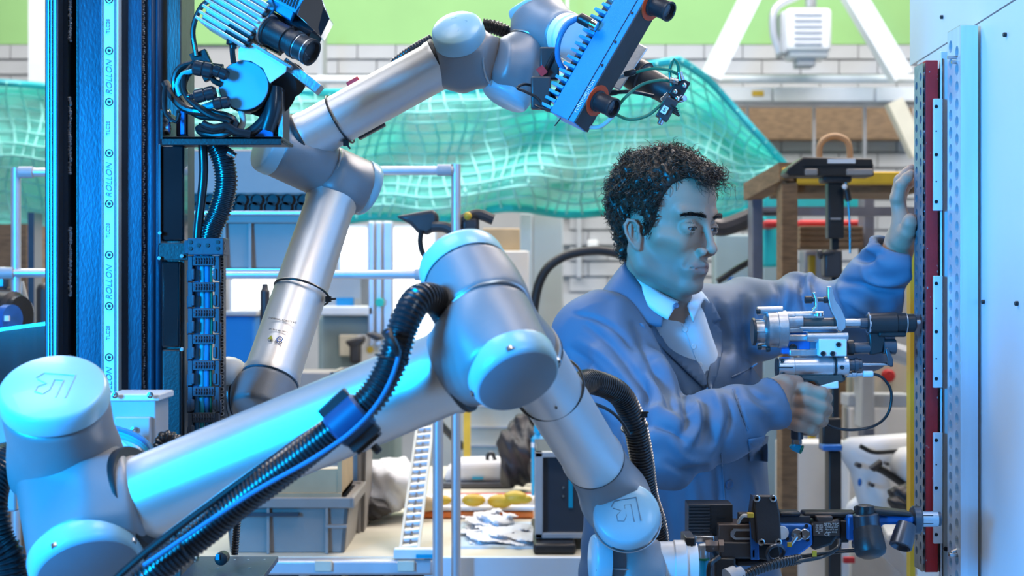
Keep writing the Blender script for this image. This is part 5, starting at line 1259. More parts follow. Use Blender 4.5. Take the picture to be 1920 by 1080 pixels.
# lever plate
m = M(); m.pprism([(1552, 537), (1560, 537), (1566, 562), (1577, 578), (1586, 598), (1586, 615), (1578, 622), (1570, 618), (1568, 600), (1560, 586), (1555, 572), (1552, 555)], d-.012, .012); m.obj('lever_plate', 'alu', T, bevel=.0012)
hc_(1509, 562, 1523, 7, 'black_metal', 'stop_bolt', -.006); hc_(1518, 562, 1556, 4, 'anod_dark', 'stop_bolt', -.006); hc_(1544, 562, 1554, 6.5, 'black_metal', 'stop_nut', -.006)
m = M(); m.pprism([(1524, 548), (1530, 548), (1534, 566), (1533, 582), (1526, 586), (1524, 580), (1529, 575), (1528, 560)], d-.018, .012); m.obj('stop_bracket', 'alu', T, bevel=.001)
M().lathe(P(1535, 589, d-.01), (0, 0, 1), [(-.003, .007), (.002, .007), (.002, .004), (-.001, .003)], 16).obj('bracket_screw', 'steel', T)
# middle body
m = M(); m.pbox(1466, 622, 1520, 664, d+.004, .024); m.obj('valve_body', 'tool_blue', T, bevel=.003)
m = M(); m.pbox(1466, 628, 1560, 640, d-.002, .02); m.obj('body_rail', 'alu_rough', T, bevel=.003)
for x, y in ((1487, 652), (1545, 638)): M().lathe(P(x, y, d+.002), (0, -1, 0), [(-.002, .0062), (.002, .0062), (.003, .005), (.003, .003), (.0012, .0001)], 16).obj('body_screw', 'black_metal', T)
hc_(1512, 632, 1590, 9, 'alu', 'side_cylinder', -.008, tilt=-2)
m = M(); m.pbox(1536, 636, 1588, 668, d-.019, .03); k_ = m.obj('clamp_plate', 'white_plastic', T, bevel=.0015)
for x, y in ((1572, 646), (1543, 663), (1561, 663)): M().lathe(P(x, y, d-.0195), (0, -1, 0), [(0, .0042), (.002, .0042), (.003, .0034), (.003, .002), (.001, .0001)], 14).obj('plate_screw', 'black_metal', k_)
m = M(); m.pbox(1480, 655, 1545, 668, d-.002, .02); m.obj('body_rail', 'alu_rough', T, bevel=.002)
hc_(1588, 652, 1600, 15, 'black_metal', 'lock_nut', .004); hc_(1598, 653, 1636, 11, 'anod_dark', 'side_piston', .004)
m = M(); m.pprism([(1628, 622), (1660, 622), (1661, 640), (1656, 662), (1632, 667), (1630, 640)], d-.006, .022); m.obj('fork_block', 'black_metal', T, bevel=.003)
m = M(); m.pbox(1648, 622, 1700, 632, d-.012, .02); m.obj('fork_block', 'black_metal', T, bevel=.003)
hc_(1655, 650, 1679, 15, 'anod_dark', 'side_nut', .002, tilt=0)
m = M(); m.pprism([(1660, 654), (1666, 652), (1675, 675), (1674, 686), (1665, 686), (1664, 672)], d-.012, .006); m.obj('link_lever', 'anod_dark', T, bevel=.001)
# lower air cylinder
hc_(1455, 689, 1462, 19, 'black_metal', 'cylinder_end', tilt=0)
hc_(1458, 689, 1488, 20, 'alu', 'cylinder_clamp', tilt=-1)
hc_(1486, 688, 1564, 0, 'alu', 'air_cylinder', tilt=-2, prof=[(0, 18), (.95, 18), (.96, 17), (1, 17)])
hc_(1562, 687, 1566, 19, 'black_metal', 'cylinder_groove', tilt=0)
hc_(1566, 687, 1590, 18.5, 'alu', 'cylinder_head', tilt=0)
m = M(); m.pbox(1459, 688, 1487, 690, d-.0178, .002); m.obj('clamp_slot', 'gap_dark', T)
for x, y in ((1467, 676), (1469, 703), (1579, 689)): M().lathe(P(x, y, d-.0165), (0, -1, 0), [(0, .0034), (.0015, .0034), (.0018, .002), (.0005, .0001)], 14).obj('clamp_screw', 'black_metal', T)
hc_(1590, 684, 1608, 0, 'anod_dark', 'rod_seal', prof=[(0, 11), (.6, 11), (.62, 13), (1, 13)]); hc_(1607, 683, 1616, 10, 'anod_dark', 'rod_seal')
hc_(1616, 683, 1672, 3, 'steel', 'piston_rod', tilt=-1)
hc_(1668, 683, 1674, 5, 'anod_dark', 'rod_end')
# grip
m = M(); m.pprism([(1462, 706), (1580, 702), (1584, 716), (1560, 722), (1536, 724), (1530, 716), (1500, 712), (1470, 712)], d-.010, .02); m.obj('grip_frame', 'tool_brown', T, bevel=.003)
m = M(); m.tube([P(1500, 712, d+.004), P(1502, 760, d+.004), P(1498, 806, d+.004)], lambda t: .0165-.002*t, 20); m.obj('pistol_grip', 'tool_brown', T)
m = M(); m.pprism([(1531, 726), (1572, 714), (1573, 728), (1540, 731)], d-.016, .018); m.obj('trigger', 'white_plastic', T, bevel=.0015)
m = M(); m.pbox(1566, 706, 1586, 714, d-.008, .016); m.obj('trigger_pivot', 'black_metal', T, bevel=.002)
hc_(1586, 703, 1600, 5, 'brass' if 'brass' in MATS else 'alu', 'air_fitting', tilt=-1); hc_(1596, 702, 1606, 6, 'steel', 'air_fitting', tilt=0); hc_(1604, 702, 1618, 4.5, 'steel', 'air_fitting', tilt=0); hc_(1618, 701, 1637, 6, 'white_plastic', 'air_fitting', tilt=0)
M().tube([P(1637, 701, d), P(1655, 708, d), P(1671, 735, d), P(1665, 775, d), P(1640, 798, d), P(1600, 806, d), P(1565, 802, d), P(1540, 790, d), P(1526, 780, d)], .0024, 10, step=.006).obj('air_tube', 'cable_black', T)
a_ = P(1497, 795, d); dnv = Vector((-.03, 0, -1)).normalized()
M().lathe(P(1496, 795, d), dnv, [(0, .018), (.006, .0165), (.008, .0105)], 28).obj('grip_end', 'alu', T)
M().lathe(P(1495, 802, d), dnv, [(0, .0105), (.018, .0100), (.019, .006)], 24).obj('inlet_nipple', 'anod_dark', T)
M().lathe(P(1494, 822, d), dnv, [(0, .007), (.003, .0085), (.009, .0085), (.010, .006), (.014, .006)], 6).obj('inlet_nut', 'steel', T)
M().tube([P(1486, 833, d), P(1490, 838, d), P(1502, 843, d-.004)], .0068, 16).obj('elbow_fitting', 'ptfe_blue', T)
M().ring(P(1503, 843, d-.004), (P(1502, 843, d-.004)-P(1490, 838, d)).normalized(), .0062, .0014, 24, 8).obj('fitting_ring', 'cable_green', T)

# ================================================================ lower end effector (robot drilling unit)
E = thing('drilling_unit', 'long black and blue drilling unit on the foreground robot wrist, nose past the red bar', 'drilling unit', P(1420, 1040, 2.30))
d = 2.34
E_ = lambda n, mt, m, **k: m.obj(n, mt, E, **k)
m = M(); m.pbox(1285, 1008, 1305, 1100, 2.12, .06); q = E_('flange_plate', 'black_metal', m, bevel=.002)
for y in (1020, 1026, 1052, 1060): M().lathe(P(1297, y-(1 if y > 1040 else 0), 2.119), (0, -1, 0), [(0, .0020), (.0005, .0020)], 10).obj('plate_hole', 'gap_dark', q)
m = M(); m.pbox(1291, 946, 1374, 1005, 2.33, .05); q = E_('heat_sink', 'black_metal', m, bevel=.001)
for i in range(9): M().pbox(1291, 947+i*6, 1331, 950+i*6, 2.328, .003).obj('sink_fin', 'black_paint', q)
for x in (1328, 1352):
    for y in (969, 981, 992): M().pbox(x-8, y, x+8, y+3, 2.3285, .002).obj('sink_slot', 'gap_dark', q)
m = M(); m.pbox(1304, 1005, 1339, 1017, 2.30, .04); E_('steel_block', 'steel', m, bevel=.001)
m = M(); m.tube([P(1318, 1050, 2.28), P(1318, 1026, 2.28), P(1336, 1024, 2.28)], .0078, 14, smooth=False); E_('pipe_elbow', 'alu_rough', m)
m = M(); m.lathe(P(1322, 1024, 2.28), X, [(0, .009), (.008, .010), (.012, .008), (.018, .008), (.019, .010), (.026, .010)], 6); E_('pipe_nut', 'tool_brown', m)
m = M(); m.lathe(P(1319, 1046, 2.28), (0, 0, -1), [(0, .0085), (.003, .0085)], 20); E_('pipe_collar', 'cable_green', m)
m = M(); m.tube([P(1319, 1050, 2.28), P(1320, 1110, 2.28)], .0062, 14, smooth=False); E_('air_hose', 'ptfe_blue', m)
M().tube([P(1348, 1044, 2.27), P(1332, 1058, 2.26), P(1330, 1085, 2.26), P(1345, 1110, 2.26)], .0038, 10).obj('cable', 'cable_black', E)
m = M(); m.pprism([(1347, 983), (1418, 983), (1418, 1020), (1347, 1020)], 2.31, .06); E_('gearbox_cover', 'tool_brown', m, bevel=.002)
m = M(); m.pprism([(1347, 1016), (1420, 1016), (1420, 1048), (1350, 1048)], 2.305, .06); E_('gearbox_body', 'black_paint', m, bevel=.003)
m = M(); m.pprism([(1376, 992), (1408, 992), (1408, 996), (1380, 996), (1376, 1004), (1380, 1008), (1408, 1008), (1408, 1012), (1378, 1012), (1370, 1006), (1370, 998)], 2.306, .004); E_('cover_rib', 'alu_rough', m)
m = M(); m.pprism([(1407, 967), (1422, 985), (1424, 1050), (1408, 1050)], 2.30, .02); m.pbox(1410, 1030, 1416, 1046, 2.30, .03); E_('blue_flange', 'tool_blue', m, bevel=.001)
# black clamp plate with four bolts
m = M(); m.pprism([(1413, 930), (1456, 930), (1463, 966), (1465, 1017), (1460, 1020), (1420, 1020), (1416, 968)], 2.285, .016); cp = E_('clamp_plate', 'black_paint', m, bevel=.002)
m = M(); m.pprism([(1413, 930), (1416, 968), (1420, 1020), (1411, 1010), (1408, 965)], 2.290, .03); E_('clamp_side', 'black_paint', m, bevel=.001)
for x, y in ((1418, 934), (1449, 934), (1427, 1016), (1459, 1016)): M().lathe(P(x, y, 2.286), (0, -1, 0), [(0, .0050), (.004, .0050), (.0045, .0042), (.0045, .0024), (.001, .0022), (.001, .0001)], 16).obj('clamp_bolt', 'steel', cp)
m = M(); m.pbox(1402, 962, 1414, 971, 2.275, .01); E_('yellow_connector', 'yellow', m, bevel=.001)
M().tube([P(1402, 967, 2.28), P(1392, 968, 2.28), P(1384, 980, 2.29)], .0025, 10).obj('cable', 'cable_white', E)
m = M(); m.pbox(1386, 963, 1408, 980, 2.315, .02); E_('small_block', 'black_paint', m, bevel=.001)
m = M(); m.pbox(1462, 960, 1502, 969, 2.325, .03); E_('top_rail', 'black_metal', m, bevel=.003)
m = M(); m.pbox(1462, 968, 1520, 984, 2.33, .03); E_('top_rail', 'black_paint', m, bevel=.001)
m = M(); m.pprism([(1420, 1020), (1462, 1020), (1466, 1047), (1440, 1052), (1420, 1048)], 2.30, .05); E_('gearbox_body', 'black_metal', m, bevel=.003)
# blue gear body
m = M(); m.pprism([(1463, 983), (1500, 983), (1523, 984), (1524, 1022), (1500, 1040), (1484, 1050), (1462, 1050)], 2.315, .05); gb = E_('gear_body', 'tool_blue', m, bevel=.003)
M().lathe(P(1466, 999, 2.314), (0, -1, 0), [(0, .010), (.002, .0095), (.0022, .0001)], 28).obj('gear_cover', 'white_plastic', gb)
for x, y, r in ((1494, 1002, .0090), (1508, 1001, .0078)): M().lathe(P(x, y, 2.312), (0, -1, 0), [(0, r), (.004, r), (.005, r*.85), (.005, r*.55), (.003, r*.5), (.003, .0001)], 20).obj('round_button', 'steel', gb)
M().tube([P(1494, 1006, 2.30), P(1487, 1016, 2.298), P(1480, 1024, 2.298)], .0026, 8).obj('sensor_lead', 'steel', gb); M().box(P(1480, 1021, 2.295), (.006, .005, .006)).obj('yellow_tip', 'yellow', gb)
for x, y in ((1512, 986), (1514, 1012), (1476, 1010)): M().lathe(P(x, y, 2.314), (0, -1, 0), [(0, .0028), (.0012, .0028), (.0012, .0001)], 12).obj('gear_screw', 'black_metal', gb)
# rating plate section
m = M(); m.pprism([(1520, 982), (1576, 974), (1576, 1000), (1560, 1022), (1530, 1032), (1522, 1030)], 2.32, .05); bp_ = E_('rear_body', 'black_metal', m, bevel=.004)
m = M(); m.pbox(1525, 979, 1574, 1005, 2.3165, .002); pl = m.obj('rating_plate', 'tool_brown', bp_)
for i, (s_, z_) in enumerate((('SETI-TEC', .0056), ('Drilling unit', .0038), ('Max air 6 bar', .0034), ('Serial 0412', .0034))):
    text(s_, 'lettering', 'label_ink', pl, P(1559, 983.5+i*4.7, 2.3158), X, (0, 0, 1), z_)
for i in range(5): text(('500 RPM', 'OIL FREE', 'EC 2006', 'NO 2-77', 'FR')[i], 'lettering', 'label_ink', pl, P(1536, 985+i*3.7, 2.3158), X, (0, 0, 1), .0028)
text('CE', 'lettering', 'label_ink', pl, P(1551, 1002, 2.3158), X, (0, 0, 1), .007)
m = M(); m.pprism([(1530, 968), (1562, 968), (1562, 978), (1556, 982), (1534, 982)], 2.322, .04); E_('bridge_block', 'tool_brown', m, bevel=.002)
m = M(); m.pbox(1508, 961, 1610, 972, 2.335, .035); E_('top_rail', 'black_metal', m, bevel=.003)
m = M(); m.pbox(1576, 976, 1592, 1018, 2.33, .04); E_('neck_block', 'black_metal', m, bevel=.002)
m = M(); m.pbox(1588, 966, 1606, 1014, 2.325, .045); E_('blue_neck', 'tool_blue', m, bevel=.004)
# motor head
kk = d/F
def vcyl(x, y0, y1, prof, mt, name, dd=0., dx=0):
    a, b = P(x, y0, 2.31+dd), P(x+dx, y1, 2.31+dd); L = (b-a).length
    return M().lathe(a, b-a, [(t*L, r*kk) for t, r in prof], 36).obj(name, mt, E)
vcyl(1622, 946, 966, [(0, 10), (.1, 16), (.5, 18), (1, 18)], 'black_metal', 'motor_top')
vcyl(1623, 962, 1012, [(0, 20), (.05, 24), (1, 26)], 'anod_dark', 'motor_head', dx=5)
m = M(); m.lathe(P(1630, 1018, 2.27), (.05, -.45, -.9), [(-.02, .020), (-.005, .0215), (.010, .0225), (.016, .0205), (.020, .014)], 36); E_('motor_end', 'black_metal', m)
m = M(); m.pprism([(1606, 1020), (1658, 1022), (1652, 1042), (1630, 1052), (1612, 1044)], 2.27, .05); E_('motor_end', 'anod_dark', m, bevel=.008, seg=3)
m = M(); m.box(P(1630, 1034, 2.264), (.010, .006, .014), (Vector((.95, 0, .3)), Y_, Vector((-.3, 0, .95)))); E_('end_latch', 'chrome', m, bevel=.002)
M().lathe(P(1625, 954, 2.295), (0, -1, 0), [(0, .0035), (.002, .0035), (.002, .0001)], 12).obj('head_screw', 'gap_dark', E)
m = M(); m.pprism([(1610, 955), (1640, 954), (1712, 962), (1712, 970), (1650, 967), (1612, 968)], 2.305, .04); E_('nose_arm_top', 'black_metal', m, bevel=.004)
m = M(); m.pprism([(1640, 966), (1716, 968), (1716, 984), (1655, 984), (1650, 998), (1640, 994)], 2.315, .03); E_('nose_arm', 'tool_blue', m, bevel=.004)
nx = P(1709, 975, 2.33)
m = M(); m.lathe(nx, X, [(0, .018), (.002, .0205), (.011, .0205), (.013, .0185)], 40); E_('nose_flange', 'anod_dark', m)
m = M(); m.lathe(P(1726, 973, 2.33), X, [(0, .0115), (.024, .0115), (.026, .0095)], 32); E_('nose_tube', 'steel', m)
m = M(); m.lathe(P(1754, 973, 2.33), X, [(0, .010), (.002, .0105), (.007, .0105), (.0075, .0085)], 32); E_('nose_tip', 'anod_dark', m)
for y in (966, 981): M().pbox(1728, y, 1750, y+1, 2.3195, .001).obj('nose_slit', 'gap_dark', E)
a, b = P(1700, 984, 2.31), P(1688, 1026, 2.295); L = (b-a).length
m = M(); m.lathe(a, b-a, [(0, .014), (L*.35, .0155), (L*.8, .0165), (L-.001, .0165), (L, .0145), (L-.006, .0115)], 32); E_('side_handle', 'anod_dark', m)
m = M(); m.pbox(1686, 984, 1710, 1000, 2.305, .03); E_('handle_root', 'tool_blue', m, bevel=.006)
# rods and cables beneath
for y0, y1, dd in ((1041, 1030, 0), (1045, 1034, .004)): M().tube([P(1470, y0+4, 2.28+dd), P(1530, y0-3, 2.28+dd), P(1580, y1+1, 2.28+dd), P(1622, y1, 2.275+dd)], .0018, 8).obj('cable', 'cable_black', E)
M().box(P(1527, 1038, 2.278), (.006, .004, .008)).obj('yellow_tip', 'yellow', E)
m = M(); m.ring(P(1454, 1036, 2.275), EA(1454, 1036, -60, .8), .0120, .0028, 32, 8); E_('lift_ring', 'anod_dark', m)
M().tube([P(1440, 1060, 2.28), P(1470, 1058, 2.27), P(1500, 1052, 2.27), P(1540, 1044, 2.28), P(1570, 1028, 2.28), P(1574, 1012, 2.29)], .003, 8).obj('cable', 'cable_black', E)
m = M(); m.tube([P(1385, 1085, 2.24), P(1420, 1068, 2.25), P(1460, 1056, 2.26), P(1500, 1048, 2.28)], .0075, 16, corr=.15, pitch=.005); m.obj('hose_tube', 'hose', E)
m = M(); m.lathe(P(1366, 1088, 2.24), (P(1400, 1072, 2.25)-P(1366, 1088, 2.24)), [(0, .017), (.014, .016), (.016, .012), (.024, .011)], 20); E_('hose_end', 'grey_box', m)
m = M(); m.pbox(1340, 1046, 1380, 1100, 2.30, .06); m.pbox(1380, 1050, 1470, 1062, 2.32, .05); E_('under_frame', 'black_metal', m, bevel=.003)
# ================================================================ the man
def np3(v): return np.array([v[0], v[1], v[2]], np.float32)
MAN = thing('person', 'man with curly dark hair in a blue-grey lab coat aiming the hand drill', 'person', (P(1285, 540, 2.8).x, 2.8, 0))
yaw = math.radians(48); pit = math.radians(9)
hf = Vector((math.sin(yaw)*math.cos(pit), -math.cos(yaw)*math.cos(pit), -math.sin(pit)))
hl = Vector((0, 0, 1)).cross(Vector((math.sin(yaw), -math.cos(yaw), 0))).normalized(); hu = hf.cross(hl)
HC = P(1243, 413, 2.70); HR = np.array([np3(hf), np3(hl), np3(hu)]).T   # columns
HS = 1.0
def hw(x, y, z): return HC+(hf*x+hl*y+hu*z)*HS
def hloc(X): return ((X-np3(HC))@HR)/HS
def head_local(q, skull=False):
    E = lambda c, r: s_ell(q, c, r); C_ = lambda a, b, r0, r1=None: s_caps(q, a, b, r0, r1)
    ya = np.abs(q[:, 1]); qs = q.copy(); qs[:, 1] = ya        # mirrored copy
    Es = lambda c, r: s_ell(qs, c, r); Cs = lambda a, b, r0, r1=None: s_caps(qs, a, b, r0, r1)
    d = E((-.010, 0, .030), (.082, .070, .080))
    d = smin(d, E((.028, 0, .040), (.060, .060, .056)), .03)
    d = smin(d, E((.026, 0, -.035), (.054, .054, .078)), .03)
    if skull: return d
    d = smin(d, Cs((-.004, .058, -.040), (.008, .050, -.074), .010, .011), .024)        # jaw corner
    d = smin(d, Cs((.008, .050, -.074), (.066, .014, -.101), .012, .012), .022)
    d = smin(d, E((.077, 0, -.099), (.016, .021, .015)), .013)
    d = smin(d, Cs((.064, .036, -.028), (.040, .054, -.024), .014, .010), .022)         # cheekbone
    d = smax(d, -Es((.064, .064, -.062), (.020, .014, .020)), .024)                     # cheek hollow
    d = smin(d, Cs((.0835, .010, .019), (.068, .046, .021), .0085, .0075), .013)        # brow ridge
    d = smax(d, -Es((.102, .031, -.002), (.022, .019, .0120)), .012)                    # eye sockets
    d = smin(d, Cs((.086, 0, .010), (.105, 0, -.028), .0052, .0065), .011)              # nose
    d = smin(d, E((.1065, 0, -.0345), (.0100, .0080, .0078)), .007)
    d = smin(d, Es((.0955, .0125, -.040), (.0105, .0055, .0070)), .005)
    d = smax(d, -Es((.102, .0062, -.0455), (.0055, .0032, .0036)), .003)
    d = smin(d, E((.076, 0, -.068), (.021, .030, .022)), .016)                         # muzzle
    d = smax(d, -Cs((.0900, .0185, -.044), (.0800, .0300, -.066), .0022, .0016), .008)  # fold beside the nose
    d = smax(d, -Cs((.1000, 0, -.0500), (.1000, 0, -.0590), .0030, .0030), .005)
    d = smin(d, Cs((.0960, .003, -.0615), (.082, .022, -.0662), .0046, .0025), .004)
    d = smin(d, Cs((.0935, .000, -.0745), (.081, .019, -.0708), .0060, .0028), .004)
    d = smax(d, -Cs((.1010, .0, -.0680), (.0865, .0245, -.0686), .0014, .0010), .002)     # mouth line
    d = smax(d, -E((.099, 0, -.0860), (.010, .018, .0055)), .009)
    # lids over the eyeballs, with the slit
    lid = Es((.0755, .0315, -.003), (.0142, .0150, .0136))
    d = smin(d, lid, .005)
    d = smax(d, -Es((.0930, .0315, -.0040), (.0170, .0120, .0034)), .0014)
    d = smax(d, -Es((.0755, .0315, -.003), (.0118, .0118, .0118)), .0)
    # crease above the lid
    d = smax(d, -Cs((.0905, .020, .0080), (.0830, .043, .0070), .0012), .003)
    # ears
    for s in (-1, 1):
        e = q.copy(); e[:, 1] = e[:, 1]*s-.069; e[:, 2] += .027; e = e/.79; e[:, 2] -= .012
        e[:, 0] = e[:, 0]+.34*(e[:, 2]+.012); ea_ = math.radians(-24); ex = e[:, 0]*math.cos(ea_)+e[:, 1]*math.sin(ea_); ey = -e[:, 0]*math.sin(ea_)+e[:, 1]*math.cos(ea_)
        e = np.stack([ex, ey, e[:, 2]], 1)
        k = s_ell(e, (-.004, .004, -.012), (.0165, .0060, .0300))
        k = smax(k, -s_ell(e, (-.001, .0135, -.006), (.0118, .0128, .0200)), .003)
        pth = [(.008, .004, -.004), (.011, .007, .008), (.004, .010, .018), (-.009, .011, .018), (-.018, .010, .006), (-.018, .009, -.010), (-.011, .008, -.026), (-.003, .006, -.036)]
        for a, b in zip(pth[:-1], pth[1:]): k = smin(k, s_caps(e, (a[0], a[1]+.002, a[2]), (b[0], b[1]+.002, b[2]), .0033), .002)
        k = smin(k, s_ell(e, (.000, .005, -.036), (.0075, .0045, .0080)), .004)
        k = smin(k, s_caps(e, (-.010, .007, -.016), (-.006, .008, .010), .0024), .003)
        k = smin(k, s_ell(e, (.009, .005, -.014), (.004, .004, .006)), .003)
        d = smin(d, k*.79, .006)
    return d
NB = P(1230, 588, 2.770)
nk0 = hloc(np3(P(1230, 588, 2.770))[None])[0]
def head_fn(X):
    q = hloc(X)
    d = head_local(q)
    n1 = s_caps(q, (-.010, 0, -.050), tuple(nk0), .046, .058)
    d = smin(d, n1, .022)
    d = smin(d, s_caps(q, (.030, 0, -.085), tuple(nk0+np.array([.04, 0, .0])), .020, .030), .03)   # throat
    d = smin(d, s_caps(q, (.052, .0, -.112), tuple(nk0+np.array([.05, 0, .02])), .010, .016), .02)
    d = smin(d, s_caps(q, (-.01, -.052, -.055), tuple(nk0+np.array([.055, -.012, .0])), .010, .012), .02)
    return d*HS
c = np3(HC)
me_head = sdf_mesh(head_fn, c-np.array([.17, .17, .25]), c+np.array([.17, .17, .15]), .0019, 'head')
# right hand (gripping) and left hand (palm on the strip)
def chain(q_, pts, rads, k=.004):
    d = None
    for i in range(len(pts)-1):
        z = s_caps(q_, np3(P(*pts[i])), np3(P(*pts[i+1])), rads[i], rads[i+1]); d = z if d is None else smin(d, z, k)
    return d
RF = [([(1494, 732, 2.580), (1512, 731, 2.572), (1541, 738, 2.571), (1549, 746, 2.594), (1530, 748, 2.624)], [.011, .0112, .0103, .0098, .0085]),
      ([(1490, 752, 2.578), (1510, 752, 2.569), (1541, 761, 2.572), (1549, 768, 2.596), (1522, 770, 2.628)], [.012, .0115, .0106, .0100, .0088]),
      ([(1488, 774, 2.578), (1506, 776, 2.570), (1534, 784, 2.574), (1541, 789, 2.597), (1514, 790, 2.626)], [.012, .0110, .0102, .0096, .0084]),
      ([(1480, 792, 2.580), (1496, 797, 2.575), (1519, 804, 2.579), (1525, 807, 2.598), (1502, 808, 2.620)], [.011, .0100, .0092, .0086, .0076])]
def rhand(X):
    d = s_caps(X, np3(P(1415, 768, 2.530)), np3(P(1450, 755, 2.560)), .027, .027)
    fl = X.copy()
    pc0 = np3(P(1472, 752, 2.588))
    ax = np3(P(1500, 752, 2.580)-P(1452, 754, 2.562)); ax /= np.linalg.norm(ax)
    up_ = np.array([.05, 0, 1], np.float32); up_ -= ax*(up_@ax); up_ /= np.linalg.norm(up_); nn = np.cross(ax, up_)
    RR = np.stack([ax, nn, up_], 1)
    d = smin(d, s_box(X, pc0, (.030, .0135, .034), RR, .012), .022)
    d = smin(d, chain(X, [(1452, 735, 2.57), (1470, 722, 2.575), (1492, 716, 2.592)], [.020, .017, .011]), .014)   # web at the thumb
    for i, (p, r) in enumerate(RF):
        f = chain(X, p, r, .005); d = smin(d, f, .006)
    for x, y in ((1508, 731), (1508, 752), (1505, 774), (1496, 795)): d = smin(d, s_ell(X, np3(P(x, y, 2.572)), (.0115, .0095, .0095)), .006)
    # grooves between the fingers
    for (a, b) in (((1516, 742), (1553, 754)), ((1514, 764), (1550, 777)), ((1508, 786), (1538, 797))):
        d = smax(d, -s_caps(X, np3(P(a[0], a[1], 2.5585)), np3(P(b[0], b[1], 2.5590)), .0014, .0022), .003)
    th = chain(X, [(1462, 738, 2.600), (1478, 722, 2.622), (1505, 716, 2.632), (1530, 716, 2.628)], [.014, .013, .0108, .009], .006)
    return smin(d, th, .010)
rc = np3(P(1485, 760, 2.58))
me_rh = sdf_mesh(rhand, rc-np.array([.095, .085, .075]), rc+np.array([.085, .075, .065]), .0016, 'right_hand')
LF = [([(1683, 372, 2.668), (1689, 347, 2.664), (1700, 334, 2.664), (1708, 326, 2.666)], [.0105, .0098, .0088, .0072]),
      ([(1681, 368, 2.690), (1688, 338, 2.692), (1700, 325, 2.694), (1708, 316, 2.696)], [.0108, .0100, .0090, .0075]),
      ([(1684, 370, 2.712), (1690, 342, 2.716), (1703, 328, 2.718), (1714, 320, 2.720)], [.0105, .0096, .0088, .0072]),
      ([(1688, 380, 2.732), (1694, 356, 2.737), (1705, 344, 2.740), (1714, 337, 2.742)], [.0095, .0086, .0078, .0066])]
def lhand(X):
    d = s_caps(X, np3(P(1675, 500, 2.690)), np3(P(1688, 452, 2.692)), .027, .026)
    up_ = np3(P(1682, 375, 2.697)-P(1692, 452, 2.693)); up_ /= np.linalg.norm(up_); ax = np.array([.25, 1, 0], np.float32); ax -= up_*(ax@up_); ax /= np.linalg.norm(ax); nn = np.cross(up_, ax)
    RR = np.stack([nn, ax, up_], 1)
    d = smin(d, s_box(X, np3(P(1688, 408, 2.698)), (.0130, .038, .042), RR, .012), .018)
    for i, (p, r) in enumerate(LF): d = smin(d, chain(X, p, r, .004), .005)
    d = smin(d, s_ell(X, np3(P(1693, 433, 2.668)), (.017, .017, .028)), .014)                # thumb pad
    th = chain(X, [(1690, 452, 2.668), (1700, 436, 2.650), (1705, 419, 2.642), (1706, 411, 2.640)], [.0165, .0125, .0112, .0098], .006)
    d = smin(d, th, .008)
    for a, b in (((1700, 372, 2.650), (1690, 388, 2.655)), ((1704, 395, 2.650), (1688, 418, 2.652))):
        d = smax(d, -s_caps(X, np3(P(*a)), np3(P(*b)), .0012), .004)
    return d
lc2 = np3(P(1693, 405, 2.69))
me_lh = sdf_mesh(lhand, lc2-np.array([.065, .075, .105]), lc2+np.array([.055, .075, .095]), .0016, 'left_hand')
# arms, chest, legs under the clothes
SHR, ELR, WRR = (1124, 632, 2.68), (1246, 838, 2.46), (1450, 756, 2.555)
SHL, ELL, WRL = (1385, 596, 2.93), (1602, 612, 2.82), (1682, 474, 2.692)
TY = math.radians(34); tf = np.array([math.sin(TY), -math.cos(TY), 0], np.float32); tl = np.array([math.cos(TY), math.sin(TY), 0], np.float32)
TR = np.stack([tf, tl, np.array([0, 0, 1], np.float32)], 1)
def inner(X):
    d = s_caps(X, np3(P(*SHR)), np3(P(*ELR)), .042, .036); d = smin(d, s_caps(X, np3(P(*ELR)), np3(P(*WRR)), .036, .024), .01)
    d = smin(d, s_caps(X, np3(P(*SHL)), np3(P(*ELL)), .042, .036), .02); d = smin(d, s_caps(X, np3(P(*ELL)), np3(P(*WRL)), .036, .024), .01)
    d = smin(d, s_ell(X, np3(P(1255, 820, 2.82)), (.070, .11, .17), TR), .05)
    d = smin(d, s_caps(X, np3(P(1280, 900, 2.85)), np3(P(1285, 1150, 2.86)), .10), .05)
    for s in (-1, 1): d = smin(d, s_caps(X, np3((P(1285, 0, 2.86).x, 2.86, .9))+tl*.09*s, np3((P(1285, 0, 2.86).x, 2.86, .12))+tl*.10*s, .075, .045), .03)
    d = smin(d, s_caps(X, np3(NB), np3(P(1232, 640, 2.80)), .045, .045), .03)
    return d
me_in = sdf_mesh(inner, (.0, 2.3, .0), (.85, 3.15, 1.55), .014, 'inner', 1)
def mesh_np(me):
    v = np.empty(len(me.vertices)*3, np.float32); me.vertices.foreach_get('co', v); f = np.empty(len(me.loops), np.int32); me.loops.foreach_get('vertex_index', f)
    return v.reshape(-1, 3), f.reshape(-1, 4)
vs, fs, off = [], [], 0
for me in (me_head, me_rh, me_lh, me_in):
    v, f = mesh_np(me); vs.append(v); fs.append(f+off); off += len(v)
V_ = np.concatenate(vs); F_ = np.concatenate(fs)
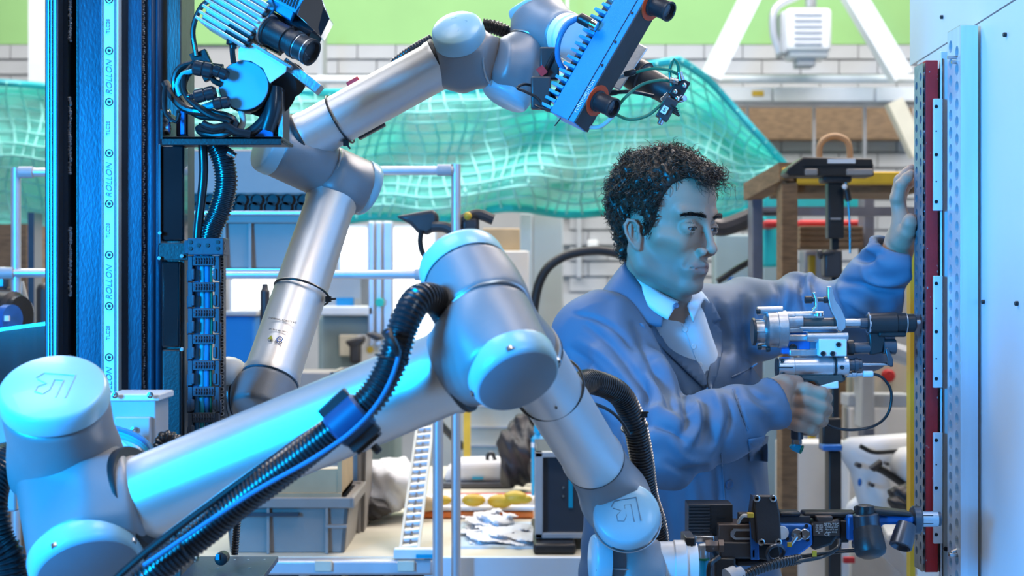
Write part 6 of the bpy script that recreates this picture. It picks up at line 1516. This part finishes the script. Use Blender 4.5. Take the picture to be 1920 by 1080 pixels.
# skin colours as a vertex attribute: lips, beard shadow, ears, nostrils, knuckles
q = hloc(V_); col = np.tile(np.array([.44, .27, .185, 1], np.float32), (len(V_), 1))
def blend(mask, c): 
    m_ = np.clip(mask, 0, 1)[:, None]; col[:, :3] = col[:, :3]*(1-m_)+np.array(c, np.float32)*m_
isH = np.zeros(len(V_), bool); isH[:len(vs[0])] = True
jaw = np.clip((-.040-q[:, 2])/.025, 0, 1)*np.clip((q[:, 0]+.005)/.03, 0, 1)*np.clip((q[:, 2]+.145)/.02, 0, 1)*isH
jaw *= 1-np.exp(-(((q[:, 2]+.052)/.012)**2+(q[:, 1]/.030-1.1)**2*0))*.0
blend(jaw*.62, (.20, .155, .135))
lip = np.exp(-(((q[:, 2]+.0682)/.0085)**4))*(np.abs(q[:, 1]) < .022)*(q[:, 0] > .085)*isH; blend(lip*.6, (.42, .16, .13))
blend(np.exp(-((q[:, 2]+.045)/.010)**2)*(q[:, 0] > .10)*isH*.35, (.55, .24, .18))
blend((np.abs(np.abs(q[:, 1])-.08) < .02)*(np.abs(q[:, 2]) < .05)*(np.abs(q[:, 0]) < .03)*isH*.4, (.52, .22, .16))
sc_m = np.clip((q[:, 2]-.075)/.02, 0, 1)*isH; blend(sc_m*(q[:, 0] < .06)*.7, (.08, .05, .04))
me = bpy.data.meshes.new('body'); me.vertices.add(len(V_)); me.vertices.foreach_set('co', V_.ravel()); me.loops.add(F_.size); me.loops.foreach_set('vertex_index', F_.ravel().astype(np.int32))
me.polygons.add(len(F_)); me.polygons.foreach_set('loop_start', np.arange(0, F_.size, 4, dtype=np.int32)); me.update(calc_edges=True); me.shade_smooth()
at = me.color_attributes.new('skin_tone', 'FLOAT_COLOR', 'POINT'); at.data.foreach_set('color', col.ravel())
sk = mat('skin', (.47, .285, .205), .55, 0, .05, 40, bump=.12, bs=900, sub=.12)
nt = sk.node_tree; ca = nt.nodes.new('ShaderNodeVertexColor'); ca.layer_name = 'skin_tone'; mxx = nt.nodes.new('ShaderNodeMix'); mxx.data_type = 'RGBA'; mxx.inputs[0].default_value = .85
pb = nt.nodes['Principled BSDF']; old = pb.inputs['Base Color'].links[0].from_socket
nt.links.new(old, mxx.inputs[6]); nt.links.new(ca.outputs[0], mxx.inputs[7]); nt.links.new(mxx.outputs[2], pb.inputs['Base Color'])
body = link('body', me, 'skin', MAN)
# eyes
gz = (hf*.95+hl*-.02+hu*-.26).normalized()
for s in (-1, 1):
    ec = hw(.0758, .0315*s, -.003)
    e = M().ball(ec, .0121, 24).obj('eyeball', 'eye_white', body)
    M().lathe(ec+gz*.0108, gz, [(-.0005, .0058), (.0006, .0056), (.0012, .0040), (.0016, .0020), (.0017, .0001)], 24).obj('iris', 'iris', e)
    lash = [hw(.0756+math.sqrt(.0142**2-(.0109*math.sin(t))**2-.0000102), .0315*s+.0115*math.sin(t), -.0038+.0034*math.cos(t)) for t in np.linspace(-1.4, 1.4, 11)]
    M().tube(lash, .0007, 6).obj('eyelashes', 'brow_hair', body)
rng = np.random.RandomState(5)
def strands(name, roots, dirs, length, r, curl, turns, mt, par, seg=12, grav=0., sides=3):
    N = len(roots); t = np.linspace(0, 1, seg)[None, :, None]
    dirs = dirs/np.linalg.norm(dirs, axis=1, keepdims=True); a = np.cross(dirs, rng.normal(size=(N, 3))); a /= np.linalg.norm(a, axis=1, keepdims=True); b = np.cross(dirs, a)
    L = length[:, None, None]; ph = rng.uniform(0, 6.28, (N, 1, 1)); w = turns[:, None, None]*6.283*t+ph
    cr = curl[:, None, None]*np.minimum(1, t*3)
    p = roots[:, None]+dirs[:, None]*L*t+a[:, None]*cr*(np.cos(w)-np.cos(ph))+b[:, None]*cr*(np.sin(w)-np.sin(ph))
    p[..., 2] -= (grav*L*t*t)[..., 0]
    tg = np.gradient(p, axis=1); tg /= np.maximum(np.linalg.norm(tg, axis=2, keepdims=True), 1e-9)
    u = np.cross(tg, dirs[:, None]+.01); u /= np.maximum(np.linalg.norm(u, axis=2, keepdims=True), 1e-9); v = np.cross(tg, u)
    rr = r*(1-.7*t)
    ring = [p+(u*math.cos(6.283*k/sides)+v*math.sin(6.283*k/sides))*rr for k in range(sides)]
    VV = np.stack(ring, 2).reshape(-1, 3).astype(np.float32)
    base = (np.arange(N)[:, None, None]*seg+np.arange(seg-1)[None, :, None])*sides; k = np.arange(sides)[None, None]; k2 = (k+1) % sides
    FF = np.stack([base+k, base+k2, base+sides+k2, base+sides+k], -1).reshape(-1, 4).astype(np.int32)
    m = bpy.data.meshes.new(name); m.vertices.add(len(VV)); m.vertices.foreach_set('co', VV.ravel()); m.loops.add(FF.size); m.loops.foreach_set('vertex_index', FF.ravel())
    m.polygons.add(len(FF)); m.polygons.foreach_set('loop_start', np.arange(0, FF.size, 4, dtype=np.int32)); m.update(calc_edges=True); m.shade_smooth()
    return link(name, m, mt, par)
for s in (-1, 1):
    n_b = 260; t = rng.uniform(0, 1, n_b); yy = .010+.042*t
    zz = .0165+.0055*np.sin(t*2.4)-.003*t+rng.normal(0, .0022, n_b)*(1-.5*t); xx = .0945-.018*t**1.6
    loc = np.stack([xx, yy*s, zz], 1)*HS; root = np3(HC)+loc@HR.T
    dl = np.stack([.12*np.ones(n_b)-.15*t, s*np.ones(n_b), .35-.5*t], 1)@HR.T
    strands('eyebrow', root, dl, rng.uniform(.007, .011, n_b), .0006, np.full(n_b, .0003), np.full(n_b, .5), 'brow_hair', body, 5)
# hair mass with hairline, then curls
mat('hair', (.034, .019, .011), .42, 0, .35, 60)
bvh_head = BVHTree.FromPolygons([tuple(v) for v in V_[:len(vs[0])].tolist()], fs[0].tolist())
def hair_fn(X):
    q = hloc(X)
    th = np.interp(q[:, 2], [-.08, .0, .05, .09, .12], [.004, .006, .008, .008, .008])+.003*np.clip((q[:, 0]-.02)/.04, 0, 1)*np.clip((q[:, 2]-.05)/.03, 0, 1)+.004*np.clip((-q[:, 0]-.03)/.04, 0, 1)
    d = smin(head_local(q, True), s_caps(q, (-.020, 0, -.045), (-.014, 0, -.10), .045, .040), .02)-th
    # locks
    n = .0050*np.sin(q[:, 0]*150+3*np.sin(q[:, 2]*70))*np.sin(q[:, 1]*140+2*np.sin(q[:, 0]*80))+.0032*np.sin(q[:, 2]*230+4*np.sin(q[:, 1]*90)+q[:, 0]*60)*np.cos(q[:, 0]*210)
    d = d-n-.001
    hz = np.interp(q[:, 0], [-.2, -.062, -.040, -.026, -.018, .008, .012, .026, .034, .042, .050, .064, .2], [-.080, -.076, -.062, -.038, .016, .016, -.022, -.020, .012, .042, .064, .078, .082])
    hz = hz+np.interp(np.abs(q[:, 1]), [0, .03, .06], [0, .0, .0])
    d = smax(d, (hz-q[:, 2])*.8, .008)
    return d*HS
me_hair = sdf_mesh(hair_fn, c-np.array([.17, .17, .17]), c+np.array([.19, .17, .19]), .0032, 'hair', 1)
hv, hfq = mesh_np(me_hair)
hair = link('hair', me_hair, 'hair', MAN)
# roots on the outer surface
ctr = (hv[hfq[:, 0]]+hv[hfq[:, 2]])/2; nr = np.cross(hv[hfq[:, 2]]-hv[hfq[:, 0]], hv[hfq[:, 3]]-hv[hfq[:, 1]]); nr /= np.maximum(np.linalg.norm(nr, axis=1, keepdims=True), 1e-9)
cent = np3(HC)+(HR@np.array([-.02, 0, .03])).astype(np.float32)
sgn = np.sign(((ctr-cent)*nr).sum(1).mean()); nr *= sgn
ql = hloc(ctr); okm = np.where(head_local(ql) > .002)[0]
pick = rng.choice(okm, 5600); ro = ctr[pick]-nr[pick]*.003
qq = hloc(ro); flw = np.stack([np.sin(qq[:, 1]*60+qq[:, 2]*50), np.cos(qq[:, 0]*70+qq[:, 2]*45), np.sin(qq[:, 0]*55+qq[:, 1]*60+1)], 1)
dr_ = nr[pick]*.42+flw*.55+rng.normal(0, .28, (len(pick), 3))+(np.stack([.35*np.ones(len(pick)), np.zeros(len(pick)), .15-.9*(qq[:, 2] < .03)], 1)@HR.T)*.6
ln = np.where(qq[:, 2] > .06, rng.uniform(.010, .022, len(pick)), rng.uniform(.006, .013, len(pick))); ln = np.where((qq[:, 2] > .06) & (qq[:, 0] > .03), ln*1.25, ln)
strands('hair_curls', ro, dr_, ln, .0009, rng.uniform(.0025, .0060, len(pick)), rng.uniform(.45, 1.15, len(pick)), 'hair', hair, 11, .2)['kind'] = 'stuff'
n_f = 60; t = rng.uniform(0, 1, n_f); loc = np.stack([.080+.014*rng.uniform(size=n_f), -.035+.075*t, .070+.02*rng.uniform(size=n_f)], 1)*HS
strands('fringe_curls', np3(HC)+(loc@HR.T).astype(np.float32), (np.stack([.7*np.ones(n_f), rng.normal(0, .5, n_f), rng.normal(-.2, .7, n_f)], 1)@HR.T), rng.uniform(.015, .032, n_f), .0006, rng.uniform(.003, .006, n_f), rng.uniform(.7, 1.6, n_f), 'hair', hair, 16, .3)['kind'] = 'stuff'

# ---------------------------------------------------------------- clothes
def to_px(X): return 960+X[:, 0]/X[:, 1]*F, 540-(X[:, 2]-CZ)/X[:, 1]*F
def s_poly(X, poly):
    x, y = to_px(X); n = len(poly); d = np.full(len(X), 1e9); s = np.ones(len(X))
    for i in range(n):
        ax_, ay = poly[i]; bx, by = poly[i-1]; ex, ey = bx-ax_, by-ay; wx, wy = x-ax_, y-ay
        t = np.clip((wx*ex+wy*ey)/(ex*ex+ey*ey), 0, 1); dx, dy = wx-ex*t, wy-ey*t; d = np.minimum(d, dx*dx+dy*dy)
        c1_, c2_, c3_ = y >= ay, y < by, ex*wy > ey*wx
        flip = (c1_ & c2_ & c3_) | (~c1_ & ~c2_ & ~c3_); s = np.where(flip, -s, s)
    return (s*np.sqrt(d)*X[:, 1]/F).astype(np.float32)
def torso(X, g=0.):
    z = X[:, 2]; axx = np.interp(z, [.30, .95, 1.33, 1.46], [P(1290, 0, 2.86).x, P(1286, 0, 2.85).x, P(1262, 0, 2.81).x, P(1240, 0, 2.79).x]); ayy = np.interp(z, [.3, .95, 1.33, 1.46], [2.87, 2.86, 2.815, 2.79])
    rf = np.interp(z, [.30, .95, 1.15, 1.32, 1.42], [.185, .150, .128, .128, .112])+g; rs = np.interp(z, [.30, .95, 1.15, 1.32, 1.42], [.235, .205, .180, .180, .165])+g
    dx, dy = X[:, 0]-axx, X[:, 1]-ayy; f = dx*tf[0]+dy*tf[1]; s = dx*tl[0]+dy*tl[1]
    # long vertical folds of the skirt
    an = np.arctan2(s, f); fold = .006*np.sin(an*7+z*3)*np.clip((1.15-z)/.2, 0, 1)
    k = np.sqrt((f/rf)**2+(s/rs)**2); d = (k-1)*np.minimum(rf, rs)-fold
    return smax(smax(d, z-1.405, .09), .55-z, .01)
Vpoly = [(1168, 488), (1196, 532), (1243, 588), (1290, 650), (1318, 712), (1323, 690), (1322, 640), (1312, 600), (1318, 560), (1300, 540), (1240, 520)]
VCUT = [True]
def coat_fn(X):
    d = torso(X)
    sh = lambda a, b, r0, r1: s_caps(X, np3(P(*a)), np3(P(*b)), r0, r1)
    d = smin(d, sh((1190, 598, 2.78), (1128, 640, 2.685), .060, .072), .05)
    d = smin(d, sh((1285, 590, 2.84), (1385, 602, 2.92), .055, .066), .05)
    # sleeves with creases across
    def sleeve(pts, rr, amp, fr, k=.03):
        o = None
        for (a, b), (r0, r1) in zip(zip(pts[:-1], pts[1:]), zip(rr[:-1], rr[1:])):
            a, b = np3(P(*a)), np3(P(*b)); ba = b-a; L = np.linalg.norm(ba); t = np.clip(((X-a)@ba)/(L*L), 0, 1)
            w = X-a-t[:, None]*ba; rad = np.linalg.norm(w, axis=1); cre = amp*np.sin(t*L*fr+6*w[:, 2]/.06+2*np.sin(w[:, 0]*38+w[:, 1]*21))
            s = rad-(r0+(r1-r0)*t)-cre; o = s if o is None else smin(o, s, k)
        return o
    sr = sleeve([SHR, (1190, 742, 2.565), ELR], [.072, .064, .060], .0035, 55)
    d = smin(d, sr, .035)
    d = smin(d, sleeve([ELR, (1350, 797, 2.505), (1446, 757, 2.551)], [.062, .052, .042], .0035, 95), .022)
    sl = sleeve([SHL, (1490, 590, 2.88), ELL], [.064, .066, .074], .0045, 60)
    d = smin(d, sl, .04)
    d = smin(d, sleeve([ELL, (1650, 535, 2.745), (1684, 478, 2.695)], [.074, .058, .052], .004, 80), .03)
    # open cuffs
    a, b = np3(P(1440, 760, 2.549)), np3(P(1490, 740, 2.572)); d = smax(d, -s_caps(X, np3(P(1438, 760, 2.548)), b, .031, .034), .003)
    ba = (b-a)/np.linalg.norm(b-a); d = smax(d, np.where(np.linalg.norm(X-a, axis=1) < .12, (X-np3(P(1452, 754, 2.554)))@ba, -1), .003)
    a, b = np3(P(1678, 488, 2.70)), np3(P(1696, 430, 2.68)); d = smax(d, -s_caps(X, a, b, .038, .042), .003)
    ba = (b-a)/np.linalg.norm(b-a); d = smax(d, np.where(np.linalg.norm(X-a, axis=1) < .12, (X-np3(P(1689, 462, 2.69)))@ba, -1), .003)
    d = smax(d, X[:, 0]-.6605, .004)          # keeps the sleeve off the strip
    # neck opening and V opening
    d = smax(d, -s_caps(X, np3(P(1226, 560, 2.752)), np3(P(1235, 470, 2.74)), .066, .075), .006)
    if VCUT[0]: d = smax(d, -np.maximum(s_poly(X, Vpoly), -(torso(X)+.034)), .004)
    return d
VCUT[0] = False; me_un = sdf_mesh(coat_fn, (.03, 2.50, 1.15), (.42, 3.0, 1.56), .009, 'uncut', 1); VCUT[0] = True
uv_, uf_ = mesh_np(me_un); bvh_un = BVHTree.FromPolygons(uv_.tolist(), uf_.tolist()); bpy.data.meshes.remove(me_un)
me_coat = sdf_mesh(coat_fn, (-.02, 2.36, .52), (.69, 3.12, 1.60), .0042, 'lab_coat', 1)
# hand-placed folds: ridges (+) and valleys (-) in metres, widths in photo pixels
cv, cf = mesh_np(me_coat)
no = np.empty(len(cv)*3, np.float32); me_coat.vertices.foreach_get('normal', no); no = no.reshape(-1, 3)
FOLDS = [(-.004, 5, [(1078, 588), (1120, 598), (1160, 622), (1190, 655)]), (.004, 9, [(1085, 640), (1130, 665), (1175, 712), (1205, 760)]), (-.005, 8, [(1072, 655), (1115, 690), (1165, 745)]),
 (.004, 9, [(1062, 690), (1100, 735), (1150, 790)]), (-.005, 8, [(1100, 610), (1150, 650), (1190, 700), (1215, 742)]), (.006, 10, [(1195, 690), (1222, 720), (1240, 752), (1232, 775)]),
 (-.009, 8, [(1205, 700), (1212, 740), (1205, 775), (1215, 800)]), (.006, 10, [(1215, 770), (1250, 780), (1280, 800)]), (-.007, 8, [(1225, 795), (1262, 806), (1290, 832)]),
 (.008, 9, [(1292, 742), (1306, 770), (1304, 806), (1290, 836)]), (-.007, 8, [(1278, 755), (1288, 785), (1282, 812)]), (-.006, 7, [(1318, 752), (1322, 790), (1312, 830)]),
 (.006, 9, [(1340, 738), (1350, 770), (1346, 812), (1335, 845)]), (-.005, 7, [(1362, 745), (1368, 780), (1362, 815)]), (-.004, 3, [(1378, 728), (1390, 765), (1404, 806)]),
 (.005, 8, [(1262, 832), (1290, 862), (1330, 868)]), (-.005, 8, [(1250, 868), (1290, 884), (1330, 872)]), (.005, 9, [(1392, 742), (1412, 765), (1440, 778)]), (-.004, 7, [(1400, 722), (1425, 745), (1448, 750)]),
 (-.006, 8, [(1188, 610), (1215, 670), (1240, 725), (1256, 770)]), (.006, 10, [(1212, 615), (1245, 690), (1275, 755)]), (-.006, 9, [(1262, 700), (1290, 765), (1300, 745)]),
 (.006, 11, [(1362, 575), (1370, 640), (1378, 700)]), (-.007, 9, [(1392, 560), (1398, 620), (1396, 690)]), (.005, 9, [(1412, 560), (1420, 600), (1425, 660)]), (-.005, 8, [(1345, 565), (1350, 600), (1362, 660)]),
 (-.006, 6, [(1450, 530), (1459, 552), (1452, 590)]), (.006, 9, [(1470, 528), (1478, 552), (1470, 590)]), (-.007, 6, [(1506, 516), (1503, 548), (1512, 590)]), (.008, 8, [(1520, 512), (1518, 545), (1530, 575)]),
 (.007, 9, [(1560, 522), (1580, 545), (1590, 585)]), (-.008, 7, [(1588, 476), (1622, 487), (1650, 478)]), (.006, 8, [(1600, 465), (1625, 470), (1645, 466)]), (.007, 9, [(1620, 500), (1632, 527), (1668, 530), (1704, 520)]),
 (-.007, 8, [(1570, 527), (1612, 532), (1663, 545), (1698, 545)]), (.006, 9, [(1590, 560), (1630, 585), (1675, 580)]), (-.006, 8, [(1600, 600), (1640, 615), (1680, 598)]), (.006, 8, [(1632, 450), (1640, 470), (1652, 492)]),
 (.005, 14, [(1180, 920), (1200, 1000), (1195, 1080)]), (-.006, 14, [(1250, 930), (1262, 1000), (1270, 1080)]), (.006, 12, [(1300, 900), (1310, 1000), (1322, 1080)]), (-.006, 10, [(1345, 860), (1352, 950), (1360, 1060)]),
 (.006, 12, [(1400, 880), (1415, 960), (1425, 1060)]), (-.006, 12, [(1440, 800), (1455, 900), (1470, 1000)]), (-.005, 9, [(1100, 930), (1112, 1000), (1105, 1060)]), (.005, 9, [(1085, 900), (1092, 960), (1085, 1040)])]
vx, vy = to_px(cv); front = np.clip(-(no@np.array([0, 1, 0]))*2.2+.25, 0, 1); disp = np.zeros(len(cv))
for amp, w, pl in FOLDS:
    pl = [(p.x, p.y) for p in catmull([(a, b, 0) for a, b in pl], n=5)]; dm = np.full(len(cv), 1e9); tt = np.zeros(len(cv)); n = len(pl)-1
    for i in range(n):
        (ax_, ay), (bx, by) = pl[i], pl[i+1]; ex, ey = bx-ax_, by-ay; t = np.clip(((vx-ax_)*ex+(vy-ay)*ey)/(ex*ex+ey*ey+1e-9), 0, 1)
        dd = (vx-ax_-ex*t)**2+(vy-ay-ey*t)**2; b_ = dd < dm; dm = np.where(b_, dd, dm); tt = np.where(b_, (i+t)/n, tt)
    disp += 1.45*amp*np.exp(-dm/(w*w*.8))*np.sin(np.pi*np.clip(tt*.9+.05, 0, 1))**.5*front
wr_ = .0019*np.sin(26*cv[:, 0]-34*cv[:, 2]+2.4*np.sin(21*cv[:, 1]+13*cv[:, 2])+2*np.sin(17*cv[:, 0]))*np.sin(31*cv[:, 2]+19*cv[:, 0]+3*np.sin(15*cv[:, 2]-12*cv[:, 1]))
disp += wr_*np.clip((s_poly(cv, Vpoly)+.01)/.03, 0, 1)
cv = cv+no*disp[:, None]; me_coat.vertices.foreach_set('co', cv.ravel().astype(np.float32)); me_coat.update()
bvh_coat = BVHTree.FromPolygons(cv.tolist(), cf.tolist())
coat = link('lab_coat', me_coat, 'coat', MAN)
# shirt
def shirt_fn(X):
    d = torso(X, -.020)
    d = smin(d, s_caps(X, np3(P(1205, 605, 2.78)), np3(P(1290, 600, 2.84)), .045), .05)
    d = smin(d, s_caps(X, np3(P(1222, 590, 2.770)), np3(P(1228, 560, 2.755)), .060, .058), .03)
    d = smin(d, s_caps(X, np3(P(1262, 650, 2.79)), np3(P(1250, 600, 2.785)), .060, .056), .03)
    d = smin(d, s_caps(X, np3(P(1264, 616, 2.760)), np3(P(1296, 700, 2.755)), .056, .052), .02)
    d = smax(d, .9-X[:, 2], .01)
    d = smax(d, -s_caps(X, np3(P(1226, 575, 2.757)), np3(P(1235, 470, 2.74)), .053, .060), .004)
    d = smax(d, -np.maximum(s_poly(X, [(1268, 540), (1274, 602), (1284, 608), (1292, 560), (1300, 530)]), -(torso(X, -.020)+.022)), .003)
    return d
me_sh = sdf_mesh(shirt_fn, (.02, 2.55, .88), (.50, 3.05, 1.56), .0048, 'shirt', 1)
sv, sf = mesh_np(me_sh); bvh_sh = BVHTree.FromPolygons(sv.tolist(), sf.tolist())
shirt = link('shirt', me_sh, 'shirt', MAN)
eye = Vector((0, 0, CZ))
def hit(bvh, x, y, fb=2.7):
    dr = (P(x, y, 1)-eye).normalized(); loc, nrm, _, _ = bvh.ray_cast(eye, dr)
    return (loc, nrm) if loc else (P(x, y, fb), Vector((0, -1, 0)))
def patch(poly, bvh, off, th, name, mt, par, step=9, fb=2.7, smooth_d=True):
    bm = bmesh.new(); bm.faces.new([bm.verts.new((x, y, 0)) for x, y in poly])
    xs = [p[0] for p in poly]; ys = [p[1] for p in poly]
    for v0, v1, nrm in ((min(xs), max(xs), (1, 0, 0)), (min(ys), max(ys), (0, 1, 0))):
        q = v0+step
        while q < v1:
            bmesh.ops.bisect_plane(bm, geom=bm.verts[:]+bm.edges[:]+bm.faces[:], plane_co=(q if nrm[0] else 0, q if nrm[1] else 0, 0), plane_no=nrm); q += step
    bmesh.ops.triangulate(bm, faces=bm.faces[:])
    for v in bm.verts:
        x, y = v.co.x, v.co.y; loc, nrm = hit(bvh, x, y, fb)
        if smooth_d:
            dd = [hit(bvh, x+a, y+b, fb)[0].y for a, b in ((-9, 0), (9, 0), (0, -9), (0, 9))]+[loc.y]; dd = sorted(dd)[1:4]; loc = P(x, y, min(loc.y, sum(dd)/3))
        v.co = loc+(eye-loc).normalized()*off
    me = bpy.data.meshes.new(name); bm.to_mesh(me); bm.free(); me.shade_smooth(); o = link(name, me, mt, par)
    s = o.modifiers.new('thickness', 'SOLIDIFY'); s.thickness = th; s.offset = 0
    return o
def loft(A_, B_, th, name, mt, par, bulge=.0, n=5):
    a = catmull(A_, n=8); b = catmull(B_, n=8); k = min(len(a), len(b)); m = M(); rows = []
    for j in range(n+1):
        t = j/n; rows.append([a[i].lerp(b[i], t)+Vector((0, -1, .3))*bulge*math.sin(math.pi*t) for i in range(k)])
    m.quad_grid(rows, close=False); o = m.obj(name, mt, par, angle=60); s = o.modifiers.new('thickness', 'SOLIDIFY'); s.thickness = th; s.offset = 0
    return o
# coat collar and lapels
loft([P(1300, 540, 2.86), P(1240, 508, 2.86), P(1185, 488, 2.80), P(1174, 494, 2.735), P(1196, 528, 2.690), P(1225, 566, 2.668), P(1243, 588, 2.665)],
     [P(1330, 565, 2.90), P(1230, 560, 2.90), P(1140, 548, 2.80), P(1128, 560, 2.705), P(1160, 590, 2.665), P(1200, 610, 2.655), P(1241, 613, 2.652)], .003, 'coat_collar', 'coat', MAN, .006)
patch([(1200, 606), (1236, 612), (1244, 612), (1240, 586), (1268, 620), (1300, 662), (1322, 706), (1330, 738), (1300, 708), (1262, 672), (1224, 636)], bvh_un, .004, .003, 'lapel', 'coat', MAN)
patch([(1315, 552), (1331, 560), (1352, 600), (1340, 606), (1352, 620), (1354, 660), (1345, 700), (1331, 738), (1326, 715), (1332, 680), (1330, 640), (1318, 600)], bvh_un, .004, .003, 'lapel', 'coat', MAN, fb=2.72)
for q in (coat,):
    patch([(1404, 826), (1439, 819), (1439, 866), (1405, 864)], bvh_coat, .0022, .0018, 'side_pocket', 'coat', MAN)
    patch([(1404, 824), (1440, 817), (1439, 830), (1422, 840), (1404, 834)], bvh_coat, .0048, .0018, 'pocket_flap', 'coat', MAN)
def pathline(pts, bvh, r, off, name, mt, par):
    pp = [(p.x, p.y) for p in catmull([(a, b, 0) for a, b in pts], n=6)]; w = []
    for x, y in pp:
        l_, n_ = hit(bvh, x, y); w.append(l_+(eye-l_).normalized()*off)
    return M().tube(w, r, 6, smooth=False).obj(name, mt, par)
pathline([(1352, 850), (1356, 900), (1360, 960), (1366, 1075)], bvh_coat, .0014, .0006, 'front_edge', 'coat', MAN)
pathline([(1372, 707), (1396, 696), (1420, 682)], bvh_coat, .0016, .0006, 'chest_pocket', 'coat', MAN)
pathline([(1374, 730), (1386, 764), (1402, 808)], bvh_coat, .0010, .0004, 'cuff_seam', 'coat', MAN)
for x, y in ((1367, 908), (1376, 1062)):
    l_, n_ = hit(bvh_coat, x, y); M().lathe(l_+n_*.0005, n_, [(0, .0085), (.0020, .0085), (.003, .0072), (.0022, .0055), (.0020, .0001)], 22).obj('coat_button', 'button', MAN)
# shirt collar with its button
loft([P(1290, 525, 2.83), P(1235, 500, 2.83), P(1186, 490, 2.79), P(1180, 496, 2.730), P(1205, 524, 2.695), P(1240, 550, 2.672), P(1272, 566, 2.668)],
     [P(1300, 545, 2.86), P(1235, 530, 2.86), P(1172, 512, 2.80), P(1178, 520, 2.722), P(1204, 560, 2.672), P(1226, 584, 2.656), P(1252, 600, 2.652)], .0025, 'shirt_collar', 'shirt', MAN, .004)
loft([P(1316, 548, 2.78), P(1308, 544, 2.735), P(1298, 552, 2.712), P(1288, 574, 2.690)], [P(1330, 568, 2.79), P(1320, 562, 2.725), P(1312, 576, 2.700), P(1300, 604, 2.684)], .0025, 'shirt_collar', 'shirt', MAN, .002)
for x, y in ((1268, 573),):
    M().lathe(P(x, y, 2.650), (.2, -1, .2), [(-.004, .0048), (.001, .0048), (.0016, .004), (.001, .0001)], 16).obj('shirt_button', 'button', MAN)
for x, y in ((1284, 618), (1300, 650), (1312, 684)):
    l_, n_ = hit(bvh_sh, x, y); M().lathe(l_+n_*.0003, n_, [(0, .0048), (.001, .0048), (.0016, .004), (.001, .0001)], 16).obj('shirt_button', 'white_plastic', MAN)
pathline([(1278, 606), (1292, 640), (1308, 680), (1320, 712)], bvh_sh, .0010, .0004, 'shirt_placket', 'shirt', MAN)
for s in (-1, 1):   # trousers and shoes, below the frame
    a = Vector((P(1285, 0, 2.86).x, 2.86, 0))+Vector([float(v) for v in tl])*.10*s
    M().tube([a+Vector((0, 0, .75)), a+Vector((0, 0, .4)), a+Vector((0, 0, .07))], lambda t: .105-.03*t, 20).obj('trouser_leg', 'bag_black', MAN)
    m = M(); ft_ = Vector([float(v) for v in tf]); m.tube([a-ft_*.07+Vector((0, 0, .045)), a+Vector((0, 0, .05)), a+ft_*.10+Vector((0, 0, .04)), a+ft_*.19+Vector((0, 0, .03))], lambda t: .045-.012*t, 14); m.obj('shoe', 'black_metal', MAN)
